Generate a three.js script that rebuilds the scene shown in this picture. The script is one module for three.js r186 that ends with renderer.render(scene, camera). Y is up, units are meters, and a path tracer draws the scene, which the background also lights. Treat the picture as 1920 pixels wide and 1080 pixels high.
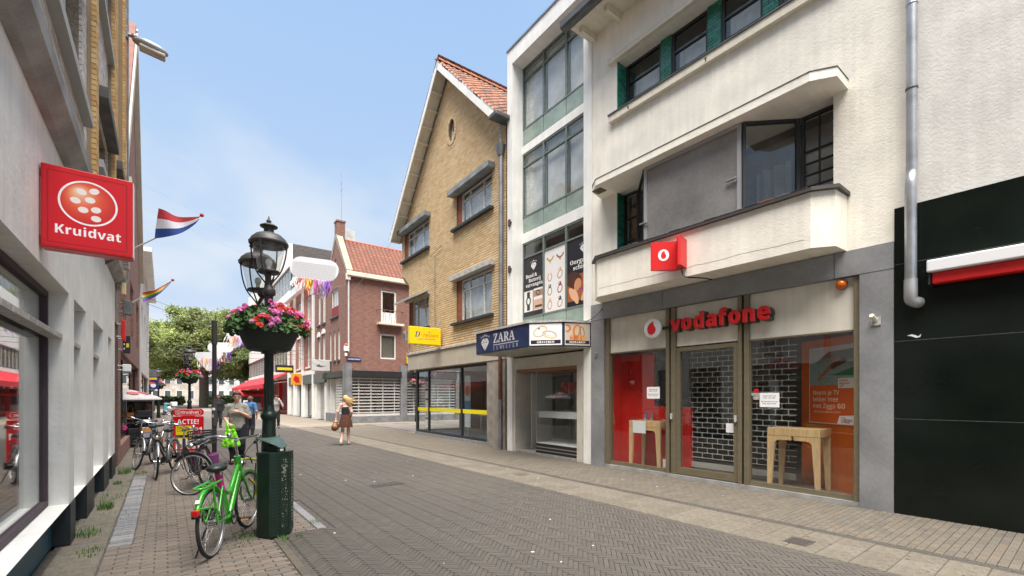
import * as THREE from 'three';
import { mergeGeometries } from 'three/addons/utils/BufferGeometryUtils.js';
import { RoundedBoxGeometry } from 'three/addons/geometries/RoundedBoxGeometry.js';
import { FontLoader } from 'three/addons/loaders/FontLoader.js';
import { TextGeometry } from 'three/addons/geometries/TextGeometry.js';

// ---------------------------------------------------------------- camera, sky, sun, exposure
const scene = new THREE.Scene();
const EXPOSURE = 2.75;
const camera = new THREE.PerspectiveCamera(2 * Math.atan(540 / 850) * 180 / Math.PI, 1920 / 1080, 0.05, 900);
camera.position.set(0, 1.65, 0);
camera.rotation.set(0, -37.49 * Math.PI / 180, 0);
camera.setViewOffset(1920, 1080, 0, -203, 1920, 1080);          // rising-front lens: level camera, horizon low in the frame
scene.add(camera);
const renderer = new THREE.WebGLRenderer({ antialias: true });
renderer.toneMapping = THREE.LinearToneMapping;
renderer.toneMappingExposure = EXPOSURE;
renderer.shadowMap.enabled = true;

function rng(seed) { let s = seed >>> 0; return () => { s = (s + 0x6D2B79F5) | 0; let t = Math.imul(s ^ (s >>> 15), 1 | s); t = (t + Math.imul(t ^ (t >>> 7), 61 | t)) ^ t; return ((t ^ (t >>> 14)) >>> 0) / 4294967296; }; }
const lattice = (() => { const r = rng(77), a = new Float32Array(65536); for (let i = 0; i < 65536; i++) a[i] = r(); return a; })();
function pnoise(x, y, px, py, seed = 0) {                          // periodic value noise
  const xi = Math.floor(x), yi = Math.floor(y), fx = x - xi, fy = y - yi, w = fx * fx * (3 - 2 * fx), v = fy * fy * (3 - 2 * fy);
  const m = (a, p) => ((a % p) + p) % p, h = (a, b) => lattice[(m(a, px) * 131 + m(b, py) * 7919 + seed * 3571) & 65535];
  return (h(xi, yi) * (1 - w) + h(xi + 1, yi) * w) * (1 - v) + (h(xi, yi + 1) * (1 - w) + h(xi + 1, yi + 1) * w) * v;
}
function fbm(u, v, base, oct, seed = 0) { let s = 0, a = 0.5, n = 0, f = base; for (let i = 0; i < oct; i++) { s += a * pnoise(u * f, v * f, f, f, seed + i * 17); n += a; a *= 0.5; f *= 2; } return s / n; }
const lin = c => { c /= 255; return c <= 0.04045 ? c / 12.92 : Math.pow((c + 0.055) / 1.055, 2.4); };

{ // a pale blue summer sky with thin, even cloud veils all round
  const W = 1024, H = 512, d = new Float32Array(W * H * 4);
  for (let j = 0; j < H; j++) for (let i = 0; i < W; i++) {
    const el = ((j + 0.5) / H - 0.5) * Math.PI, u = (i + 0.5) / W, e = Math.max(0, el) / (Math.PI / 2);
    const k = Math.pow(Math.min(1, e * 1.25), 0.6);
    let r = 226 + (146 - 226) * k, g = 236 + (190 - 236) * k, b = 249 + (245 - 249) * k;
    const y = Math.sin(Math.max(0.02, el)), sc = 0.9 / (y + 0.25), a = u * Math.PI * 2;
    const cx = Math.cos(a) * sc, cy = Math.sin(a) * sc;
    let c = 0, am = 0.5, f = 1.5;
    for (let o = 0; o < 6; o++) { c += am * pnoise(cx * f + 31, cy * f * 1.35 + 17, 4096, 4096, o * 5); am *= 0.52; f *= 2.05; }
    let cl = Math.max(0, Math.min(1, (c - 0.46) / 0.34)); cl = cl * cl * (3 - 2 * cl) * 0.62;
    if (el < 0) cl *= 0.3;
    r += (244 - r) * cl; g += (247 - g) * cl; b += (251 - b) * cl;
    const o4 = (j * W + i) * 4; d[o4] = lin(r) / EXPOSURE; d[o4 + 1] = lin(g) / EXPOSURE; d[o4 + 2] = lin(b) / EXPOSURE; d[o4 + 3] = 1;
  }
  const t = new THREE.DataTexture(d, W, H, THREE.RGBAFormat, THREE.FloatType);
  t.mapping = THREE.EquirectangularReflectionMapping; t.minFilter = t.magFilter = THREE.LinearFilter; t.wrapS = THREE.RepeatWrapping; t.needsUpdate = true;
  scene.background = t; scene.environment = t;
}
const sun = new THREE.DirectionalLight(new THREE.Color(1, 0.93, 0.86), 5.0);   // sun through thin cloud: very soft
sun.position.set(-6, 66, 4); sun.target.position.set(3, 0, -14);
sun.castShadow = true; sun.shadow.radius = 112; sun.shadow.mapSize.set(2048, 2048);
Object.assign(sun.shadow.camera, { left: -60, right: 60, top: 60, bottom: -60, near: 1, far: 220 });
scene.add(sun, sun.target);

// ---------------------------------------------------------------- helpers
const V3 = (x, y, z) => new THREE.Vector3(x, y, z);
const C = (r, g, b) => new THREE.Color().setRGB(r, g, b);
const DEG = Math.PI / 180;
function tex(n, fn, opt = {}) {                                     // square colour texture from fn(u, v) -> [r, g, b] (sRGB 0..255)
  const d = new Uint8Array(n * n * 4);
  for (let j = 0; j < n; j++) for (let i = 0; i < n; i++) { const c = fn((i + 0.5) / n, (j + 0.5) / n), o = (j * n + i) * 4; d[o] = c[0]; d[o + 1] = c[1] ?? c[0]; d[o + 2] = c[2] ?? c[0]; d[o + 3] = 255; }
  const t = new THREE.DataTexture(d, n, n); t.magFilter = THREE.LinearFilter; t.minFilter = THREE.LinearMipmapLinearFilter; t.generateMipmaps = true;
  t.wrapS = t.wrapT = THREE.RepeatWrapping; if (!opt.data) t.colorSpace = THREE.SRGBColorSpace; t.needsUpdate = true; return t;
}
function metres(t, m, m2 = m) { const c = t.clone(); c.repeat.set(1 / m, 1 / m2); c.needsUpdate = true; return c; }
const cl8 = v => Math.max(0, Math.min(255, v));
const T = {};
T.mottle = tex(512, (u, v) => { const a = fbm(u, v, 4, 6, 1), b = fbm(u, v, 64, 2, 9); const k = cl8(255 * (0.88 + 0.26 * (a - 0.5) + 0.08 * (b - 0.5))); return [k, k, k]; });
T.fine = tex(256, (u, v) => { const a = fbm(u, v, 32, 3, 3), b = fbm(u, v, 5, 3, 5); const k = cl8(255 * (0.84 + 0.34 * (a - 0.5) + 0.16 * (b - 0.5))); return [k, k, k]; });
T.brick = tex(256, (u, v) => { const a = fbm(u, v, 32, 3, 3), b = fbm(u, v, 5, 3, 5); const k = cl8(255 * (0.945 + 0.16 * (a - 0.5) + 0.10 * (b - 0.5))); return [k, k, k]; });
T.bump = tex(512, (u, v) => { const a = fbm(u, v, 40, 4, 21), b = fbm(u, v, 12, 3, 8); const k = cl8(255 * (0.65 * a + 0.35 * b)); return [k, k, k]; }, { data: true });
T.wood = tex(256, (u, v) => { const g = fbm(u * 1, v, 4, 2, 6), s = pnoise(u * 64 + g * 5, v * 3, 64, 3, 2), s2 = pnoise(u * 160, v * 5, 160, 5, 4); const k = 0.78 + 0.16 * s + 0.1 * s2; return [cl8(255 * k), cl8(250 * k), cl8(240 * k)]; });
T.streak = tex(512, (u, v) => { const a = pnoise(u * 60, v * 3, 60, 3, 5), b = fbm(u, v, 8, 5, 2), c = fbm(u, v, 3, 3, 12); const k = cl8(255 * (0.93 + 0.035 * (a - 0.5) + 0.11 * (b - 0.5) + 0.06 * (c - 0.5))); return [k, k, k * 0.985]; });
function brickTex(br, mo, seed) {                                   // brickwork seen from too far to tell the bricks apart: 8 x 16 bricks
  const nb = 8, nc = 16, cols = []; const r = rng(seed); for (let i = 0; i < nb * nc; i++) cols.push(0.90 + 0.2 * r());
  return tex(512, (u, v) => {
    const row = Math.floor(v * nc), off = (row & 1) * 0.5, bu = u * nb + off, ci = ((Math.floor(bu) % nb) + nb) % nb, fu = bu - Math.floor(bu), fv = v * nc - row;
    const joint = fu < 0.045 || fv < 0.15, n = 0.9 + 0.2 * fbm(u, v, 32, 3, seed), k = joint ? n : cols[row * nb + ci] * n, c = joint ? mo : br;
    return [cl8(c[0] * k), cl8(c[1] * k), cl8(c[2] * k)];
  });
}
const U = {};
const std = (r, g, b, o = {}) => { const m = new THREE.MeshStandardMaterial({ color: C(r, g, b), roughness: 0.8, metalness: 0, ...o }); return m; };
const phys = (r, g, b, o = {}) => new THREE.MeshPhysicalMaterial({ color: C(r, g, b), roughness: 0.5, metalness: 0, ...o });
const mott = (r, g, b, o = {}, m = 1.7) => std(r, g, b, { map: metres(T.mottle, m), ...o });
const M = {
  stucco: std(0.93, 0.885, 0.80, { map: metres(T.streak, 2.6), bumpMap: metres(T.bump, 0.8), bumpScale: 0.0045, roughness: 0.95 }),
  stuccoGrey: std(0.74, 0.72, 0.69, { map: metres(T.streak, 2.3), bumpMap: metres(T.bump, 0.9), bumpScale: 0.004, roughness: 0.95 }),
  white: std(0.92, 0.91, 0.885, { map: metres(T.streak, 3.1), roughness: 0.6 }),
  whitePaint: std(0.90, 0.90, 0.88, { map: metres(T.streak, 2.2), roughness: 0.7, bumpMap: metres(T.bump, 1.3), bumpScale: 0.004 }),
  cream: std(0.80, 0.74, 0.62, { map: metres(T.streak, 1.9), roughness: 0.7 }),
  trimGrey: std(0.20, 0.215, 0.215, { map: metres(T.fine, 0.8), roughness: 0.65 }),
  trimLight: std(0.62, 0.60, 0.56, { map: metres(T.fine, 0.8), roughness: 0.6 }),
  panelGrey: std(0.30, 0.305, 0.31, { map: metres(T.mottle, 2.1), roughness: 0.55 }),
  bronze: std(0.235, 0.20, 0.135, { map: metres(T.streak, 0.5), roughness: 0.45, metalness: 0.35 }),
  signPanel: std(0.80, 0.755, 0.665, { map: metres(T.streak, 2.4), roughness: 0.5 }),
  darkFrame: std(0.035, 0.04, 0.04, { roughness: 0.4, map: metres(T.fine, 0.5) }),
  greenFrame: std(0.21, 0.265, 0.235, { roughness: 0.5, map: metres(T.fine, 0.6) }),
  spandrel: std(0.33, 0.42, 0.36, { roughness: 0.25, map: metres(T.mottle, 1.4) }),
  zinc: std(0.36, 0.37, 0.38, { metalness: 0.55, roughness: 0.42, map: metres(T.mottle, 0.9) }),
  pipe: std(0.60, 0.62, 0.64, { metalness: 0.7, roughness: 0.32, map: metres(T.mottle, 0.8) }),
  lead: std(0.15, 0.16, 0.165, { metalness: 0.3, roughness: 0.55, map: metres(T.mottle, 0.7) }),
  black: std(0.02, 0.02, 0.02, { roughness: 0.45 }),
  rubber: std(0.022, 0.022, 0.023, { roughness: 0.75 }),
  chrome: std(0.62, 0.62, 0.62, { metalness: 1, roughness: 0.22 }),
  steel: std(0.5, 0.5, 0.5, { metalness: 0.9, roughness: 0.35 }),
  glass: phys(0.97, 0.985, 0.98, { transmission: 1, thickness: 0, roughness: 0.015, ior: 1.52, specularIntensity: 1 }),
  glassGrey: phys(0.55, 0.57, 0.58, { transmission: 1, thickness: 0, roughness: 0.03, ior: 1.6 }),
  interior: std(0.45, 0.44, 0.42, { map: metres(T.mottle, 2) }),
  darkRoom: std(0.42, 0.41, 0.39),
  curtain: std(0.84, 0.83, 0.80, { roughness: 1, map: metres(T.fine, 0.6), side: THREE.DoubleSide }),
  blind: std(0.72, 0.715, 0.70, { roughness: 0.9, map: metres(T.mottle, 1.6) }),
  oak: std(0.80, 0.56, 0.31, { map: metres(T.wood, 0.5), roughness: 0.5 }),
  red: std(0.62, 0.012, 0.014, { roughness: 0.35 }),
  redWall: std(0.78, 0.022, 0.014, { roughness: 0.4, map: metres(T.streak, 1.5) }),
  orange: std(0.80, 0.17, 0.015, { roughness: 0.4, map: metres(T.streak, 1.7) }),
  yellow: std(0.82, 0.60, 0.02, { roughness: 0.4 }),
  paper: std(0.82, 0.82, 0.82, { roughness: 0.8 }),
  lampGreen: std(0.014, 0.034, 0.024, { roughness: 0.38, map: metres(T.mottle, 0.5), metalness: 0.1 }),
  lampBlack: std(0.055, 0.053, 0.05, { roughness: 0.5, map: metres(T.mottle, 0.4) }),
};
function muv(g) {                                                    // uv in metres, by the way each face points
  const p = g.attributes.position, n = g.attributes.normal, uv = new Float32Array(p.count * 2);
  for (let i = 0; i < p.count; i++) {
    const ax = Math.abs(n.getX(i)), ay = Math.abs(n.getY(i)), az = Math.abs(n.getZ(i)), x = p.getX(i), y = p.getY(i), z = p.getZ(i);
    if (ay > ax && ay > az) { uv[2 * i] = x; uv[2 * i + 1] = z; } else if (ax > az) { uv[2 * i] = z; uv[2 * i + 1] = y; } else { uv[2 * i] = x; uv[2 * i + 1] = y; }
  }
  g.setAttribute('uv', new THREE.BufferAttribute(uv, 2)); return g;
}
function clean(g) { g = g.index ? g.toNonIndexed() : g; for (const k of Object.keys(g.attributes)) if (!['position', 'normal', 'uv'].includes(k)) g.deleteAttribute(k); if (!g.attributes.uv) muv(g); g.morphAttributes = {}; return g; }
function merge(list) { list = list.flat(9).map(clean); return list.length === 1 ? list[0] : mergeGeometries(list, false); }
const bx = (x0, x1, y0, y1, z0, z1) => new THREE.BoxGeometry(x1 - x0, y1 - y0, z1 - z0).translate((x0 + x1) / 2, (y0 + y1) / 2, (z0 + z1) / 2);
const rb = (x0, x1, y0, y1, z0, z1, r = 0.01, s = 2) => new RoundedBoxGeometry(x1 - x0, y1 - y0, z1 - z0, s, r).translate((x0 + x1) / 2, (y0 + y1) / 2, (z0 + z1) / 2);
function rod(a, b, r0, r1 = r0, seg = 8) {
  const A = Array.isArray(a) ? V3(...a) : a, B = Array.isArray(b) ? V3(...b) : b, d = B.clone().sub(A), L = d.length();
  const g = new THREE.CylinderGeometry(r1, r0, L, seg); g.translate(0, L / 2, 0);
  g.applyQuaternion(new THREE.Quaternion().setFromUnitVectors(V3(0, 1, 0), d.normalize())); g.translate(A.x, A.y, A.z); return g;
}
const pipe = (pts, r, seg = 24, rs = 8, closed = false) => new THREE.TubeGeometry(new THREE.CatmullRomCurve3(pts.map(p => Array.isArray(p) ? V3(...p) : p), closed, 'centripetal'), seg, r, rs, closed);
const lathe = (pts, seg = 20) => new THREE.LatheGeometry(pts.map(p => new THREE.Vector2(p[0], p[1])), seg);
const ball = (r, x, y, z, sx = 1, sy = 1, sz = 1, w = 12, h = 8) => new THREE.SphereGeometry(r, w, h).scale(sx, sy, sz).translate(x, y, z);
const shape = pts => { const s = new THREE.Shape(); pts.forEach((p, i) => i ? s.lineTo(p[0], p[1]) : s.moveTo(p[0], p[1])); s.closePath(); return s; };
function slab(outer, holes, z0, z1, bevel = 0) {                     // outline in x-y, from z0 to z1
  const s = shape(outer); for (const h of holes || []) s.holes.push(new THREE.Path(h.map(p => new THREE.Vector2(p[0], p[1]))));
  return new THREE.ExtrudeGeometry(s, { depth: z1 - z0, bevelEnabled: bevel > 0, bevelSize: bevel, bevelThickness: bevel, bevelSegments: 1, curveSegments: 10 }).translate(0, 0, z0);
}
const rect = (x0, x1, y0, y1) => [[x0, y0], [x1, y0], [x1, y1], [x0, y1]];
const plan = (pts, y0, y1) => { const g = new THREE.ExtrudeGeometry(shape(pts.map(p => [p[0], -p[1]])), { depth: y1 - y0, bevelEnabled: false }); g.rotateX(-Math.PI / 2); g.translate(0, y0, 0); return g; };   // outline in x-z, from y0 to y1
const profile = (zy, x0, x1) => new THREE.ExtrudeGeometry(shape(zy.map(p => [-p[0], p[1]])), { depth: x1 - x0, bevelEnabled: false }).translate(0, 0, x0).rotateY(Math.PI / 2);   // outline in z-y, from x0 to x1
const taken = {};
function numbered(n) { const k = taken[n] || 0; taken[n] = k + 1; return k ? `${n}_${String(k).padStart(3, '0')}` : n; }
function shadow(o) { o.castShadow = true; o.receiveShadow = true; return o; }
function part(parent, name, geos, mat, o = {}) {
  const g = merge(Array.isArray(geos) ? geos : [geos]); if (!o.keepUv) muv(g);
  const m = shadow(new THREE.Mesh(g, mat)); m.name = name; parent.add(m);
  if (o.label) m.userData.label = o.label; if (o.stuff) m.userData.kind = 'stuff'; return m;
}
const parts = (parent, name, geos, mat, o) => geos.map(g => part(parent, name, g, mat, o));
function frame(x, z, deg) { const r = deg * DEG; return { x, z, ry: r, w: (lx, y, lz) => V3(x + lx * Math.cos(r) + lz * Math.sin(r), y, z - lx * Math.sin(r) + lz * Math.cos(r)) }; }
const WORLD = frame(0, 0, 0);
function thing(name, label, category, p = [0, 0, 0], ry = 0, group, f = WORLD) {
  const o = new THREE.Group(); o.name = numbered(name); o.position.copy(f.w(p[0], p[1], p[2])); o.rotation.y = f.ry + ry; scene.add(o);
  o.userData = { label, category }; if (group) o.userData.group = group; return o;
}
function dup(o, label, p, ry, f = WORLD) { const c = o.clone(); c.name = numbered(o.name.replace(/_\d{3}$/, '')); c.userData = { ...o.userData, label }; c.position.copy(f.w(...p)); c.rotation.y = f.ry + ry; scene.add(c); return c; }
function structure(name, geos, mat) { const m = part(scene, numbered(name), geos, mat); m.userData.kind = 'structure'; return m; }
function structGroup(name) { const g = new THREE.Group(); g.name = numbered(name); g.userData.kind = 'structure'; scene.add(g); return g; }
// many alike pieces: the largest in the picture are meshes of their own, the rest one instanced part
const dummy = new THREE.Object3D();
function pieces(parent, name, rest, list, geo, palette, o = {}) {
  const base = { roughness: 0.85, ...(o.mat || {}) }, mats = palette.map(c => new THREE.MeshStandardMaterial({ ...base, color: C(...c) }));
  const wp = V3(); parent.updateMatrixWorld(true);
  for (const e of list) { wp.set(...e.p).applyMatrix4(parent.matrixWorld); const d = wp.distanceTo(camera.position); const dir = wp.sub(camera.position); const fwd = dir.x * 0.6086 - dir.z * 0.7935, rgt = dir.x * 0.7935 + dir.z * 0.6086; const a = rgt / Math.max(0.1, fwd), vv = dir.y / Math.max(0.1, fwd);
    e.rank = (fwd > 0.3 && Math.abs(a) < 0.96 && vv < 0.88 && vv > -0.40) ? d : d + 1000; }
  list.sort((a, b) => a.rank - b.rank);
  const n = Math.min(o.max ?? 300, list.length);
  for (let i = 0; i < n; i++) { const e = list[i], m = shadow(new THREE.Mesh(geo, mats[e.c % mats.length])); m.name = name; m.position.set(...e.p); if (e.r) m.rotation.set(...e.r); m.scale.set(...(e.s || [1, 1, 1])); parent.add(m); }
  if (list.length > n) {
    const im = new THREE.InstancedMesh(geo, new THREE.MeshStandardMaterial({ ...base, color: 0xffffff }), list.length - n); im.name = rest; im.userData.kind = 'stuff'; shadow(im);
    for (let i = n; i < list.length; i++) { const e = list[i]; dummy.position.set(...e.p); dummy.rotation.set(...(e.r || [0, 0, 0])); dummy.scale.set(...(e.s || [1, 1, 1])); dummy.updateMatrix(); im.setMatrixAt(i - n, dummy.matrix); im.setColorAt(i - n, C(...palette[e.c % palette.length])); }
    im.instanceMatrix.needsUpdate = true; parent.add(im);
  }
}
const unitBox = new THREE.BoxGeometry(1, 1, 1);
function chamfered(ch) {                                             // unit block whose upper edges are worn; open below
  const b = 0.5, t = 0.5 - ch, P = [], q = (a, c, d, e) => P.push(...a, ...c, ...d, ...a, ...d, ...e);
  const lo = [[-b, -0.5, b], [b, -0.5, b], [b, -0.5, -b], [-b, -0.5, -b]], mi = [[-b, 0.36, b], [b, 0.36, b], [b, 0.36, -b], [-b, 0.36, -b]], hi = [[-t, 0.5, t], [t, 0.5, t], [t, 0.5, -t], [-t, 0.5, -t]];
  for (let i = 0; i < 4; i++) { const j = (i + 1) % 4; q(lo[i], lo[j], mi[j], mi[i]); q(mi[i], mi[j], hi[j], hi[i]); }
  q(hi[0], hi[1], hi[2], hi[3]);
  const g = new THREE.BufferGeometry(); g.setAttribute('position', new THREE.BufferAttribute(new Float32Array(P), 3)); g.computeVertexNormals(); return muv(g);
}
function brickwork(parent, o) {                                      // courses of single bricks on a recessed mortar wall
  const r = rng(o.seed || 5), list = [], j = o.joint ?? 0.011, jv = o.bed ?? j; let row = 0;
  for (let y = o.y0; y + o.ch <= o.y1 + 1e-4; y += o.ch, row++) {
    const ym = y + o.ch / 2, sp = o.span ? o.span(ym) : [o.x0, o.x1]; if (!sp) continue; let iv = [sp];
    for (const h of o.holes || []) if (ym > h[2] && ym < h[3]) iv = iv.flatMap(([a, b]) => h[1] <= a || h[0] >= b ? [[a, b]] : [[a, Math.min(b, h[0])], [Math.max(a, h[1]), b]].filter(q => q[1] - q[0] > 0.03));
    for (const [a, b] of iv) {
      let x = Math.floor((a - o.x0) / o.L) * o.L + o.x0 - (row % 2) * o.L / 2;
      for (; x < b; x += o.L) { const s = Math.max(x, a), e = Math.min(x + o.L, b); if (e - s < 0.035) continue;
        list.push({ p: [(s + e) / 2, ym, o.z + (r() - 0.5) * 0.004 - o.d / 2], s: [e - s - j, o.ch - jv, o.d], c: Math.floor(Math.pow(r(), 1.3) * o.palette.length) }); }
    }
  }
  pieces(parent, o.name || 'brick', o.rest || 'bricks', list, unitBox, o.palette, { mat: { map: T.brick, roughness: 0.85 }, max: o.max });
}
// a framed window in a facade: the frame is the part, panes and cloth its sub-parts. vs / hs: glazing bars (metres), z = front of frame
function windowUnit(parent, x0, x1, y0, y1, z, o = {}) {
  const f = o.fw ?? 0.06, d = o.fd ?? 0.07, gm = o.glass || M.glass, geos = [bx(x0, x0 + f, y0, y1, z - d, z), bx(x1 - f, x1, y0, y1, z - d, z), bx(x0 + f, x1 - f, y0, y0 + f, z - d, z), bx(x0 + f, x1 - f, y1 - f, y1, z - d, z)];
  const b = o.bw ?? 0.045, vs = o.vs || [], hs = o.hs || [];
  for (const h of hs) geos.push(bx(x0 + f, x1 - f, h - b / 2, h + b / 2, z - d + 0.003, z - 0.003));
  for (const v of vs) geos.push(bx(v - b / 2, v + b / 2, y0 + f, y1 - f, z - d + 0.006, z - 0.006));
  const w = part(parent, o.name || 'window', geos, o.mat || M.trimLight);
  const xs = [x0 + f, ...vs, x1 - f], ys = [y0 + f, ...hs, y1 - f];
  for (let i = 0; i + 1 < xs.length; i++) for (let k = 0; k + 1 < ys.length; k++) part(w, 'pane', bx(xs[i], xs[i + 1], ys[k], ys[k + 1], z - d / 2 - 0.004, z - d / 2 + 0.004), gm);
  if (o.curtain) { const [cx0, cx1, cy0, cy1] = o.curtain === true ? [x0 + f, x1 - f, y0 + f, y1 - f] : o.curtain; part(w, o.clothName || 'curtain', drape(cx0, cx1, cy0, cy1, z - d - 0.07, o.amp ?? 0.025), o.cloth || M.curtain); }
  return w;
}
function drape(x0, x1, y0, y1, z, amp = 0.03) { const n = Math.max(8, Math.round((x1 - x0) * 24)), g = new THREE.PlaneGeometry(x1 - x0, y1 - y0, n, 2); const p = g.attributes.position; for (let i = 0; i < p.count; i++) { const x = p.getX(i); p.setZ(i, amp * (Math.sin(x * 31) + 0.5 * Math.sin(x * 57 + 1))); } g.translate((x0 + x1) / 2, (y0 + y1) / 2, z); g.computeVertexNormals(); return g; }
function print(w, h, draw, o = {}) { const c = document.createElement('canvas'); c.width = w; c.height = h; const g = c.getContext('2d'); draw(g, w, h); const t = new THREE.CanvasTexture(c); t.colorSpace = THREE.SRGBColorSpace; t.anisotropy = 8; return new THREE.MeshStandardMaterial({ map: t, roughness: 0.45, ...o }); }
function sheet(parent, name, x0, x1, y0, y1, z, mat, o = {}) { const g = new THREE.PlaneGeometry(x1 - x0, y1 - y0).translate((x0 + x1) / 2, (y0 + y1) / 2, z); return part(parent, name, g, mat, { keepUv: true, ...o }); }
const fontBold = await new FontLoader().loadAsync('fonts/droid/droid_sans_bold.typeface.json');
const text3 = (s, size, depth, o = {}) => new TextGeometry(s, { font: fontBold, size, depth, curveSegments: 5, bevelEnabled: !!o.bevel, bevelSize: o.bevel || 0, bevelThickness: o.bevel || 0, bevelSegments: 1 });
// ---------------------------------------------------------------- ground, road and pavements
const PAVE_FAR = -26;
structure('ground', bx(-160, 160, -0.6, -0.045, -420, 60), std(0.13, 0.115, 0.10, { map: metres(T.mottle, 3) }));
const paver = chamfered(0.03);
const roadPal = [[0.1, 0.09, 0.078], [0.106, 0.093, 0.08], [0.109, 0.099, 0.086], [0.113, 0.1, 0.085], [0.119, 0.105, 0.088], [0.125, 0.109, 0.09]];
const brownPal = [[0.194, 0.167, 0.139], [0.208, 0.172, 0.139], [0.232, 0.191, 0.154], [0.24, 0.197, 0.159], [0.256, 0.212, 0.169]];
const tanPal = [[0.163, 0.142, 0.112], [0.177, 0.153, 0.118], [0.182, 0.163, 0.129], [0.196, 0.163, 0.12], [0.191, 0.165, 0.126], [0.205, 0.177, 0.133]];
const tilePal = [[0.202, 0.178, 0.135], [0.187, 0.165, 0.125], [0.214, 0.187, 0.145], [0.179, 0.156, 0.118]];
const greyPal = [[0.231, 0.238, 0.244], [0.258, 0.264, 0.271], [0.297, 0.297, 0.297], [0.343, 0.337, 0.33]];
const sandMat = std(0.10, 0.089, 0.076, { map: metres(T.fine, 0.6) });
const stoneMat = { map: T.fine, roughness: 0.88, bumpMap: T.bump, bumpScale: 0.002 };
const inBump = (x, z) => x > 1.02 && x < 1.52 && z < -5.95 && z > -7.75;      // brown island of paving round the lamp post
function roadHas(x, z) { return x > 1.09 && x < 5.40 && !(x < 1.64 && z < -5.90 && z > -7.80); }
{ // road: clay pavers in a 45 degree herringbone
  const road = structGroup('road'), r = rng(11), list = [], L = 0.2, a = L / 4, tone = (x, z, n) => Math.max(0, Math.min(n - 1, Math.floor((fbm(x / 23 + 0.5, z / 37 + 0.9, 16, 4, 3) - 0.5) * n * 1.5 + r() * n * 0.9)));
  part(road, 'bed', bx(1.06, 5.42, -0.04, -0.012, PAVE_FAR, 6), sandMat);
  const c45 = Math.SQRT1_2, N = 420, n3 = 3;                         // module: three widths to a length
  for (let i = -N; i < N; i++) for (let k = -60; k < 60; k++) {
    // herringbone lattice: rows of steps; each cell has one horizontal and one vertical paver
    const ux = i * a + k * 2 * L, uz = i * a;                         // step (a, a) along the diagonal, bands of width 2L
    for (const v of [0, 1]) {
      const px = v ? ux - a / 2 : ux + L / 2, pz = v ? uz + L / 2 : uz + a / 2;
      const x = 3 + (px - pz) * c45, z = -8 + (px + pz) * c45;
      if (z < PAVE_FAR || z > 0.6 || !roadHas(x - 0.06, z) || !roadHas(x + 0.06, z)) continue;
      list.push({ p: [x, -0.025 + (r() - 0.5) * 0.003, z], r: [(r() - 0.5) * 0.01, (v ? Math.PI / 2 : 0) - Math.PI / 4 + (r() - 0.5) * 0.012, (r() - 0.5) * 0.008], s: [L - 0.0035, 0.05, a - 0.0035], c: tone(x, z, 6) });
    }
  }
  pieces(road, 'paver', 'pavers', list, paver, roadPal, { mat: stoneMat });
  part(road, 'far_paving', bx(1.0, 5.40, -0.04, 0, -60, PAVE_FAR), std(0.15, 0.133, 0.121, { map: metres(T.mottle, 2.3) }));
  // iron drain cover in the road
  const grate = part(road, 'drain_cover', [bx(3.02, 3.62, -0.02, 0.006, -8.30, -8.0), ...[0, 1, 2, 3, 4].map(i => bx(3.06 + i * 0.11, 3.13 + i * 0.11, 0.006, 0.011, -8.27, -8.03))], std(0.07, 0.065, 0.06, { metalness: 0.4, roughness: 0.6 }));
}
{ // right pavement: tile band, dark gutter line, clinker walk
  const p = structGroup('pavement'), r = rng(12), tiles = [], walk = [], line = [];
  part(p, 'bed', bx(5.42, 9.4, -0.04, -0.012, PAVE_FAR, 6), sandMat);
  for (let z = 0.4; z > PAVE_FAR; z -= 0.3) for (let k = 0; k < 3; k++) { const s = k === 2 ? 0.3 : 0.3; tiles.push({ p: [5.555 + k * 0.3, -0.025 + (r() - 0.5) * 0.004, z], r: [(r() - 0.5) * 0.008, 0, (r() - 0.5) * 0.008], s: [s - 0.006, 0.05, 0.294], c: Math.floor(r() * 4) }); }
  for (let z = 0.4; z > PAVE_FAR; z -= 0.205) for (let k = 0; k < 2; k++) line.push({ p: [6.34 + k * 0.068, -0.03, z + k * 0.1], s: [0.061, 0.05, 0.198], c: Math.floor(r() * 6) });
  let row = 0;
  for (let z = 0.4; z > PAVE_FAR; z -= 0.0765, row++) for (let x = 6.45 - (row % 2) * 0.1; x < 9.3; x += 0.2) {
    const a = Math.max(x, 6.445), b = Math.min(x + 0.2, 9.3); if (b - a < 0.04) continue; if (z > -18 && a > 8.9) continue;
    walk.push({ p: [(a + b) / 2, -0.025 + (r() - 0.5) * 0.004, z], r: [(r() - 0.5) * 0.014, (r() - 0.5) * 0.02, (r() - 0.5) * 0.012], s: [b - a - 0.007, 0.05, 0.071], c: Math.floor(r() * 6) });
  }
  pieces(p, 'tile', 'tiles', tiles, paver, tilePal, { mat: stoneMat });
  pieces(p, 'gutter_brick', 'gutter_bricks', line, paver, roadPal.map(c => c.map(v => v * 0.95)), { mat: stoneMat, max: 120 });
  pieces(p, 'paver', 'pavers', walk, paver, tanPal, { mat: stoneMat });
  part(p, 'far_paving', bx(5.40, 8.7, -0.04, 0, -60, PAVE_FAR), std(0.27, 0.228, 0.175, { map: metres(T.mottle, 2.1) }));
  part(p, 'drain_cover', [bx(5.58, 5.86, -0.02, 0.005, -2.22, -1.98), ...[0, 1, 2, 3].map(i => bx(5.61 + i * 0.06, 5.65 + i * 0.06, 0.005, 0.009, -2.19, -2.01))], std(0.09, 0.08, 0.07, { metalness: 0.4, roughness: 0.6 }));
  part(p, 'drain_cover', [bx(5.86, 6.12, -0.02, 0.005, -7.6, -7.36)], std(0.13, 0.11, 0.09, { metalness: 0.3, roughness: 0.6 }));
}
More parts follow.
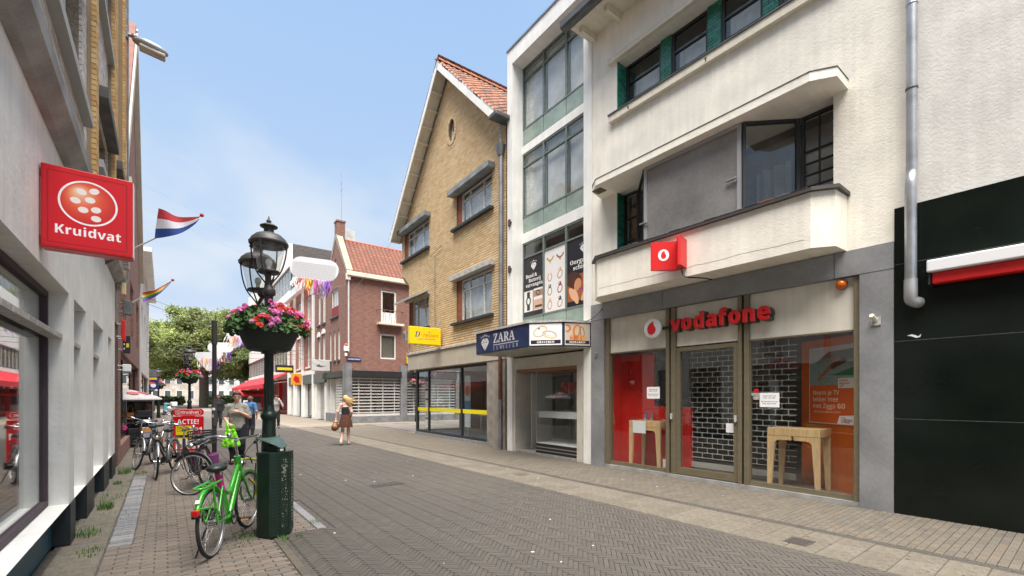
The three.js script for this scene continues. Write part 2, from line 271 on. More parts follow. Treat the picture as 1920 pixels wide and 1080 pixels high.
{ // left pavement
  const p = structGroup('pavement'), r = rng(13), walk = [], strip = [], slabs = [], edge = [];
  part(p, 'bed', [bx(-0.95, 1.06, -0.04, -0.012, PAVE_FAR, 6), bx(1.06, 1.66, -0.04, -0.0125, -7.82, -5.88)], sandMat);
  let row = 0;
  for (let z = 0.2; z > PAVE_FAR; z -= 0.072, row++) for (let x = -0.5 - (row % 2) * 0.105; x < 1.52; x += 0.21) {
    const lim = inBump(1.3, z) ? 1.5 : 1.0, lo = (z < -6.62 && z > -12.1) ? -0.28 : -0.5, a = Math.max(x, lo), b = Math.min(x + 0.21, lim); if (b - a < 0.04) continue;
    walk.push({ p: [(a + b) / 2, -0.025 + (r() - 0.5) * 0.005, z], r: [(r() - 0.5) * 0.02, (r() - 0.5) * 0.02, (r() - 0.5) * 0.014], s: [b - a - 0.007, 0.05, 0.0665], c: Math.floor(r() * 5) });
  }
  for (let z = -0.2; z > PAVE_FAR; z -= 0.21) if (!inBump(1.3, z)) edge.push({ p: [1.045, -0.026, z], s: [0.075, 0.05, 0.203], c: Math.floor(r() * 5) });
  for (let z = -6.68; z > -12.1; z -= 0.125) strip.push({ p: [-0.39 + (r() - 0.5) * 0.008, -0.027 + (r() - 0.5) * 0.006, z], r: [0, (r() - 0.5) * 0.05, 0], s: [0.20 + r() * 0.015, 0.05, 0.106], c: Math.floor(r() * 4) });
  for (let z = -6.05; z > -7.75; z -= 0.17) strip.push({ p: [1.57, -0.026, z], r: [0, (r() - 0.5) * 0.05, 0], s: [0.105, 0.05, 0.16], c: Math.floor(r() * 4) });
  for (let z = 0; z > PAVE_FAR; z -= 0.45) slabs.push({ p: [-0.71, -0.03 + (r() - 0.5) * 0.01, z], r: [(r() - 0.5) * 0.02, (r() - 0.5) * 0.02, (r() - 0.5) * 0.03], s: [0.39, 0.05, 0.44], c: Math.floor(r() * 5) });
  pieces(p, 'paver', 'pavers', walk, paver, brownPal, { mat: stoneMat });
  pieces(p, 'edge_brick', 'edge_bricks', edge, paver, tanPal.map(c => c.map(v => v * 0.75)), { mat: stoneMat, max: 60 });
  pieces(p, 'sett', 'setts', strip, paver, greyPal, { mat: stoneMat });
  pieces(p, 'slab', 'slabs', slabs, paver, tilePal, { mat: stoneMat });
  part(p, 'far_paving', bx(-2.5, 1.0, -0.04, 0, -60, PAVE_FAR), std(0.22, 0.185, 0.155, { map: metres(T.mottle, 2.1) }));
}
{ // side street and square, beyond where single stones show
  const s = structGroup('side_street');
  part(s, 'paving', bx(9.42, 60, -0.04, -0.002, PAVE_FAR - 1.2, -17.5), std(0.19, 0.168, 0.152, { map: metres(T.mottle, 2.2) }));
  part(s, 'kerb_band', [bx(8.9, 40, -0.002, 0.004, -19.6, -18.6), bx(8.72, 40, -0.002, 0.012, -27.5, -26.1)], std(0.28, 0.235, 0.175, { map: metres(T.mottle, 1.6) }));
  const q = structGroup('square');
  part(q, 'paving', bx(-70, 70, -0.04, -0.004, -260, -60), std(0.24, 0.212, 0.18, { map: metres(T.mottle, 5) }));
}
{ // weeds in the joints
  const g = []; const blade = new THREE.BufferGeometry(); blade.setAttribute('position', new THREE.BufferAttribute(new Float32Array([-0.004, 0, 0, 0.004, 0, 0, 0.003, 0.6, 0.1, -0.004, 0, 0, 0.003, 0.6, 0.1, -0.002, 0.6, 0.1, -0.002, 0.6, 0.1, 0.003, 0.6, 0.1, 0, 1, 0.35]), 3)); blade.computeVertexNormals();
  const r = rng(3), list = [];
  const tuft = (x, z, n, sp, h) => { for (let i = 0; i < n; i++) { const a = r() * 6.28, d = Math.sqrt(r()) * sp; list.push([x + Math.cos(a) * d * 0.6, z + Math.sin(a) * d, h * (0.4 + 0.8 * r()), r() * 6.28, (r() - 0.5) * 0.9]); } };
  for (const t of [[-0.68, -8.95, 130, 0.16, 0.13], [-0.72, -7.4, 90, 0.2, 0.08], [-0.62, -6.5, 60, 0.2, 0.05], [-0.68, -12.75, 120, 0.2, 0.13], [-0.4, -12.5, 70, 0.2, 0.06], [-0.7, -11.3, 50, 0.12, 0.08], [-0.68, -9.9, 50, 0.3, 0.05], [0.75, -6.2, 150, 0.22, 0.035], [0.95, -6.25, 90, 0.15, 0.035], [0.7, -5.9, 50, 0.2, 0.03], [1.1, -5.78, 50, 0.1, 0.04], [1.25, -5.75, 25, 0.08, 0.03], [1.57, -6.3, 20, 0.1, 0.03], [-0.5, -8, 40, 0.7, 0.03], [-0.28, -7.7, 40, 0.8, 0.03], [-0.5, -10.4, 40, 0.8, 0.03]]) tuft(...t);
  const im = new THREE.InstancedMesh(muv(blade), std(0.075, 0.16, 0.03, { side: THREE.DoubleSide }), list.length); im.name = 'weeds'; shadow(im);
  im.userData = { kind: 'stuff', label: 'green weeds and grass tufts growing in the paving joints', category: 'weeds' };
  list.forEach((e, i) => { dummy.position.set(e[0], -0.002, e[1]); dummy.rotation.set(e[4], e[3], 0); dummy.scale.set(1.2, e[2], e[2]); dummy.updateMatrix(); im.setMatrixAt(i, dummy.matrix); im.setColorAt(i, C(0.7 + r() * 0.6, 0.8 + r() * 0.4, 0.7 + r() * 0.5)); }); scene.add(im);
  // trodden chewing gum
  const gm = new THREE.InstancedMesh(muv(new THREE.CylinderGeometry(0.014, 0.016, 0.002, 8)), std(0.06, 0.055, 0.05), 260); gm.name = 'gum_spots'; shadow(gm); gm.userData = { kind: 'stuff', label: 'small dark chewing gum spots trodden into the road', category: 'gum' };
  for (let i = 0; i < 260; i++) { dummy.position.set(1.2 + r() * 6.8, 0.001, -0.6 - Math.pow(r(), 1.3) * 13); dummy.rotation.set(0, r() * 6, 0); const s = 0.5 + r() * 0.9; dummy.scale.set(s, 1, s * (0.7 + 0.5 * r())); dummy.updateMatrix(); gm.setMatrixAt(i, dummy.matrix); } scene.add(gm);
  // scraps of litter
  const lm = new THREE.InstancedMesh(muv(new THREE.BoxGeometry(0.03, 0.003, 0.018)), std(0.6, 0.58, 0.55), 34); lm.name = 'litter'; shadow(lm); lm.userData = { kind: 'stuff', label: 'small pale scraps of litter scattered over the paving', category: 'litter' };
  for (let i = 0; i < 34; i++) { dummy.position.set(1.2 + r() * 7, 0.002, -1.5 - r() * 11); dummy.rotation.set(0, r() * 6, 0); const s = 0.4 + r() * 0.9; dummy.scale.set(s, 1, s); dummy.updateMatrix(); lm.setMatrixAt(i, dummy.matrix); } scene.add(lm);
}
// ================================================================= right side of the street
const FV = frame(8.22, -7.52, -90), FZ = frame(8.29, -10.85, -91.3), FD = frame(8.62, -19.60, -92.1);
const hole = (x0, x1, y0, y1) => rect(x0, x1, y0, y1);
function shell(b, x0, x1, h, depth, mat, z = -0.26) {                // side, back walls and flat roof behind a facade
  parts(b, 'side_wall', [bx(x0, x0 + 0.2, 0, h, -depth, z), bx(x1 - 0.2, x1, 0, h, -depth, z)], mat);
  part(b, 'back_wall', bx(x0 + 0.2, x1 - 0.2, 0, h, -depth, -depth + 0.2), mat);
}
// ---------------------------------------------------------------- phone shop building, cream stucco
const bV = thing('shop_building', 'cream stucco building with grey shopfront, bay window and green glazed tiles', 'building', [0, 0, 0], 0, null, FV);
{
  const W = 5.86, top = 10.5;
  part(bV, 'wall', slab(rect(0.0, W, 3.84, top), [hole(0.75, 4.98, 4.72, 6.30), hole(0.75, 4.98, 8.12, 9.30)], -0.42, 0), M.stucco);
  shell(bV, 0, W, top, 9, M.stuccoGrey, -0.43);
  parts(bV, 'floor_slab', [bx(0.2, W - 0.2, 3.5, 3.82, -8.8, -0.43), bx(0.2, W - 0.2, 6.9, 7.1, -8.8, -0.43), bx(0.2, W - 0.2, top - 0.25, top - 0.02, -8.8, -0.43)], M.interior);
  part(bV, 'inner_wall', [bx(0.2, W - 0.2, 3.83, 10.2, -3.2, -3.0)], M.darkRoom);
  // eaves and gutter
  const ev = part(bV, 'eaves', [bx(-0.12, W, 10.30, 10.42, 0.001, 0.62)], M.cream);
  for (let x = 0.05; x < W; x += 0.75) part(ev, 'bracket', bx(x, x + 0.09, 10.16, 10.298, 0.002, 0.5), M.cream);
  part(bV, 'roof', plan([[-0.1, -0.6], [W, -0.6], [W, 0.7], [-0.1, 0.7]], 10.56, 10.62).translate(0, 0, 0), mott(0.20, 0.075, 0.045));
  const gut = slab([[0.56, 10.30], [0.60, 10.27], [0.72, 10.27], [0.77, 10.31], [0.78, 10.44], [0.755, 10.44], [0.74, 10.33], [0.70, 10.295], [0.61, 10.295], [0.585, 10.32], [0.585, 10.44], [0.56, 10.44]], null, 0, W + 0.25);
  gut.rotateY(-Math.PI / 2).translate(W, 0, 0.07);
  part(bV, 'gutter', [gut, bx(-0.252, -0.246, 10.33, 10.44, 0.66, 0.84), bx(-0.252, -0.246, 10.345, 10.36, 0.62, 0.66)], M.lead);
  // upper windows between green glazed piers
  part(bV, 'lintel', bx(0.55, 5.2, 9.302, 9.42, 0.001, 0.10), M.cream);
  part(bV, 'sill', [bx(0.58, 5.2, 7.95, 8.10, 0.001, 0.10)], M.cream);
  part(bV, 'sill_cap', [bx(0.57, 5.22, 8.102, 8.122, -0.28, 0.125)], M.lead);
  const gpal = [[0.032, 0.24, 0.158], [0.04, 0.287, 0.195], [0.027, 0.194, 0.128], [0.048, 0.31, 0.225]];
  const gl = [], r = rng(21);
  const tiles = (x0, x1, y0, y1, z, face) => { let row = 0; for (let y = y0; y < y1 - 0.02; y += 0.066, row++) { const hh = Math.min(0.066, y1 - y); const a0 = face === 'x' ? -0.33 : x0, a1 = face === 'x' ? 0 : x1; for (let a = a0 - (row % 2) * 0.1; a < a1; a += 0.2) { const s = Math.max(a, a0), e = Math.min(a + 0.2, a1); if (e - s < 0.02) continue; gl.push(face === 'x' ? { p: [x0 + 0.012, y + hh / 2, (s + e) / 2 - 0.002], s: [0.024, hh - 0.007, e - s - 0.007], c: Math.floor(r() * 4) } : { p: [(s + e) / 2, y + hh / 2, z - 0.012], s: [e - s - 0.007, hh - 0.007, 0.024], c: Math.floor(r() * 4) }); } } };
  parts(bV, 'pier', [bx(1.72, 1.97, 8.124, 9.298, -0.40, -0.335), bx(2.78, 3.05, 8.124, 9.298, -0.40, -0.335), bx(3.82, 4.08, 8.124, 9.298, -0.40, -0.335)].map(g => g.translate(0, 0, 0.05)), M.trimGrey);
  tiles(0.75, 0, 8.126, 9.296, 0, 'x'); tiles(0.75, 0, 4.74, 6.296, 0, 'x');
  for (const [a, b] of [[1.72, 1.97], [2.78, 3.05], [3.82, 4.08]]) tiles(a, b, 8.126, 9.296, -0.26, 'z');
  pieces(bV, 'glazed_brick', 'glazed_bricks', gl, unitBox, gpal, { mat: { map: T.fine, roughness: 0.22 } });
  for (const [a, b] of [[0.78, 1.715], [1.975, 2.775], [3.055, 3.815], [4.085, 4.975]]) windowUnit(bV, a, b, 8.126, 9.296, -0.30, { fw: 0.05, mat: M.darkFrame, hs: [8.47, 8.87], bw: 0.03, glass: M.glass, curtain: [a + 0.1, b - 0.05, 8.16, 9.0], cloth: M.blind, amp: 0.012 });
  // bay: stuccoed apron, projecting head, angled glazing
  const P = d => [[0.44, -0.0], [0.44, 0.40], [0.70, 0.61], [4.88, 0.61], [5.14, 0.43], [5.14, -0.0]].map(([x, z]) => [x, z + (z > 0 ? d : 0)]);
  const under = [[0.30, 0.002], ...P(0).slice(1, 5), [5.16, 0.002]];
  part(bV, 'bay_apron', plan(under, 3.85, 4.68), M.stucco);
  part(bV, 'bay_sill', plan([[0.36, -0.41], [0.37, 0.43], [0.67, 0.67], [4.91, 0.67], [5.20, 0.47], [5.20, 0.003], [4.979, 0.003], [4.979, -0.41], [0.80, -0.41], [0.80, 0.003]].filter((p, i) => true).slice(1), 4.682, 4.735), std(0.065, 0.055, 0.05, { map: metres(T.mottle, 0.6), roughness: 0.6 }));
  const cop = []; for (let x = 0.68; x < 4.8; x += 0.232) cop.push(rb(x, Math.min(4.89, x + 0.224), 4.737, 4.752, 0.50, 0.675, 0.005, 1));
  cop.forEach((g, i) => part(bV, 'coping_tile', g, i === 15 ? std(0.42, 0.09, 0.03) : [M.lead, M.trimGrey, M.black][i % 3]));
  part(bV, 'bay_head', plan([[0.30, 0.002], [0.42, 0.46], [0.70, 0.66], [4.88, 0.66], [5.17, 0.47], [5.17, 0.002]], 6.305, 6.44), M.stucco);
  part(bV, 'shadow_gap_strip', plan([[0.29, 0.001], [0.41, 0.47], [0.695, 0.67], [4.885, 0.67], [5.18, 0.48], [5.18, 0.001]], 6.442, 6.45), M.lead);  // thin dark strip drawn in for the shadow gap above the bay head
  for (const x of [1.15, 2.95]) part(bV, 'hook', pipe([[x, 7.99, 0.10], [x + 0.01, 8.01, 0.14], [x + 0.04, 8.0, 0.15]], 0.012, 8, 6), M.black);
  part(bV, 'broken_corner', [rb(0.46, 0.70, 6.285, 6.304, 0.30, 0.52, 0.006, 1), rb(0.50, 0.62, 6.275, 6.290, 0.36, 0.46, 0.005, 1)], std(0.20, 0.15, 0.10, { map: metres(T.mottle, 0.2), roughness: 0.95 }));
  { const r = rng(15), ln = (x0, x1, y0, y1, z) => pipe(Array.from({ length: 24 }, (_, i) => [x0 + (x1 - x0) * i / 23, y0 + (y1 - y0) * i / 23 + (r() - 0.5) * 0.018, z]), 0.0022, 70, 4); part(bV, 'crack', ln(0.75, 4.8, 4.03, 4.00, 0.6105), M.lead); part(bV, 'crack', ln(1.1, 4.4, 6.52, 6.56, 0.001), M.lead); }
  part(bV, 'sign_cable', pipe([[2.78, 4.0, 0.64], [2.82, 3.87, 0.64], [2.86, 3.842, 0.60], [3.0, 3.842, 0.3], [3.05, 3.84, 0.06]], 0.01, 20, 6), M.black);
  // front screen of the bay with grey metal frame
  const scr = windowUnit(bV, 1.82, 3.78, 4.76, 6.30, 0.46, { name: 'bay_window', fw: 0.065, fd: 0.06, mat: std(0.36, 0.36, 0.37, { roughness: 0.45, metalness: 0.3 }), glass: phys(0.30, 0.297, 0.29, { roughness: 0.16, transmission: 0.1, thickness: 0, clearcoat: 0.7, clearcoatRoughness: 0.06, map: metres(T.mottle, 2.3) }) });
  for (const [x, y] of [[3.66, 5.36], [1.86, 5.15]]) part(scr, 'catch', [rb(x - 0.13, x + 0.06, y, y + 0.035, 0.46, 0.50, 0.01, 1), rb(x, x + 0.05, y - 0.05, y + 0.03, 0.462, 0.49, 0.008, 1)], M.zinc);
  for (const s of [0, 1]) {
    const a = s ? [3.79, 0.42] : [1.81, 0.42], b = s ? [4.42, -0.24] : [1.18, -0.24], L = Math.hypot(b[0] - a[0], b[1] - a[1]), ang = Math.atan2(-(b[1] - a[1]), b[0] - a[0]);
    const pl = (g) => g.rotateY(ang).translate(a[0], 0, a[1]);
    const w = part(bV, 'bay_side_window', [bx(0, 0.05, 4.74, 6.30, -0.03, 0.03), bx(L - 0.06, L, 4.74, 6.30, -0.03, 0.03), bx(0.05, L - 0.06, 4.74, 4.79, -0.03, 0.03), bx(0.05, L - 0.06, 6.25, 6.30, -0.03, 0.03)].map(pl), M.darkFrame);
    part(w, 'pane', pl(bx(0.05, L - 0.06, 4.79, 6.25, -0.004, 0.004)), M.glass);
  }
  windowUnit(bV, 0.78, 1.16, 4.74, 6.296, -0.22, { fw: 0.04, mat: M.darkFrame, hs: [5.2, 5.72], bw: 0.022 });
  windowUnit(bV, 4.45, 4.975, 4.74, 6.296, -0.22, { fw: 0.045, mat: M.darkFrame, vs: [4.71], hs: [4.93, 5.12, 5.31, 5.5, 5.7], bw: 0.014, glass: M.glass, curtain: [4.48, 4.95, 4.78, 5.7], cloth: M.blind, amp: 0.004, clothName: 'blind' });
  part(bV, 'curtain', drape(3.5, 4.1, 4.75, 5.9, -0.75, 0.05), M.blind);
  part(bV, 'inner_wall', bx(0.9, 4.9, 4.72, 6.4, -0.95, -0.9), M.interior);
  // grey shopfront
  part(bV, 'pilaster', bx(0.002, 0.405, 0, 3.455, -0.30, 0.05), M.panelGrey);
  part(bV, 'pilaster', bx(5.325, 5.72, 0, 3.455, -0.30, 0.05), M.panelGrey);
  part(bV, 'header_panel', bx(0.002, 1.98, 3.46, 3.838, -0.30, 0.055), M.panelGrey);
  part(bV, 'header_panel', bx(1.99, 5.0, 3.46, 3.838, -0.30, 0.055), M.panelGrey);
  part(bV, 'header_panel', bx(5.01, 5.72, 3.46, 3.838, -0.30, 0.055), M.panelGrey);
  part(bV, 'threshold', bx(0.41, 5.32, 0.0, 0.07, -0.30, 0.02), std(0.42, 0.42, 0.40, { map: metres(T.mottle, 0.8), roughness: 0.8 }));
  for (const [a, b] of [[0.41, 0.525], [2.025, 2.105], [2.145, 2.245], [3.505, 3.575], [3.615, 3.70], [5.24, 5.32]]) part(bV, 'mullion', rb(a, b, 0.072, 3.457, -0.13, 0.01, 0.006, 1), M.bronze);
  part(bV, 'mullion_gap', [bx(2.1055, 2.1445, 0.072, 3.457, -0.13, -0.06), bx(3.5755, 3.6145, 0.072, 3.457, -0.13, -0.06)], M.black);
  for (const [a, b] of [[0.527, 2.023], [2.247, 3.503], [3.702, 5.238]]) {
    part(bV, 'sign_panel', bx(a, b, 2.66, 3.455, -0.11, -0.05), M.signPanel);
    const isDoor = a > 2 && a < 3;
    if (isDoor) {
      const d = part(bV, 'door', [bx(a, a + 0.085, 0.09, 2.63, -0.11, -0.02), bx(b - 0.085, b, 0.09, 2.63, -0.11, -0.02), bx(a + 0.085, b - 0.085, 2.55, 2.63, -0.11, -0.02), bx(a + 0.085, b - 0.085, 0.09, 0.22, -0.11, -0.02)], M.bronze);
      part(d, 'pane', bx(a + 0.085, b - 0.085, 0.22, 2.55, -0.07, -0.06), M.glass);
      part(d, 'handle', [rb(b - 0.06, b - 0.02, 1.18, 1.30, -0.02, 0.03, 0.008, 1)], M.trimLight);
      part(d, 'handle', [rb(a - 0.10, a - 0.06, 1.18, 1.30, 0.01, 0.045, 0.008, 1)], M.trimLight);
    } else {
      const w = part(bV, 'shop_window', [bx(a, b, 0.072, 0.15, -0.12, -0.02), bx(a, b, 2.63, 2.658, -0.12, -0.03), bx(a, a + 0.01, 0.149, 2.631, -0.10, -0.04), bx(b - 0.01, b, 0.149, 2.631, -0.10, -0.04)], M.bronze);
      part(w, 'pane', bx(a, b, 0.15, 2.63, -0.07, -0.06), M.glass);
    }
  }
  // inside the shop
  part(bV, 'shop_floor', bx(0.2, 5.66, 0.0, 0.068, -8.8, -0.301), std(0.36, 0.33, 0.30, { map: metres(T.mottle, 1.5), roughness: 0.6 }));
  part(bV, 'inner_wall', [bx(0.2, 5.66, 0.07, 3.49, -4.2, -4.0)], std(0.40, 0.39, 0.37));
  part(bV, 'display_wall', [bx(0.30, 0.40, 0.07, 2.64, -0.62, -0.12), bx(0.40, 1.30, 0.07, 2.64, -0.72, -0.62)], M.redWall);
  part(bV, 'display_wall', [bx(1.301, 2.2, 0.07, 1.42, -0.72, -0.62)], M.redWall);
  part(bV, 'display_screen', [bx(1.31, 2.15, 1.50, 2.46, -0.70, -0.64)], std(0.03, 0.03, 0.035, { roughness: 0.25 }));
  part(bV, 'display_wall', bx(-0.6, 0.6, 0.069, 2.64, -0.05, 0.05).rotateY(-30 * DEG).translate(4.68, 0, -0.86), M.orange, { label: 'orange display wall with poster' });
  // security grille: rods, links and end bar
  const gr = part(bV, 'roller_grille', [bx(2.12, 4.20, 0.16, 0.27, -0.72, -0.67)], std(0.62, 0.60, 0.55, { roughness: 0.5, metalness: 0.3 }));
  const gm = std(0.78, 0.77, 0.74, { metalness: 0.2, roughness: 0.4 });
  let row = 0; for (let y = 0.36; y < 2.62; y += 0.105, row++) { part(gr, 'rod', bx(2.12, 4.20, y, y + 0.012, -0.705, -0.69), gm); const lk = []; for (let x = 2.2 + (row % 2) * 0.11; x < 4.16; x += 0.22) lk.push(bx(x, x + 0.009, y + 0.012, y + 0.105, -0.702, -0.693), bx(x - 0.010, x + 0.019, y + 0.096, y + 0.105, -0.706, -0.692), bx(x - 0.010, x + 0.019, y + 0.012, y + 0.020, -0.706, -0.692)); part(gr, 'link_row', lk, gm); }
}
// red lettering and round emblem
{
  const s = thing('shop_sign', 'red raised shop lettering with round white emblem on cream panels', 'sign', [1.79, 2.9, -0.05], 0, null, FV);
  part(s, 'emblem_disc', lathe([[0.001, 0.0], [0.19, 0.0], [0.205, 0.015], [0.205, 0.05], [0.19, 0.075], [0.001, 0.095]].map(p => p), 36).rotateX(Math.PI / 2).translate(0, 0.17, 0.12), std(0.80, 0.80, 0.80, { roughness: 0.3 }));
  const q = new THREE.Shape(); q.absarc(0, 0, 0.098, Math.PI * 0.62, Math.PI * 2.30, false); q.bezierCurveTo(0.06, 0.10, 0.03, 0.11, 0.045, 0.165); q.bezierCurveTo(-0.03, 0.15, -0.09, 0.10, -0.098, 0.02);
  part(s, 'emblem', new THREE.ExtrudeGeometry(q, { depth: 0.02, bevelEnabled: false, curveSegments: 16 }).translate(0.0, 0.135, 0.20), M.red);
  const word = 'vodafone', adv = [0.235, 0.255, 0.265, 0.245, 0.185, 0.26, 0.255, 0.25]; let x = 0.41; const sideM = std(0.06, 0.045, 0.03, { roughness: 0.5 });
  for (let i = 0; i < 8; i++) { const g = text3(word[i], 0.285, 0.018, { bevel: 0.013 }); g.computeBoundingBox(); const bb = g.boundingBox.clone(), w = bb.max.x - bb.min.x; g.translate(-bb.min.x + x + (adv[i] - w) / 2 * 0.9, 0, 0); part(s, 'letter', g.clone().translate(0, 0.06, 0.155), M.red); part(s, 'letter_return', text3(word[i], 0.285, 0.13, { bevel: 0.012 }).translate(-bb.min.x + 0.012 + x + (adv[i] - w) / 2 * 0.9, 0.05, 0.012), sideM); x += adv[i] * 0.985; }
  part(s, 'rail', [bx(0.1, 0.5, 0.14, 0.18, 0.005, 0.10)], M.black);
}
{ // folded red projecting sign
  const s = thing('projecting_sign', 'folded red sign box with white emblem fixed to the bay apron', 'sign', [2.60, 4.0, 0.612], 0, null, FV); s.scale.set(0.85, 0.93, 0.85);
  const body = plan([[-0.26, 0.46], [0.14, 0.12], [0.36, 0.40], [0.40, 0.36], [0.32, 0.0], [0.0, 0.0], [-0.30, 0.42]], 0, 0.56);
  part(s, 'sign_box', body, M.red);
  part(s, 'bracket', bx(0.05, 0.2, 0.2, 0.3, -0.012, 0.03), M.black);
  const ang = Math.atan2(0.34, 0.40), g = (gg) => gg.rotateY(ang).translate(-0.06, 0.29, 0.29);
  part(s, 'emblem', g(new THREE.CircleGeometry(0.115, 28).translate(0, 0, 0.006)), std(0.85, 0.85, 0.85));
  const q = new THREE.Shape(); q.absarc(0, -0.012, 0.055, Math.PI * 0.62, Math.PI * 2.30, false); q.bezierCurveTo(0.034, 0.056, 0.017, 0.062, 0.025, 0.092); q.bezierCurveTo(-0.017, 0.084, -0.05, 0.056, -0.055, 0.0);
  part(s, 'emblem_drop', g(new THREE.ShapeGeometry(q, 12).translate(0, -0.005, 0.009)), M.red);
}
{
  const b = thing('beacon_lamp', 'small orange beacon lamp on the cream shop panel', 'lamp', [5.08, 3.36, -0.05], 0, null, FV);
  part(b, 'dome', new THREE.SphereGeometry(0.075, 16, 10, 0, 6.2832, 0, 1.5708).rotateX(Math.PI / 2).scale(1, 1, 1.15).translate(0, 0, 0.03), phys(0.75, 0.16, 0.01, { roughness: 0.15, transmission: 0.2 }));
  part(b, 'base', new THREE.CylinderGeometry(0.08, 0.08, 0.03, 16).rotateX(Math.PI / 2).translate(0, 0, 0.015), M.trimGrey);
  const c = thing('alarm_box', 'small beige sensor box on the grey right pilaster', 'sensor', [5.52, 2.72, 0.052], 0, null, FV);
  part(c, 'plate', rb(-0.06, 0.06, -0.05, 0.07, 0, 0.015, 0.005, 1), M.trimLight); part(c, 'tube', rod([-0.01, 0.03, 0.01], [-0.02, 0.09, 0.12], 0.035, 0.03, 10), M.cream);
  const c2 = thing('alarm_box', 'small grey sensor box on the left pilaster near the white column', 'sensor', [0.17, 2.62, 0.052], 0, null, FV);
  part(c2, 'plate', rb(-0.03, 0.03, -0.04, 0.04, 0, 0.02, 0.005, 1), M.trimGrey); part(c2, 'cap', rb(-0.02, 0.02, 0.04, 0.07, 0, 0.03, 0.005, 1), M.trimLight);
  const w = thing('cable', 'thin black cable drooping between the shopfront and the white frame', 'cable', [0.1, 3.5, 0.06], 0, null, FV);
  part(w, 'wire', pipe([[0.28, 0.22, 0.0], [0.1, 0.05, 0.05], [-0.12, -0.04, 0.1], [-0.35, 0.0, 0.1]], 0.008, 16, 5), M.black);
}
function standTable(label, x, z) {
  const t = thing('display_table', label, 'table', [x, 0.07, z], 0, 'oak display tables in the shop windows', FV), w = 0.80, h = 1.04, d = 0.5;
  part(t, 'top', [rb(-w / 2, w / 2, h - 0.13, h, -d / 2, d / 2, 0.006, 1)], M.oak);
  const leg = (s) => shape([[s * w / 2, 0.005], [s * w / 2, h - 0.133], [s * 0.02, h - 0.133], [s * 0.02, h - 0.20], [s * 0.20, h - 0.20], [s * 0.255, h - 0.215], [s * 0.285, h - 0.26], [s * 0.335, 0.005]].map(p => [p[0] * 1, p[1]]));
  for (const s of [-1, 1]) for (const zz of [-d / 2, d / 2 - 0.045]) part(t, 'leg', new THREE.ExtrudeGeometry(leg(s), { depth: 0.045, bevelEnabled: false }).translate(0, 0, zz), M.oak);
  return t;
}
standTable('oak display table standing before the orange wall', 4.36, -0.36);
standTable('oak display table with white notice standing before the red wall', 1.42, -0.34);
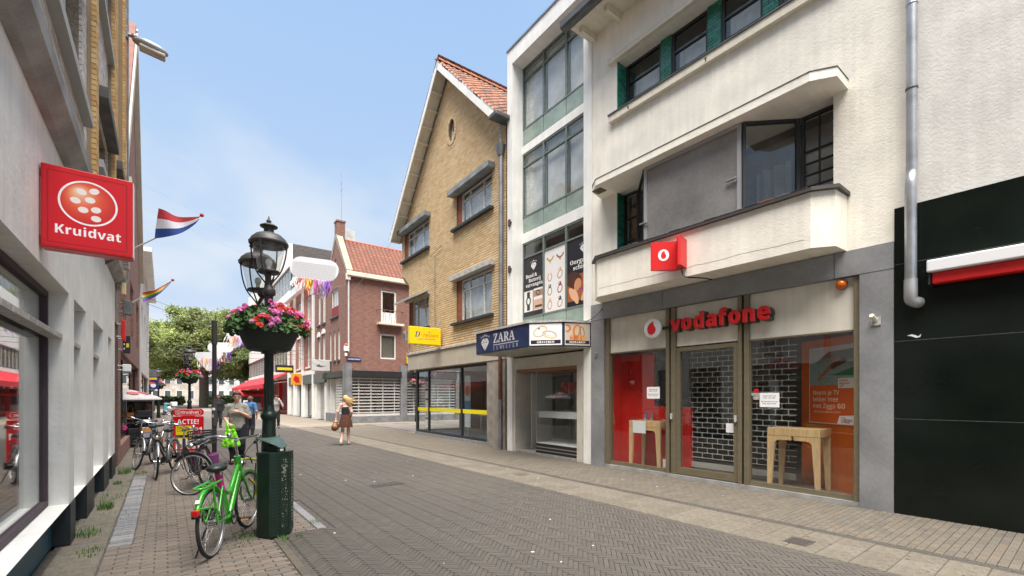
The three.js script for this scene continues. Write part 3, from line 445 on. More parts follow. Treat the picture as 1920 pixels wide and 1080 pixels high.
{
  const ph = (label, x, col) => { const t = thing('phone', label, 'phone', [x, 1.112, -0.30], 0.1, null, FV); part(t, 'body', rb(-0.03, 0.03, 0.03, 0.18, -0.006, 0.006, 0.004, 1).rotateX(-0.25), M.black); part(t, 'screen', bx(-0.026, 0.026, 0.04, 0.17, 0.0062, 0.0075).rotateX(-0.25), std(...col, { roughness: 0.2 })); part(t, 'stand', rb(-0.022, 0.022, 0, 0.05, -0.02, 0.02, 0.004, 1), M.trimLight); };
  ph('upright phone with blue screen on the left display table', 1.30, [0.03, 0.2, 0.5]); ph('upright phone with grey screen on the left display table', 1.46, [0.2, 0.22, 0.24]);
  const n = thing('paper_sheet', 'blank white sheet hanging over the front of the left table', 'paper', [1.30, 0.84, -0.082], 0, null, FV); part(n, 'page', bx(-0.17, 0.17, 0, 0.27, 0, 0.003), M.paper);
  const n2 = thing('paper_sheet', 'blank white sheet standing at the foot of the left window', 'paper', [1.90, 0.072, -0.17], 0, null, FV); part(n2, 'page', bx(-0.06, 0.06, 0, 0.25, 0, 0.004), M.paper);
  const note = print(256, 200, (g, w, h) => { g.fillStyle = '#f4f4f2'; g.fillRect(0, 0, w, h); g.fillStyle = '#333'; g.textAlign = 'center'; g.font = 'bold 22px sans-serif'; ['Galaxy Buds van', '€149,- voor €99,-'].forEach((t, i) => g.fillText(t, w / 2, 50 + i * 28)); ['Bij aanschaf van een', '€10e, €15 en S10+'].forEach((t, i) => g.fillText(t, w / 2, 130 + i * 28)); });
  const nt = (label, x, y) => { const t = thing('notice', label, 'notice', [x, y, -0.058], 0, 'printed notices on the shop glass', FV); part(t, 'page', bx(-0.16, 0.16, 0, 0.25, 0, 0.002), M.paper); sheet(t, 'print', -0.158, 0.158, 0.002, 0.248, 0.0025, note); };
  nt('printed white notice taped to the glass before the red wall', 1.68, 1.60); nt('printed white notice taped to the glass before the grille', 4.02, 1.46);
  const n3 = thing('paper_sheet', 'blank white sheet stuck on the shop door glass', 'paper', [3.36, 0.98, -0.058], 0, null, FV); part(n3, 'page', bx(-0.10, 0.10, 0, 0.17, 0, 0.002), M.paper);
  const st = thing('sticker', 'small red and white sticker on the right shop window', 'sticker', [3.80, 1.66, -0.058], 0, null, FV); part(st, 'upper', bx(-0.04, 0.04, 0.06, 0.12, 0, 0.002), M.red); part(st, 'lower', [bx(-0.08, 0.08, 0, 0.05, 0, 0.002), bx(-0.05, 0.05, -0.07, -0.01, 0, 0.002)], M.trimLight);
  const po = thing('poster', 'framed holiday poster on the orange display wall', 'poster', [4.68, 1.20, -0.86], -30 * DEG, null, FV);
  const pm = print(512, 700, (g, w, h) => {
    g.fillStyle = '#c4c8c8'; g.fillRect(0, 0, w, h * 0.5); g.fillStyle = '#5d6a62'; g.beginPath(); g.moveTo(100, 120); g.lineTo(220, 40); g.lineTo(w, 30); g.lineTo(w, 130); g.lineTo(60, 140); g.fill();
    g.fillStyle = '#8fa3a3'; g.fillRect(0, 140, w, 220); const r = rng(9); for (let i = 0; i < 260; i++) { g.fillStyle = r() > 0.5 ? '#a9bcbb' : '#6f8788'; g.fillRect(r() * w, 145 + r() * 210, 14 + r() * 30, 2); }
    g.strokeStyle = '#a86848'; g.lineWidth = 34; g.lineCap = 'round'; g.beginPath(); g.moveTo(110, 290); g.lineTo(260, 170); g.lineTo(330, 110); g.stroke(); g.strokeStyle = '#5a3a30'; g.lineWidth = 46; g.beginPath(); g.moveTo(270, 180); g.lineTo(400, 130); g.stroke(); g.fillStyle = '#2f7a55'; g.beginPath(); g.moveTo(260, 260); g.lineTo(w, 190); g.lineTo(w, 270); g.fill();
    g.fillStyle = '#e2600f'; g.fillRect(0, h * 0.5, w, h * 0.5); g.fillStyle = '#f1efe9'; g.fillRect(330, 290, 182, 90); g.fillStyle = '#c33'; g.font = 'bold 24px sans-serif'; ['probeer', 'Ziggo GO', 'nu!'].forEach((t, i) => g.fillText(t, 345, 318 + i * 26));
    g.fillStyle = '#fff3e6'; g.font = '60px sans-serif'; g.fillText('Neem je TV', 36, 440); g.fillText('lekker mee', 36, 502); g.fillText('met Ziggo', 36, 564); g.font = 'bold 60px sans-serif'; g.fillText('GO', 320, 564); g.font = '24px sans-serif'; g.fillText('Kijk ook op vakantie in de EU', 50, 606);
    g.fillStyle = '#fff'; g.beginPath(); g.moveTo(320, 700); g.lineTo(345, 630); g.lineTo(512, 620); g.lineTo(512, 700); g.fill(); g.fillStyle = '#b33'; g.font = 'bold 44px sans-serif'; g.fillText('ziggo', 375, 682); g.strokeStyle = '#b33'; g.lineWidth = 4; g.strokeRect(366, 644, 40, 44);
  });
  part(po, 'frame', [bx(-0.40, 0.56, -0.02, 1.30, 0.055, 0.068)], std(0.75, 0.75, 0.73)); sheet(po, 'print', -0.385, 0.545, -0.005, 1.285, 0.0695, pm);
}
// ---------------------------------------------------------------- black tiled shop at the right edge
const bE = thing('shop_building', 'grey plastered building with polished black tile shopfront', 'building', [5.862, 0, 0], 0, null, FV);
{
  const W = 6;
  part(bE, 'wall', slab(rect(0, W, 4.31, 11), [hole(2.0, 4.6, 5.4, 7.2)], -0.3, -0.002), M.stuccoGrey);
  windowUnit(bE, 2.0, 4.6, 5.4, 7.2, -0.1, { vs: [3.3], mat: M.white, curtain: true });
  shell(bE, 0, W, 11, 9, M.stuccoGrey, -0.31);
  part(bE, 'flat_roof', bx(0.2, W - 0.2, 10.6, 10.8, -8.8, -0.31), M.lead);
  const bm = phys(0.009, 0.013, 0.010, { roughness: 0.14, specularIntensity: 0.45, map: metres(T.mottle, 1.5) });
  for (const [y0, y1] of [[0, 1.33], [1.336, 2.42], [2.426, 3.50], [3.506, 4.30]]) for (const [x0, x1] of [[-0.138, 1.60], [1.606, 3.3], [3.306, 6]]) part(bE, 'tile_panel', bx(x0, x1, y0, y1, -0.10, 0.03), bm);
  for (const y of [1.333, 2.423, 3.503]) part(bE, 'joint_strip', bx(-0.138, 6, y - 0.0025, y + 0.0025, -0.09, 0.029), M.trimGrey);
  part(bE, 'backing_wall', bx(0, W, 0, 4.3, -0.3, -0.11), M.darkRoom);
  part(bE, 'logo_mark', slab([[0, 0.02], [0.05, 0.035], [0.09, 0.02], [0.12, 0], [0.15, 0.03], [0.14, -0.01], [0.10, -0.02], [0.04, 0.012]], null, 0.031, 0.036).translate(0.0, 2.47, 0), M.paper);
  const aw = part(bE, 'awning_case', rb(0.24, 5.5, 3.28, 3.44, 0.031, 0.26, 0.02, 2), std(0.78, 0.78, 0.78, { roughness: 0.4 }));
  part(aw, 'awning_roll', rb(0.28, 5.46, 3.13, 3.275, 0.06, 0.20, 0.02, 2), M.red); part(aw, 'bracket', bx(0.252, 0.275, 3.12, 3.30, 0.032, 0.22), M.black);
}
{
  const d = thing('drainpipe', 'shiny zinc drainpipe with an elbow end above the black tiles', 'drainpipe', [5.93, 0, 0.12], 0, null, FV);
  part(d, 'pipe', [rod([0, 4.75, 0], [0, 10.3, 0], 0.062, 0.062, 18)], M.pipe);
  part(d, 'offset_bend', pipe([[0, 4.80, 0], [0, 4.70, 0], [0.0, 4.58, 0.04], [0, 4.5, 0.05], [0, 3.2, 0.05]], 0.066, 30, 18), M.pipe);
  part(d, 'elbow', pipe([[0, 3.24, 0.05], [0, 3.05, 0.05], [0.0, 2.97, 0.03], [0.04, 2.93, -0.02], [0.06, 2.93, -0.07]], 0.074, 24, 18), std(0.42, 0.43, 0.43, { metalness: 0.5, roughness: 0.45 }));
  part(d, 'clip', [lathe([[0.062, -0.012], [0.07, -0.012], [0.07, 0.012], [0.062, 0.012]], 18).translate(0, 5.85, 0), bx(-0.012, 0.012, 5.84, 5.865, -0.12, -0.06)], M.lead);
  part(d, 'clip', [lathe([[0.062, -0.01], [0.068, -0.01], [0.068, 0.01], [0.062, 0.01]], 18).translate(0, 7.0, 0)], M.pipe);
}
// ---------------------------------------------------------------- white framed jeweller's building
const bZ = thing('jeweller_building', 'narrow white framed building with green spandrels and large windows', 'building', [0, 0, 0], 0, null, FZ);
{
  const W = 3.325, zf = -0.4;
  // white concrete frame
  part(bZ, 'frame_column', [bx(-0.20, 0.05, 0, 12.1, -0.8, 0.0)], M.white);
  part(bZ, 'frame_column', [bx(3.05, W, 0, 12.1, -0.8, 0.012)], M.white);
  part(bZ, 'frame_beam', [bx(0.052, 3.048, 11.64, 12.1, -0.8, 0.0)], M.white);
  part(bZ, 'roof_edge', [bx(-0.22, W + 0.02, 12.102, 12.15, -0.85, 0.03)], M.zinc);
  shell(bZ, -0.2, W, 12.1, 9, M.whitePaint, -0.81);
  parts(bZ, 'floor_slab', [2.75, 6.4, 9.02, 11.85].map(y => bx(0.0, W - 0.2, y, y + 0.22, -8.8, -0.81)), M.interior);
  part(bZ, 'inner_wall', bx(0.0, 3.12, 2.98, 11.8, -3.2, -3.0), M.interior);
  const xs = [0.055, 1.02, 1.97, 3.045];
  const floor = (yS, yG, yT, yTop, cloth) => {
    for (let i = 0; i < 3; i++) part(bZ, 'spandrel_panel', bx(xs[i] + 0.012, xs[i + 1] - 0.012, yS, yG - 0.002, zf - 0.06, zf - 0.015), M.spandrel);
    const f = []; for (const x of xs) f.push(bx(Math.max(0.052, x - 0.03), Math.min(3.048, x + 0.03), yG, yTop, zf - 0.08, zf)); for (const y of [yG, yT, yTop - 0.05]) for (let i = 0; i < 3; i++) f.push(bx(xs[i] + 0.03, xs[i + 1] - 0.03, y, y + 0.045, zf - 0.078, zf - 0.004));
    const w = part(bZ, 'window', f, M.greenFrame);
    for (let i = 0; i < 3; i++) { part(w, 'pane', bx(xs[i] + 0.03, xs[i + 1] - 0.03, yG + 0.045, yT, zf - 0.045, zf - 0.037), M.glass); part(w, 'pane', bx(xs[i] + 0.03, xs[i + 1] - 0.03, yT + 0.045, yTop - 0.05, zf - 0.045, zf - 0.037), M.glass); if (cloth) part(w, 'blind', bx(xs[i] + 0.035, xs[i + 1] - 0.035, yG + (i === 1 && cloth === 2 ? 0.05 : 0.05), yTop - 0.06, zf - 0.16, zf - 0.15), M.blind); }
    if (cloth) part(w, 'curtain', drape(xs[0] + 0.04, xs[0] + 0.36, yG + 0.05, yT, zf - 0.12, 0.02), M.curtain);
    return w;
  };
  floor(9.26, 9.76, 11.24, 11.638, 1); floor(6.60, 7.08, 8.60, 9.018, 2);
  part(bZ, 'floor_band', bx(0.052, 3.048, 9.022, 9.255, -0.79, zf + 0.01), M.white);
  part(bZ, 'floor_band', bx(0.052, 3.048, 6.30, 6.595, -0.79, zf + 0.01), M.white);
  floor(3.55, 4.0, 5.83, 6.298, 0);
  part(bZ, 'shop_beam', bx(0.052, 3.048, 2.78, 3.549, -0.79, zf + 0.008), M.white);
  for (const [x, y] of [[-0.06, 6.78], [-0.06, 5.38]]) part(bZ, 'anchor', [bx(x - 0.04, x + 0.04, y, y + 0.2, 0.001, 0.05), bx(x + 0.04, x + 0.10, y + 0.08, y + 0.12, 0.001, 0.03)], std(0.10, 0.05, 0.03));
  // ground floor
  part(bZ, 'portal', [bx(0.052, 0.16, 0.0, 2.775, -0.6, -0.04), bx(2.76, 3.048, 0.0, 2.775, -0.6, -0.04), bx(0.16, 2.76, 2.44, 2.775, -0.6, -0.04)], std(0.66, 0.62, 0.55, { map: metres(T.streak, 1.4), roughness: 0.7 }));
  part(bZ, 'step', bx(0.162, 2.758, 0.0, 0.06, -1.6, -0.06), std(0.42, 0.40, 0.36, { map: metres(T.mottle, 0.7) }));
  part(bZ, 'head_rail', bx(0.162, 2.758, 2.35, 2.438, -0.5, -0.1), std(0.26, 0.13, 0.06, { roughness: 0.5 }));
  const sw = part(bZ, 'shop_window', [bx(1.06, 1.085, 0.06, 2.348, -0.13, -0.105), bx(2.735, 2.757, 0.06, 2.348, -0.13, -0.105)], M.steel);
  part(sw, 'pane', bx(1.086, 2.734, 0.34, 2.348, -0.122, -0.114), M.glass); part(sw, 'pane', bx(1.06, 1.068, 0.34, 2.348, -1.35, -0.131), M.glass);
  part(sw, 'lock', rb(1.04, 1.12, 1.15, 1.22, -0.1045, -0.09, 0.005, 1), M.steel);
  const plinth = part(bZ, 'display_plinth', [bx(1.06, 2.757, 0.062, 0.13, -1.5, -0.10), bx(1.06, 2.757, 0.16, 0.22, -1.5, -0.10), bx(1.06, 2.757, 0.25, 0.33, -1.5, -0.10)], M.black);
  part(plinth, 'metal_band', [bx(1.06, 2.757, 0.131, 0.159, -1.5, -0.095), bx(1.06, 2.757, 0.221, 0.249, -1.5, -0.095)], M.steel); part(plinth, 'display_floor', bx(1.07, 2.75, 0.331, 0.345, -1.5, -0.125), M.paper);
  const sh = part(bZ, 'display_shelf', bx(1.10, 2.73, 1.06, 1.23, -1.3, -0.16), M.paper); part(sh, 'support_pane', [bx(1.7, 1.708, 0.346, 1.058, -1.2, -0.2), bx(2.2, 2.208, 0.346, 1.058, -1.2, -0.2)], M.glass);
  part(bZ, 'doorway_panel', [bx(0.164, 0.22, 0.061, 2.348, -1.5, -0.62), bx(0.22, 1.05, 0.061, 0.33, -1.5, -1.44)], M.white);
  const dr = part(bZ, 'door', [bx(0.22, 0.29, 0.34, 2.34, -1.5, -1.45), bx(0.98, 1.05, 0.34, 2.34, -1.5, -1.45), bx(0.29, 0.98, 0.34, 0.42, -1.5, -1.45), bx(0.29, 0.98, 2.26, 2.34, -1.5, -1.45)], M.trimGrey); part(dr, 'pane', bx(0.29, 0.98, 0.42, 2.26, -1.48, -1.47), M.glass);
  part(bZ, 'inner_wall', [bx(0.0, 3.12, 0, 2.74, -3.9, -3.7), bx(1.07, 2.75, 0.35, 2.34, -1.62, -1.55)], std(0.40, 0.41, 0.40));
  const fifty = part(bZ, 'sale_letters', [...[['5', 1.66], ['0', 1.93], ['%', 2.2]].map(([c, x]) => text3(c, 0.32, 0.012).translate(x, 1.72, -0.5))], std(0.5, 0.03, 0.02), { label: 'red discount figures hanging in the window' });
  part(bZ, 'hook', rod([2.2, 2.1, -0.494], [2.2, 2.35, -0.494], 0.004, 0.004, 5), M.steel);
}
{ // printed window posters
  const diamond = (g, x, y, s, col, ln) => { g.fillStyle = col; g.beginPath(); g.moveTo(x - s, y); g.lineTo(x - s * 0.6, y - s * 0.55); g.lineTo(x + s * 0.6, y - s * 0.55); g.lineTo(x + s, y); g.lineTo(x, y + s * 1.15); g.closePath(); g.fill(); g.strokeStyle = ln; g.lineWidth = Math.max(1, s * 0.05); g.beginPath(); g.moveTo(x - s, y); g.lineTo(x + s, y); g.moveTo(x - s * 0.6, y - s * 0.55); g.lineTo(x - s * 0.35, y); g.lineTo(x, y + s * 1.15); g.lineTo(x + s * 0.35, y); g.lineTo(x + s * 0.6, y - s * 0.55); g.moveTo(x - s * 0.35, y); g.lineTo(x, y - s * 0.55); g.lineTo(x + s * 0.35, y); g.stroke();
    for (let i = -2; i <= 2; i++) { const sx = x + i * s * 0.48, sy = y - s * (1.0 - Math.abs(i) * 0.13), rr = s * (0.26 - Math.abs(i) * 0.05); g.fillStyle = col; g.beginPath(); for (let k = 0; k < 10; k++) { const a = -Math.PI / 2 + k * Math.PI / 5, q = k % 2 ? rr * 0.4 : rr; g.lineTo(sx + Math.cos(a) * q, sy + Math.sin(a) * q); } g.closePath(); g.fill(); } };
  const ring = (g, x, y, rx, ry, rot, col, lw) => { g.strokeStyle = col; g.lineWidth = lw; g.beginPath(); g.ellipse(x, y, rx, ry, rot, 0, 6.3); g.stroke(); };
  const p1 = print(256, 512, (g, w, h) => { g.fillStyle = '#26242a'; g.fillRect(0, 0, w, h); diamond(g, 130, 80, 38, '#e8e6e2', '#55525a'); g.fillStyle = '#efece6'; g.font = 'bold 42px serif'; g.textAlign = 'left'; g.fillText('Band &', 22, 178); g.fillText('Batterij', 62, 218); g.fillText('vervangen', 22, 258); g.fillStyle = '#dcdad6'; g.fillRect(0, 290, 120, 180); g.fillRect(128, 285, 128, 185); ring(g, 60, 380, 26, 34, 0, '#2a2828', 15); g.fillStyle = '#2a2828'; g.fillRect(40, 300, 40, 45); g.fillRect(40, 415, 40, 45); g.fillStyle = '#a8826e'; g.fillRect(132, 300, 120, 55); g.fillStyle = '#c9a58e'; g.fillRect(132, 380, 120, 85); ring(g, 190, 325, 28, 18, 0.3, '#3a3236', 9); g.fillStyle = '#3a3430'; g.fillRect(150, 430, 90, 18); });
  const p2 = print(256, 512, (g, w, h) => { g.fillStyle = '#dedbd8'; g.fillRect(0, 0, w, h); for (const [x, c] of [[70, '#b8924a'], [190, '#94643a']]) { g.strokeStyle = c; g.lineWidth = 15; g.beginPath(); g.arc(x, 50, 42, 0.3, Math.PI - 0.3); g.stroke(); g.fillStyle = c; g.beginPath(); g.moveTo(x - 16, 86); g.lineTo(x + 16, 86); g.lineTo(x, 122); g.fill(); } const cs = ['#b08a6a', '#b07f50', '#9a8872', '#8a4a42', '#b89272', '#a98662']; let k = 0; for (const y of [210, 325, 440]) for (const x of [64, 188]) { ring(g, x, y + 18, 24, 32, (k % 2 ? 0.5 : 0.1), cs[k], 9); g.fillStyle = ['#e8cdb8', '#c9a27e', '#5a5c66', '#8a1f3a', '#c9a088', '#3a3a44'][k]; g.beginPath(); g.arc(x, y - 22, 17, 0, 7); g.fill(); g.fillStyle = '#f4f0ea'; g.beginPath(); g.arc(x - 5, y - 27, 5, 0, 7); g.fill(); k++; } });
  const p3 = print(256, 512, (g, w, h) => { g.fillStyle = '#1d1b20'; g.fillRect(0, 0, w, h); diamond(g, 160, 84, 40, '#e8e6e2', '#55525a'); g.fillStyle = '#efece6'; g.font = 'bold 46px serif'; g.fillText('Oorgaatjes', 24, 190); g.fillText('schieten', 54, 236); g.fillStyle = '#9a5a36'; g.fillRect(0, 272, w, 200); g.fillStyle = '#4a2a1c'; g.beginPath(); g.ellipse(60, 310, 80, 60, 0.4, 0, 7); g.fill(); g.fillStyle = '#c48a62'; g.beginPath(); g.ellipse(100, 350, 34, 46, 0.2, 0, 7); g.fill(); g.fillStyle = '#d9a884'; for (const [x, y, a] of [[50, 420, -0.5], [80, 440, -0.3], [170, 430, 0.6], [210, 445, 0.5]]) { g.beginPath(); g.ellipse(x, y, 24, 62, a, 0, 7); g.fill(); } g.strokeStyle = '#8a2f9a'; g.lineWidth = 8; g.beginPath(); g.moveTo(110, 385); g.lineTo(256, 400); g.stroke(); });
  const mk = (lab, x0, x1, m) => { const t = thing('window_poster', lab, 'poster', [x0, 4.05, -0.432], 0, 'printed posters in the jeweller window', FZ); part(t, 'sheet', bx(0, x1 - x0, 0, 1.775, 0, 0.002), M.paper); sheet(t, 'print', 0, x1 - x0, 0, 1.775, 0.003, m); };
  mk('black window poster with white diamond above watches', 0.09, 0.985, p1); mk('white window poster with gold rings and necklaces', 1.055, 1.935, p2); mk('black window poster with diamond above an ear being pierced', 2.005, 3.01, p3);
  // canopy with printed faces
  const c = thing('shop_canopy', 'dark blue boxed canopy with jewellery adverts above the jeweller door', 'canopy', [0, 2.82, 0], 0, null, FZ);
  const out = [[-0.02, -0.38], [-0.02, 1.22], [2.40, 1.24], [3.05, 0.68], [3.30, 0.014], [3.04, 0.012], [3.04, -0.38]];
  part(c, 'body', plan(out, 0.03, 0.60), std(0.025, 0.03, 0.06, { roughness: 0.4 }));
  part(c, 'soffit', plan(out.map(p => [p[0] * 0.995, p[1] > 0.02 ? p[1] - 0.015 : p[1]]), 0.0, 0.029), std(0.46, 0.45, 0.38, { roughness: 0.5, map: metres(T.mottle, 1.2) }));
  part(c, 'top_edge', plan([[-0.05, -0.38], [-0.05, 1.255], [2.415, 1.275], [3.09, 0.70], [3.322, 0.015], [3.04, 0.013], [3.04, -0.38]], 0.601, 0.65), M.trimLight);
  const s1 = print(1024, 240, (g, w, h) => { g.fillStyle = '#1b2748'; g.fillRect(0, 0, w, h); const r = rng(4); for (let i = 0; i < 40; i++) { g.fillStyle = `rgba(${30 + r() * 30},${50 + r() * 30},${90 + r() * 30},0.12)`; g.beginPath(); g.ellipse(r() * w, r() * h, 60 + r() * 90, 15 + r() * 30, r(), 0, 7); g.fill(); } diamond(g, 190, 120, 90, '#c9c6c4', '#23294a'); g.fillStyle = '#c9c6c4'; g.font = 'bold 150px serif'; g.textAlign = 'left'; g.fillText('ZARA', 370, 142); g.fillRect(370, 162, 500, 8); g.font = '52px serif'; 'JEWELIER'.split('').forEach((t, i) => g.fillText(t, 376 + i * 64, 222)); });
  const s2 = print(512, 340, (g, w, h) => { g.fillStyle = '#f2f1ee'; g.fillRect(0, 0, w, h); ring(g, 170, 120, 100, 62, -0.5, '#c9c2b4', 42); ring(g, 170, 120, 96, 54, -0.5, '#efece4', 14); ring(g, 170, 124, 118, 78, -0.5, '#cfa23e', 8); ring(g, 320, 170, 112, 50, 0.25, '#d9d2c2', 34); ring(g, 320, 178, 114, 56, 0.25, '#d0a440', 9); ring(g, 318, 158, 96, 34, 0.25, '#8e8a84', 6); g.fillStyle = '#77746e'; g.fillRect(130, 60, 34, 28); g.fillStyle = '#231f2a'; g.fillRect(14, 262, w - 28, 64); g.fillStyle = '#fff'; g.font = 'bold 50px serif'; g.textAlign = 'center'; g.fillText('GRAVEREN', w / 2, 312); });
  const s3 = print(360, 400, (g, w, h) => { g.fillStyle = '#c9b9a4'; g.fillRect(0, 0, w, h); ring(g, 20, 90, 50, 60, 0, '#c8742a', 30); ring(g, 170, 130, 46, 110, 0.1, '#c9772e', 26); ring(g, 180, 130, 28, 90, 0.1, '#e0a35c', 8); ring(g, 250, 150, 30, 100, -0.1, '#8a4a1c', 10); for (let i = 0; i < 9; i++) ring(g, 130 + (i % 3) * 55, 250 + Math.floor(i / 3) * 22, 60, 22, 0, ['#d0762a', '#b85f22', '#e39a4a'][i % 3], 12); g.fillStyle = '#231f2a'; g.fillRect(0, 318, w, 64); g.fillStyle = '#fff'; g.font = 'bold 46px serif'; g.textAlign = 'center'; g.fillText('SIERADEN', w / 2, 366); });
  const face = (a, b, m, border) => { const L = Math.hypot(b[0] - a[0], b[1] - a[1]), ang = Math.atan2(-(b[1] - a[1]), b[0] - a[0]), q = 0.035; const put = g => g.rotateY(ang).translate(a[0], 0, a[1]); if (border) part(c, 'advert_frame', put(bx(q, L - q, 0.055, 0.575, 0.001, 0.008)), M.paper); part(c, 'advert', put(new THREE.PlaneGeometry(L - 2 * q - (border ? 0.02 : 0), border ? 0.50 : 0.545).translate(L / 2, 0.315, border ? 0.0095 : 0.004)), m, { keepUv: true }); };
  face([-0.02, 1.22], [2.40, 1.24], s1, false); face([2.40, 1.24], [3.05, 0.68], s2, true); face([3.05, 0.68], [3.30, 0.014], s3, true);
}
// ---------------------------------------------------------------- yellow brick gabled house (local x shifted so that 0 is the upper left corner)
const bD = thing('gabled_house', 'yellow brick house with steep tiled gable and glazed travel shop', 'house', [0, 0, 0], 0, null, FD);
{
  const W = 8.40, S = 1.35, zb = -0.05, dep = 9;                       // S: shift of measured x
  const xl = 0.0, eaveL = 8.95, eaveR = 10.15, ax = 4.62, ay = 13.75;
  const gable = y => { if (y < 3.52) return null; let a = 0, b = W; if (y < 6.55) a = 0.82; else if (y < 7.1) a = 0.82 * (1 - (y - 6.55) / 0.55) ** 0.6; if (y > eaveL) a = Math.max(0, (y - eaveL) / (ay - eaveL) * ax); if (y > eaveR) b = W - (y - eaveR) / (ay - eaveR) * (W - ax); return b - a > 0.15 ? [a, b] : null; };
  const wins = [[0.30, 2.86, 7.69, 8.92], [5.22, 7.60, 7.70, 8.92], [0.86, 2.86, 4.45, 5.80], [5.22, 7.60, 4.26, 5.82]];   // structural openings (with brick-red reveals)
  const outline = [[0.82, 3.52], [W, 3.52], [W, eaveR], [ax, ay], [0, eaveL], [0, 7.1], [0.30, 6.80], [0.6, 6.66], [0.82, 6.55]];
  const oval = Array.from({ length: 20 }, (_, i) => [4.85 + 0.24 * Math.cos(i / 20 * 6.2832), 11.55 + 0.40 * Math.sin(i / 20 * 6.2832)]);
  part(bD, 'mortar_wall', slab(outline, [...wins.map(w => hole(...w)), oval], -0.30, zb - 0.012), std(0.27, 0.185, 0.10, { map: metres(T.fine, 0.7), roughness: 0.95 }));
  const pal = [[0.73, 0.53, 0.29], [0.76, 0.57, 0.33], [0.70, 0.50, 0.26], [0.79, 0.62, 0.375], [0.66, 0.46, 0.235], [0.73, 0.55, 0.315]];
  brickwork(bD, { x0: 0, y0: 3.53, y1: 13.7, L: 0.222, ch: 0.083, d: 0.03, z: zb + 0.006, span: y => { const s = gable(y); return s; }, holes: [...wins, [4.57, 5.13, 11.12, 11.98]], palette: pal, seed: 8, joint: 0.006, bed: 0.021 });
  // oval window with radial bricks
  const ovr = []; for (let i = 0; i < 26; i++) { const t = i / 26 * 6.2832; ovr.push({ p: [4.85 + 0.315 * Math.cos(t), 11.55 + 0.475 * Math.sin(t), zb], r: [0, 0, Math.atan2(Math.sin(t) * 0.315, Math.cos(t) * 0.475)], s: [0.13, 0.062 + 0.03 * Math.abs(Math.cos(t)), 0.06], c: i }); }
  pieces(bD, 'arch_brick', 'arch_bricks', ovr, unitBox, pal, { mat: { map: T.brick } });
  const ow = part(bD, 'oval_window', [slab(oval.map(p => [4.85 + (p[0] - 4.85), p[1]]), [oval.map(p => [4.85 + (p[0] - 4.85) * 0.8, 11.55 + (p[1] - 11.55) * 0.88])], -0.22, -0.17), bx(4.64, 5.06, 11.53, 11.57, -0.21, -0.175), bx(4.83, 4.87, 11.19, 11.91, -0.209, -0.176)], M.white);
  part(ow, 'pane', slab(oval.map(p => [4.85 + (p[0] - 4.85) * 0.82, 11.55 + (p[1] - 11.55) * 0.9]), null, -0.20, -0.195), M.glass);
  // windows
  const redBrick = std(0.33, 0.115, 0.055, { map: metres(brickTex([250, 240, 235], [190, 170, 160], 3), 1.6, 1.1) });
  const frameM = std(0.86, 0.85, 0.81, { map: metres(T.fine, 0.5), roughness: 0.6 });
  wins.forEach(([a, b, c, d], i) => {
    const jamb = 0.32;
    part(bD, 'reveal', [bx(a + 0.001, a + jamb, c + 0.07, d - 0.001, -0.29, -0.10)], redBrick);
    const x0 = a + jamb + 0.002, w = b - x0;
    windowUnit(bD, x0, b - 0.03, c + 0.07, d - 0.004, -0.11, { fw: 0.05, bw: 0.045, mat: frameM, vs: [x0 + w * 0.27, x0 + w * 0.71], hs: [c + 0.07 + (d - c) * 0.70], glass: M.glass, curtain: i === 3 ? [x0 + 0.05, b - 0.1, c + 0.1, d - 0.03] : [x0 + 0.05, b - 0.08, c + 0.1, d - 0.06], cloth: i === 3 ? M.blind : M.curtain, amp: 0.012 });
    part(bD, 'sill', [rb(a - 0.22, b + 0.12, c - 0.03, c + 0.062, -0.10, 0.10, 0.008, 1)], std(0.045, 0.05, 0.05, { map: metres(T.mottle, 0.6), roughness: 0.6 }));
    if (i === 2) part(bD, 'sunblind', profile([[-0.09, 5.96], [0.10, 5.98], [0.55, 5.74], [0.55, 5.66], [0.50, 5.68], [0.10, 5.90], [-0.09, 5.90]], a - 0.35, b + 0.12), std(0.55, 0.53, 0.47, { map: metres(T.fine, 0.4) }));
    else part(bD, 'lintel', [rb(a - 0.22, b + 0.20, d + 0.02, d + 0.20, zb + 0.021, i === 3 ? 0.16 : 0.24, 0.01, 1), bx(a, b, d + 0.0, d + 0.12, -0.28, zb + 0.02)], i === 3 ? M.trimLight : std(0.32, 0.34, 0.34, { map: metres(T.mottle, 0.8), roughness: 0.6 }));
  });
  part(bD, 'lintel', bx(0.5, 2.98, 5.82, 5.95, -0.28, 0.05), M.trimLight);
  // verge: barge boards, boarded soffit with ribs, tiles
  const zo = 0.42, slope = (x0, y0, x1, y1) => { const L = Math.hypot(x1 - x0, y1 - y0), a = Math.atan2(y1 - y0, x1 - x0); return { L, put: g => g.rotateZ(a).translate(x0, y0, 0), a, x0, y0 }; };
  const le = slope(-0.30, 8.78, ax, ay + 0.28), re = slope(ax, ay + 0.28, W + 0.10, 10.18);
  for (const s of [le, re]) {
    part(bD, 'soffit', s.put(bx(0, s.L, -0.08, -0.05, zb + 0.03, zo)), M.cream);
    part(bD, 'barge_board', s.put(bx(0, s.L, -0.20, 0.05, zo + 0.001, zo + 0.04)), M.white);
    part(bD, 'roof_board', s.put(bx(0, s.L, -0.05, 0.0, -dep, zo)), M.interior);
  }
  for (let k = 0; k <= 11; k++) part(bD, 'soffit_rib', le.put(bx(0.02 + k * le.L / 11.6, 0.09 + k * le.L / 11.6, -0.20, -0.081, zb + 0.03, zo)), M.cream);
  for (let k = 0; k <= 8; k++) part(bD, 'soffit_rib', re.put(bx(0.1 + k * re.L / 8.8, 0.17 + k * re.L / 8.8, -0.14, -0.081, zb + 0.03, zo)), M.cream);
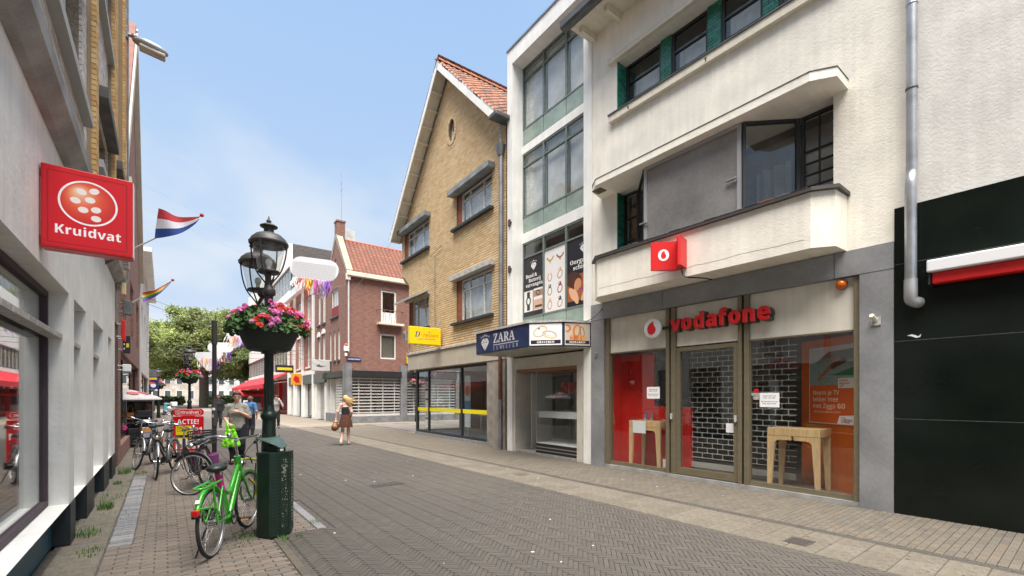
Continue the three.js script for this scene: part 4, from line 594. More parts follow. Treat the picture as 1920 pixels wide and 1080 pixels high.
  const tg = (() => { const g = new THREE.PlaneGeometry(0.33, 0.24, 1, 6), p = g.attributes.position; const top = []; const P = [], n = 6, H = i => { const t = i / n; return 0.030 * Math.sin(t * Math.PI * 2) + 0.012; }; const q = (a, b, c, d) => P.push(...a, ...b, ...c, ...a, ...c, ...d); for (let i = 0; i < n; i++) { const z0 = -0.12 + i * 0.04, z1 = z0 + 0.04, h0 = H(i), h1 = H(i + 1); q([-0.165, h0 + 0.022, z0], [-0.165, h1 + 0.022, z1], [0.165, h1, z1], [0.165, h0, z0]); q([-0.165, h0, z0], [-0.165, h1, z1], [-0.165, h1 + 0.022, z1], [-0.165, h0 + 0.022, z0]); } q([-0.165, -0.03, 0.12], [0.165, -0.03, 0.12], [0.165, H(n), 0.12], [-0.165, H(n) + 0.022, 0.12]); const gg = new THREE.BufferGeometry(); gg.setAttribute('position', new THREE.BufferAttribute(new Float32Array(P), 3)); gg.computeVertexNormals(); return muv(gg); })();
  const tilePalD = [[0.304, 0.109, 0.05], [0.334, 0.13, 0.063], [0.258, 0.088, 0.045], [0.167, 0.084, 0.054], [0.35, 0.143, 0.068], [0.129, 0.084, 0.063]];
  const tl = [], r = rng(31);
  for (const [s, flip] of [[le, 0], [re, 1]]) for (let c = 0; c < 34; c++) for (let k = 0; k * 0.285 < s.L; k++) { const d = flip ? s.L - 0.14 - k * 0.285 : 0.14 + k * 0.285; tl.push({ p: [s.x0 + Math.cos(s.a) * d - Math.sin(s.a) * 0.035, s.y0 + Math.sin(s.a) * d + Math.cos(s.a) * 0.035, zo - 0.08 - c * 0.238], r: flip ? [0, 0, s.a] : [0, 0, s.a], s: flip ? [-1, 1, 1] : [1, 1, 1], c: Math.floor((c === 0 ? r() * 0.5 : r()) * 6) }); }
  pieces(bD, 'roof_tile', 'roof_tiles', tl, tg, tilePalD, { mat: { map: metres(T.fine, 0.5), roughness: 0.85, side: THREE.DoubleSide } });
  const rd = []; for (let k = 0; k < 24; k++) rd.push(part(bD, 'ridge_tile', new THREE.CylinderGeometry(0.13, 0.145, 0.36, 10, 1, false, -1.6, 3.2).rotateX(-Math.PI / 2).translate(ax, ay + 0.30, zo - 0.16 - k * 0.34), std(...tilePalD[k % 3])));
  // gutter end, box and drainpipe on the right
  part(bD, 'gutter', [rb(W - 0.1, W + 0.30, 10.02, 10.16, -8, 0.52, 0.03, 2)], M.lead);
  parts(bD, 'side_wall', [bx(0.83, 1.05, 3.46, eaveL - 0.2, -dep, -0.31), bx(0.02, 0.3, 7.0, eaveL - 0.2, -dep, -0.31), bx(0.95, 1.2, 0, 3.45, -dep, -2.61), bx(W - 0.25, W - 0.02, 0, eaveR - 0.1, -dep, -0.31)], redBrick);
  part(bD, 'back_wall', slab([[0.3, 0], [W - 0.25, 0], [W - 0.25, eaveR - 0.2], [ax, ay - 0.15], [0.3, eaveL]], null, -dep, -dep + 0.2), redBrick);
  parts(bD, 'floor_slab', [bx(0.3, W - 0.25, 3.2, 3.45, -8.8, -0.31), bx(0.3, W - 0.25, 6.5, 6.7, -8.8, -0.31), bx(0.3, W - 0.25, 9.2, 9.35, -8.8, -0.31)], M.interior);
  part(bD, 'inner_wall', [bx(0.3, W - 0.25, 3.46, 12, -2.6, -2.5)], M.interior);
  // shopfront
  part(bD, 'fascia', [bx(0.83, W - 0.0, 2.80, 3.44, -0.34, 0.02)], std(0.50, 0.445, 0.365, { map: metres(T.streak, 1.7), roughness: 0.8 }));
  part(bD, 'fascia_cap', [rb(0.80, W, 3.442, 3.525, -0.30, 0.07, 0.01, 1)], M.trimLight);
  part(bD, 'pier', [bx(7.37, W - 0.002, 0, 2.798, -0.34, 0.0)], std(0.36, 0.32, 0.27, { map: metres(T.mottle, 0.8), roughness: 0.85 }));
  part(bD, 'kerb', [bx(0.9, 7.36, 0.0, 0.09, -0.5, -0.28)], std(0.30, 0.31, 0.32, { map: metres(T.mottle, 0.8) }));
  const z = -0.35, gx = [0.94, 2.22, 5.06, 7.365];
  parts(bD, 'mullion', gx.slice(1, 3).map(x => bx(x - 0.05, x + 0.05, 0.17, 2.72, z - 0.06, z + 0.02)), M.darkFrame);
  part(bD, 'shopfront_frame', [bx(gx[0], gx[0] + 0.13, 0.092, 2.798, z - 0.07, z + 0.03), bx(7.29, 7.366, 0.092, 2.798, z - 0.07, z + 0.03), bx(1.07, 7.29, 0.092, 0.17, z - 0.07, z + 0.03), bx(1.07, 7.29, 2.72, 2.798, z - 0.07, z + 0.03)], M.darkFrame);
  for (const [a, b] of [[1.07, 2.17], [2.27, 5.01], [5.11, 7.29]]) {
    const w = part(bD, 'shop_window', [bx(a, a + 0.012, 0.172, 2.718, z - 0.03, z - 0.01), bx(b - 0.012, b, 0.172, 2.718, z - 0.03, z - 0.01), bx(a, b, 0.171, 0.184, z - 0.031, z - 0.011), bx(a, b, 2.706, 2.719, z - 0.031, z - 0.011)], M.darkFrame);
    part(w, 'pane', bx(a + 0.012, b - 0.012, 0.172, 2.718, z - 0.024, z - 0.016), M.glass);
    part(w, 'yellow_band', bx(a + 0.013, b - 0.013, 1.02, 1.17, z - 0.013, z - 0.010), std(0.80, 0.68, 0.01, { roughness: 0.5 }));
  }
  // glazed return on the side street and interior
  const sf = part(bD, 'side_shopfront', [bx(gx[0] + 0.01, gx[0] + 0.09, 0.092, 2.798, -2.6, -2.5), bx(gx[0] + 0.01, gx[0] + 0.09, 0.092, 0.17, -2.5, z - 0.071), bx(gx[0] + 0.01, gx[0] + 0.09, 2.72, 2.798, -2.5, z - 0.071)], M.darkFrame); part(sf, 'pane', bx(gx[0] + 0.04, gx[0] + 0.048, 0.17, 2.72, -2.5, z - 0.071), M.glass);
  part(bD, 'shop_floor', bx(1.0, 8.1, 0.01, 0.09, -6, -0.42), std(0.07, 0.13, 0.24, { map: metres(T.fine, 0.6), roughness: 0.95 }));
  part(bD, 'inner_wall', [bx(1.0, 8.1, 0.091, 2.82, -4.3, -4.1), bx(1.2, 8.1, 2.83, 3.0, -4.1, -0.36)], std(0.74, 0.73, 0.70));
  const cab = part(bD, 'wall_cabinet', [bx(6.2, 8.0, 0.092, 2.4, -3.2, -2.9)], std(0.16, 0.09, 0.06)); part(cab, 'shelf', [1.0, 1.4, 1.8].map(y => bx(2.4, 5.2, y, y + 0.03, -4.08, -3.8)), M.paper);
  const bro = []; const rr = rng(77); for (const y of [1.03, 1.43, 1.83]) for (let x = 2.45; x < 5.1; x += 0.17) part(cab, 'brochure', bx(x, x + 0.14, y, y + 0.26, -3.95, -3.93), std(...[[0.1, 0.25, 0.5], [0.6, 0.25, 0.08], [0.15, 0.4, 0.45], [0.6, 0.5, 0.1], [0.5, 0.1, 0.1]][Math.floor(rr() * 5)]));
}
{ // things of the travel shop
  const d = thing('drainpipe', 'grey lead drainpipe with hopper between brick house and white frame', 'drainpipe', [8.28, 0, 0.06], 0, null, FD);
  part(d, 'hopper', new THREE.CylinderGeometry(0.17, 0.10, 0.34, 4, 1).rotateY(Math.PI / 4).translate(0, 9.25, 0.02), M.zinc); part(d, 'upper_pipe', rod([0, 9.4, 0.02], [0, 10.05, 0.05], 0.045, 0.045, 10), M.trimLight);
  part(d, 'pipe', rod([0, 3.4, 0], [0, 9.1, 0], 0.07, 0.07, 12), M.zinc); part(d, 'rusty_pipe', rod([-0.02, 1.55, 0.02], [-0.02, 2.9, 0.02], 0.055, 0.055, 12), std(0.16, 0.055, 0.03, { map: metres(T.mottle, 0.25), roughness: 0.9 })); part(d, 'lower_pipe', [rod([-0.02, 0.05, 0.02], [-0.02, 1.55, 0.02], 0.06, 0.06, 12), rod([-0.02, 0.28, 0.02], [-0.02, 0.34, 0.02], 0.075, 0.075, 12), rod([-0.02, 1.38, 0.02], [-0.02, 1.44, 0.02], 0.072, 0.072, 12)], M.zinc);
  const ys = thing('projecting_sign', 'yellow lightbox sign projecting from the brick house', 'sign', [4.06, 3.58, 0.03], 0, null, FD);
  const ym = print(512, 256, (g, w, h) => { g.fillStyle = '#fbd500'; g.fillRect(0, 0, w, h); g.fillStyle = '#29438e'; g.font = 'italic bold 120px serif'; g.fillText('D', 60, 150); g.font = 'bold 80px sans-serif'; g.fillText('·', 170, 140); g.fillStyle = '#e8741c'; g.font = 'italic bold 88px sans-serif'; g.fillText('reizen', 205, 145); g.strokeStyle = '#29438e'; g.lineWidth = 9; g.beginPath(); g.moveTo(120, 190); g.quadraticCurveTo(250, 165, 440, 180); g.stroke(); g.fillStyle = '#29438e'; g.beginPath(); g.moveTo(280, 70); g.lineTo(318, 54); g.lineTo(352, 70); g.lineTo(318, 64); g.fill(); });
  part(ys, 'lightbox', rb(-0.10, 0.10, 0, 0.66, 0.02, 1.28, 0.02, 2), M.yellow); part(ys, 'print', new THREE.PlaneGeometry(1.2, 0.6).rotateY(Math.PI / 2).translate(0.1025, 0.33, 0.65), ym, { keepUv: true }); part(ys, 'bracket', [rod([0, 0.66, 0.12], [0, 1.1, 0.03], 0.02), rod([0, 0.66, 0.2], [0.02, 1.05, 0.0], 0.012)], M.steel);
  const ac = thing('alarm_box', 'white alarm box beside the yellow sign', 'alarm', [0.92, 4.1, 0.0], 0, null, FD); part(ac, 'case', rb(-0.14, 0.10, 0, 0.42, -0.03, 0.2, 0.02, 1), M.trimLight); part(ac, 'grille', bx(-0.10, 0.06, 0.05, 0.3, 0.2, 0.21), M.trimGrey);
  const mk = (name, lab, cat, fn, p, ry = 0) => { const t = thing(name, lab, cat, p, ry, null, FD); fn(t); return t; };
  const br = print(128, 512, (g, w, h) => { g.fillStyle = '#f2f0ee'; g.fillRect(0, 0, w, h); for (let i = 0; i < 5; i++) { g.fillStyle = '#7a3a30'; g.fillRect(0, i * 102, w, 22); g.fillStyle = '#b9b4ae'; for (let k = 0; k < 5; k++) g.fillRect(12, i * 102 + 34 + k * 12, 42 + (k * 13) % 12, 5), g.fillRect(72, i * 102 + 34 + k * 12, 44, 5); } });
  mk('price_rack', 'tall rack of white price cards in the left shop window', 'display', t => { part(t, 'panel', bx(-0.2, 0.2, 0.3, 2.4, 0, 0.02), M.paper); sheet(t, 'print', -0.195, 0.195, 0.3, 2.4, 0.0215, br); part(t, 'wire', [rod([-0.15, 2.4, 0.01], [-0.15, 2.75, 0.01], 0.004), rod([0.15, 2.4, 0.01], [0.15, 2.75, 0.01], 0.004)], M.steel); part(t, 'foot', bx(-0.2, 0.2, 0.092, 0.12, -0.15, 0.15), M.steel); part(t, 'post', bx(-0.02, 0.02, 0.12, 0.3, 0, 0.02), M.steel); }, [1.68, 0.0, -0.55]);
  const bn = (c1, c2, c3) => print(128, 512, (g, w, h) => { g.fillStyle = c1; g.fillRect(0, 0, w, h); g.fillStyle = c2; g.beginPath(); g.arc(w * 0.5, 150, 52, 0, 7); g.fill(); g.fillStyle = c3; g.fillRect(0, 250, w, 130); g.fillStyle = '#eee'; g.fillRect(14, 410, 100, 14); g.fillRect(14, 436, 70, 14); });
  mk('banner', 'blue and white holiday banner in the middle shop window', 'banner', t => { part(t, 'cloth', bx(-0.22, 0.22, 0.45, 2.45, 0, 0.01), M.paper); sheet(t, 'print', -0.22, 0.22, 0.45, 2.45, 0.0115, bn('#cfe0e8', '#d96a2a', '#3f86b8')); part(t, 'foot', [bx(-0.25, 0.25, 0.092, 0.13, -0.15, 0.15), bx(-0.02, 0.02, 0.13, 0.46, -0.02, -0.001)], M.steel); }, [4.55, 0, -0.9]);
  mk('banner', 'pale blue banner with orange picture in the right shop window', 'banner', t => { part(t, 'cloth', bx(-0.28, 0.28, 0.4, 2.2, 0, 0.01), M.paper); sheet(t, 'print', -0.28, 0.28, 0.4, 2.2, 0.0115, bn('#a9cfe4', '#e2743a', '#8fb7d0')); part(t, 'foot', [bx(-0.3, 0.3, 0.092, 0.13, -0.15, 0.15), bx(-0.02, 0.02, 0.13, 0.41, -0.02, -0.001)], M.steel); }, [7.0, 0, -1.0]);
  mk('potted_plant', 'green palm in a tall white planter behind the shop glass', 'plant', t => { part(t, 'planter', lathe([[0.001, 0.0], [0.17, 0.0], [0.19, 0.02], [0.21, 0.86], [0.19, 0.87], [0.18, 0.82], [0.001, 0.82]], 20), M.paper); const rr = rng(6), gs = []; for (let i = 0; i < 46; i++) { const a = rr() * 6.28, l = 0.35 + rr() * 0.45, e = 0.3 + rr() * 1.0; const g = new THREE.PlaneGeometry(0.05, l, 1, 5), p = g.attributes.position; for (let k = 0; k < p.count; k++) { const tt = p.getY(k) / l + 0.5; p.setXYZ(k, p.getX(k) * (1 - tt * 0.85), tt * l * Math.sin(e) - tt * tt * 0.12, tt * l * Math.cos(e)); } g.rotateY(a).translate(0, 0.85 + rr() * 0.35, 0); g.computeVertexNormals(); gs.push(g); } part(t, 'foliage', gs, std(0.03, 0.11, 0.03, { side: THREE.DoubleSide }), { stuff: true }); part(t, 'stem', rod([0, 0.8, 0], [0, 1.25, 0], 0.025, 0.015), M.oak); }, [5.9, 0.092, -1.35]);
  mk('desk', 'white travel desk standing inside the shop on blue carpet', 'desk', t => { part(t, 'top', rb(-0.7, 0.7, 0.72, 0.76, -0.35, 0.35, 0.01, 1), M.paper); part(t, 'front_panel', bx(-0.65, 0.65, 0.1, 0.718, -0.30, -0.27), M.trimLight); for (const s of [-1, 1]) part(t, 'leg', bx(s * 0.66 - 0.03, s * 0.66 + 0.03, 0, 0.718, -0.3, 0.3), M.steel); }, [3.9, 0.092, -2.6]);
  const wr = thing('cable', 'thin dark cables running down the yellow brick wall', 'cable', [0, 0, 0.005], 0, null, FD); part(wr, 'wire', [pipe([[3.1, 7.25, 0], [3.6, 7.35, 0.01], [4.1, 7.45, 0]], 0.01, 12, 5), pipe([[3.55, 7.2, 0], [3.56, 6.0, 0.01], [3.55, 4.4, 0]], 0.01, 12, 5), pipe([[2.9, 6.35, 0], [3.55, 6.3, 0.01]], 0.01, 6, 5)], M.lead);
}
// ---------------------------------------------------------------- corner house across the side street and the row beyond
const FC = frame(8.65, -27.58, -91), FS = frame(8.65, -27.58, -1);
const brownBrick = std(0.98, 0.93, 0.90, { map: metres(brickTex([128, 93, 82], [152, 128, 116], 5), 1.76, 1.04), roughness: 0.95 });
const redBrick2 = std(0.92, 0.86, 0.80, { map: metres(brickTex([158, 100, 84], [165, 135, 122], 6), 1.76, 1.04), roughness: 0.95 });
const darkBrick = std(0.42, 0.42, 0.42, { map: metres(brickTex([140, 132, 126], [112, 106, 102], 7), 1.76, 1.04), roughness: 0.95 });
const shutterM = std(0.60, 0.585, 0.55, { roughness: 0.45, metalness: 0.15 });
function grilleShutter(b, x0, x1, y0, y1, z, pitch, nposts) {
  const f = part(b, 'roller_shutter', [bx(x0, x1, y0, y0 + 0.14, z, z + 0.03)], shutterM);
  for (let y = y0 + 0.19; y < y1; y += pitch) part(f, 'slat', bx(x0, x1, y, y + pitch * 0.30, z, z + 0.022), shutterM);
  for (let i = 0; i < nposts; i++) { const x = x0 + (x1 - x0) * (i + 0.5) / nposts; part(f, 'link_column', bx(x, x + 0.05, y0 + 0.14, y1, z - 0.012, z - 0.001), shutterM); }
  return f;
}
const bC = thing('corner_house', 'brown brick corner house with orange tiled roof and white roller shutters', 'house', [0, 0, 0], 0, null, FS);
{
  const Wd = 13, fr = 4.45;                                          // Wd: side facade length, fr: front width
  const stone = std(0.24, 0.245, 0.25, { map: metres(T.mottle, 0.9), roughness: 0.85 });
  part(bC, 'side_wall', slab(rect(0, Wd, 3.2, 9.0), [hole(2.13, 3.15, 6.25, 8.35), hole(2.08, 3.12, 4.0, 5.58), hole(6.2, 7.4, 6.2, 8.3), hole(6.2, 7.4, 4.0, 5.6)], -0.25, 0), brownBrick);
  part(bC, 'wall', slab([[-fr, 3.2], [-0.26, 3.2], [-0.26, 9.0], [-fr / 2, 11.75], [-fr, 9.0]], [hole(-3.3, -1.65, 6.75, 8.5), hole(-3.75, -3.25, 3.95, 5.85), hole(-2.75, -2.25, 3.95, 5.85), hole(-1.85, -1.30, 3.95, 5.85), hole(-2.45, -2.1, 9.8, 10.4)], -0.25, 0).rotateY(-Math.PI / 2), brownBrick);
  part(bC, 'back_wall', [bx(0.25, Wd, 0, 9.0, -fr, -fr + 0.2), bx(Wd - 0.2, Wd, 0, 9, -fr + 0.2, -0.25)], brownBrick);
  part(bC, 'inner_wall', [bx(0.3, Wd - 0.3, 0, 9, -2.6, -2.5), bx(0.3, Wd - 0.3, 3.0, 3.2, -fr + 0.2, -0.26), bx(0.3, Wd - 0.3, 8.9, 9.0, -fr + 0.2, -0.26)], std(0.42, 0.41, 0.40));
  part(bC, 'cornice', [rb(-0.02, Wd, 8.86, 9.12, 0.001, 0.30, 0.03, 2)], M.cream);
  part(bC, 'roof_board', [profile([[0.12, 9.02], [-fr / 2, 11.66], [-fr / 2, 11.6], [0.12, 8.95]], 0.2, Wd), profile([[-fr - 0.1, 9.02], [-fr / 2, 11.66], [-fr / 2, 11.6], [-fr - 0.1, 8.95]], 0.2, Wd)], M.interior);
  const tg = new THREE.CylinderGeometry(0.17, 0.19, 0.40, 6, 1, true, -1.1, 2.2).rotateX(-Math.PI / 2); tg.scale(0.8, 0.55, 1); const sl = Math.atan2(2.64, fr / 2 + 0.12), LL = Math.hypot(2.64, fr / 2 + 0.12);
  const tl = [], r = rng(41); for (let i = 0; i < 11; i++) for (let x = 0.35; x < Wd; x += 0.27) { const d = 0.17 + i * 0.325; tl.push({ p: [x, 9.02 + Math.sin(sl) * d, 0.12 - Math.cos(sl) * d], r: [sl, 0, 0], c: Math.floor(r() * 5) }); }
  pieces(bC, 'roof_tile', 'roof_tiles', tl, muv(tg), [[0.238, 0.086, 0.048], [0.259, 0.098, 0.058], [0.207, 0.073, 0.043], [0.243, 0.091, 0.05], [0.217, 0.088, 0.058]], { mat: { roughness: 0.85, side: THREE.DoubleSide, map: T.fine } });
  part(bC, 'ridge', rod([0.1, 11.68, -fr / 2], [Wd, 11.68, -fr / 2], 0.12, 0.12, 8), std(0.30, 0.08, 0.04));
  part(bC, 'parapet', [profile([[0.15, 8.95], [0.15, 9.25], [-fr / 2 + 0.2, 11.95], [-fr / 2, 11.95], [-fr / 2, 11.65]], -0.03, 0.34), profile([[-fr, 8.95], [-fr, 9.25], [-fr / 2 - 0.2, 11.95], [-fr / 2, 11.95], [-fr / 2, 11.65]], -0.03, 0.34)], std(0.42, 0.36, 0.27, { map: metres(T.mottle, 0.8) }));
  part(bC, 'chimney', [bx(0, 0.5, 11.6, 12.75, -fr / 2 - 0.28, -fr / 2 + 0.28), bx(-0.04, 0.54, 12.75, 12.85, -fr / 2 - 0.32, -fr / 2 + 0.32)], brownBrick);
  const wf = std(0.74, 0.70, 0.64, { roughness: 0.6 });
  const w1 = windowUnit(bC, 2.13, 3.15, 6.25, 8.35, -0.06, { fw: 0.12, mat: wf }); part(w1, 'lower_panel', bx(2.25, 3.03, 6.37, 6.95, -0.12, -0.07), wf);
  const bal = part(bC, 'balcony', [bx(1.85, 3.5, 6.12, 6.24, 0.001, 0.42)], M.cream);
  for (let i = 0; i < 9; i++) part(bal, 'baluster', [rod([1.92 + i * 0.19, 6.24, 0.38], [1.92 + i * 0.19 + (i % 2 ? 0.08 : -0.08), 7.0, 0.38], 0.014, 0.014, 5)], std(0.18, 0.10, 0.08)); part(bal, 'rail', [rod([1.85, 7.02, 0.38], [3.5, 7.02, 0.38], 0.02), rod([1.85, 7.02, 0.38], [1.85, 7.02, 0.0], 0.02), rod([3.5, 7.02, 0.38], [3.5, 7.02, 0.0], 0.02)], std(0.18, 0.10, 0.08));
  windowUnit(bC, 2.08, 3.12, 4.0, 5.58, -0.06, { fw: 0.09, mat: wf, curtain: true, cloth: std(0.16, 0.15, 0.12), clothName: 'blind', amp: 0.002 });
  windowUnit(bC, 6.2, 7.4, 6.2, 8.3, -0.06, { fw: 0.09, mat: wf, curtain: true }); windowUnit(bC, 6.2, 7.4, 4.0, 5.6, -0.06, { fw: 0.09, mat: wf, curtain: true });
  // ground floor
  for (const [a, b] of [[-0.02, 0.30], [3.38, 3.82], [7.4, 7.8]]) part(bC, 'stone_pier', bx(a, b, 0, 3.62, -0.4, 0.12), stone);
  part(bC, 'plinth', bx(0.30, Wd, 0, 0.42, -0.3, 0.10), stone);
  for (const [a, b] of [[0.301, 3.379], [3.821, 7.399]]) { part(bC, 'shutter_box', rb(a, b, 2.82, 3.22, -0.05, 0.34, 0.02, 1), M.black); grilleShutter(bC, a + 0.03, b - 0.03, 0.43, 2.82, 0.02, 0.19, 4); const w = part(bC, 'shop_window', [bx(a, b, 0.43, 0.50, -0.3, -0.2)], M.darkFrame); part(w, 'pane', bx(a, b, 0.50, 2.81, -0.26, -0.25), M.glass); }
  part(bC, 'display_goods', [bx(0.9, 1.5, 0.5, 1.5, -1.3, -1.0), bx(2.2, 2.6, 0.5, 1.9, -1.4, -1.1)], std(0.35, 0.28, 0.24)); part(bC, 'display_goods', [bx(1.6, 2.1, 0.5, 1.3, -1.5, -1.2), bx(4.5, 5.2, 0.5, 1.5, -1.5, -1.2)], std(0.4, 0.42, 0.4));
  const fz = g => g.rotateY(-Math.PI / 2);                            // things on the street front, drawn with x to the left as negative
  part(bC, 'stone_pier', fz(bx(-0.5, -0.26, 0, 3.62, -0.3, 0.1)), stone); part(bC, 'plinth', fz(bx(-fr, -0.5, 0, 0.55, -0.3, 0.06)), stone);
  const gs = part(bC, 'roller_shutter', fz(bx(-2.2, -0.52, 0.56, 0.7, 0.0, 0.03)), shutterM); for (let y = 0.75; y < 2.8; y += 0.17) part(gs, 'slat', fz(bx(-2.2, -0.52, y, y + 0.12, 0, 0.022)), shutterM);
  const bw = fz; const sb = part(bC, 'shutter_box', fz(rb(-4.4, -0.4, 2.8, 3.2, -0.05, 0.30, 0.02, 1)), std(0.05, 0.055, 0.045));
  const df = part(bC, 'door', fz(bx(-4.3, -2.3, 0.02, 2.8, -0.35, -0.3)), std(0.45, 0.46, 0.45)); part(df, 'pane', fz(bx(-3.4, -2.5, 0.3, 2.4, -0.30, -0.29)), M.glass); part(df, 'frame', [fz(bx(-4.35, -4.2, 0, 2.8, -0.3, 0.02)), fz(bx(-3.5, -3.42, 0, 2.8, -0.29, 0.0))], M.white);
  const fw = (a, b, c, d, o = {}) => { const w = part(bC, 'window', [bx(a, a + 0.07, c, d, -0.14, -0.06), bx(b - 0.07, b, c, d, -0.14, -0.06), bx(a + 0.07, b - 0.07, c, c + 0.07, -0.14, -0.06), bx(a + 0.07, b - 0.07, d - 0.07, d, -0.14, -0.06), ...(o.v || []).map(x => bx(x - 0.025, x + 0.025, c + 0.07, d - 0.07, -0.13, -0.065))].map(fz), wf); part(w, 'pane', fz(bx(a + 0.07, b - 0.07, c + 0.07, d - 0.07, -0.105, -0.098)), M.glass); part(w, 'blind', fz(bx(a + 0.07, b - 0.07, c + 0.07, d - 0.07, -0.21, -0.2)), M.curtain); part(w, 'sill', fz(bx(a - 0.06, b + 0.06, c - 0.09, c - 0.001, -0.06, 0.1)), M.lead); return w; };
  const up = fw(-3.3, -1.65, 6.75, 8.5, { v: [-2.75, -2.2] }); part(up, 'red_panel', fz(bx(-3.23, -1.72, 6.82, 7.4, -0.06, -0.03)), std(0.25, 0.03, 0.035));
  for (const a of [-3.75, -2.75, -1.85]) fw(a, a + 0.5, 3.95, 5.85); fw(-2.45, -2.1, 9.8, 10.4);
}
{ // fittings on the corner house
  const dp = thing('drainpipe', 'white drainpipe on the corner of the brown brick house', 'drainpipe', [0.10, 0, 0.12], 0, null, FS); part(dp, 'pipe', rod([0, 4.3, 0], [0, 9.0, 0], 0.05, 0.05, 8), std(0.55, 0.56, 0.56)); part(dp, 'hopper', rb(-0.16, 0.1, 8.6, 9.0, -0.08, 0.1, 0.02, 1), M.cream);
  const sg = thing('street_sign', 'dark blue street name plate on the corner house', 'sign', [0.45, 3.78, 0.02], 0, null, FS); part(sg, 'plate', bx(-0.43, 0.43, 0, 0.22, 0, 0.02), std(0.01, 0.02, 0.09)); sheet(sg, 'lettering', -0.40, 0.40, 0.02, 0.20, 0.022, print(256, 64, (g, w, h) => { g.fillStyle = '#1a2350'; g.fillRect(0, 0, w, h); g.fillStyle = '#e8e8ee'; g.font = 'bold 38px sans-serif'; g.textAlign = 'center'; g.fillText('HOOGSTRAAT', w / 2, 46); }));
  const al = thing('alarm_box', 'white alarm siren with orange strobe on the brown brick corner', 'alarm', [-0.05, 4.35, 0.05], 0, null, FS); part(al, 'case', rb(-0.12, 0.12, 0, 0.3, 0, 0.15, 0.02, 1), M.paper); part(al, 'strobe', ball(0.1, 0, 0.36, 0.08), std(0.6, 0.12, 0.02)); part(al, 'lower_case', rb(-0.07, 0.07, -0.3, -0.12, 0, 0.1, 0.02, 1), M.paper);
  const ya = thing('alarm_box', 'yellow alarm box high on the corner house beside the travel shop', 'alarm', [3.9, 3.75, 0.02], 0, null, FS); part(ya, 'case', rb(-0.12, 0.14, 0, 0.42, 0, 0.22, 0.03, 2), M.yellow); part(ya, 'lid', rb(-0.10, 0.12, 0.42, 0.46, 0.02, 0.2, 0.01, 1), M.yellow);
  const bs = thing('lightbox_sign', 'pale grey lightbox sign with dark emblem on the corner house front', 'sign', [-3.4, 3.3, 0.02], 0, null, FC); part(bs, 'box', rb(-0.12, 0.12, 0, 0.72, 0.05, 1.15, 0.02, 1), std(0.55, 0.56, 0.55)); part(bs, 'emblem', new THREE.PlaneGeometry(0.8, 0.35).rotateY(Math.PI / 2).translate(0.122, 0.33, 0.6), print(128, 64, (g, w, h) => { g.fillStyle = '#c6c7c6'; g.fillRect(0, 0, w, h); g.fillStyle = '#555'; g.beginPath(); g.moveTo(8, 40); g.lineTo(40, 12); g.lineTo(64, 34); g.lineTo(120, 30); g.lineTo(60, 52); g.fill(); }), { keepUv: true });
}
// house with two arched windows
function rowHouse(name, label, x0, x1, top, mat, wins, o = {}) {
  const b = thing(name, label, 'house', [0, 0, 0], 0, null, FC), g0 = o.g0 ?? 3.3;
  part(b, 'wall', slab(rect(x0, x1 - 0.01, g0, top), wins.map(w => hole(w[0], w[1], w[2], w[3])), -0.3, 0), mat);
  part(b, 'back_wall', [bx(x0, x1 - 0.01, 0, top, -9, -8.8), bx(x0, x0 + 0.2, 0, top, -8.8, -0.301), bx(x1 - 0.21, x1 - 0.01, 0, top, -8.8, -0.301)], mat); part(b, 'flat_roof', bx(x0 + 0.2, x1 - 0.21, top - 0.4, top - 0.2, -8.8, -0.301), M.lead);
  part(b, 'inner_wall', bx(x0 + 0.2, x1 - 0.21, 0, top - 0.5, -2.4, -2.3), M.darkRoom);
  for (const [a, c, d, e, arch] of wins) { const w = windowUnit(b, a, c, d, e, -0.08, { fw: 0.09, mat: M.white, vs: [(a + c) / 2], bw: 0.06, curtain: true }); part(w, 'sill', bx(a - 0.08, c + 0.08, d - 0.1, d - 0.002, 0.001, 0.1), arch === 2 ? M.white : M.lead); if (arch) part(w, 'arch_head', slab(Array.from({ length: 13 }, (_, i) => [(a + c) / 2 + ((c - a) / 2 + 0.05) * Math.cos(Math.PI * i / 12), e - 0.12 + 0.34 * Math.sin(Math.PI * i / 12)]), null, 0.003, 0.05), M.white); }
  return b;
}
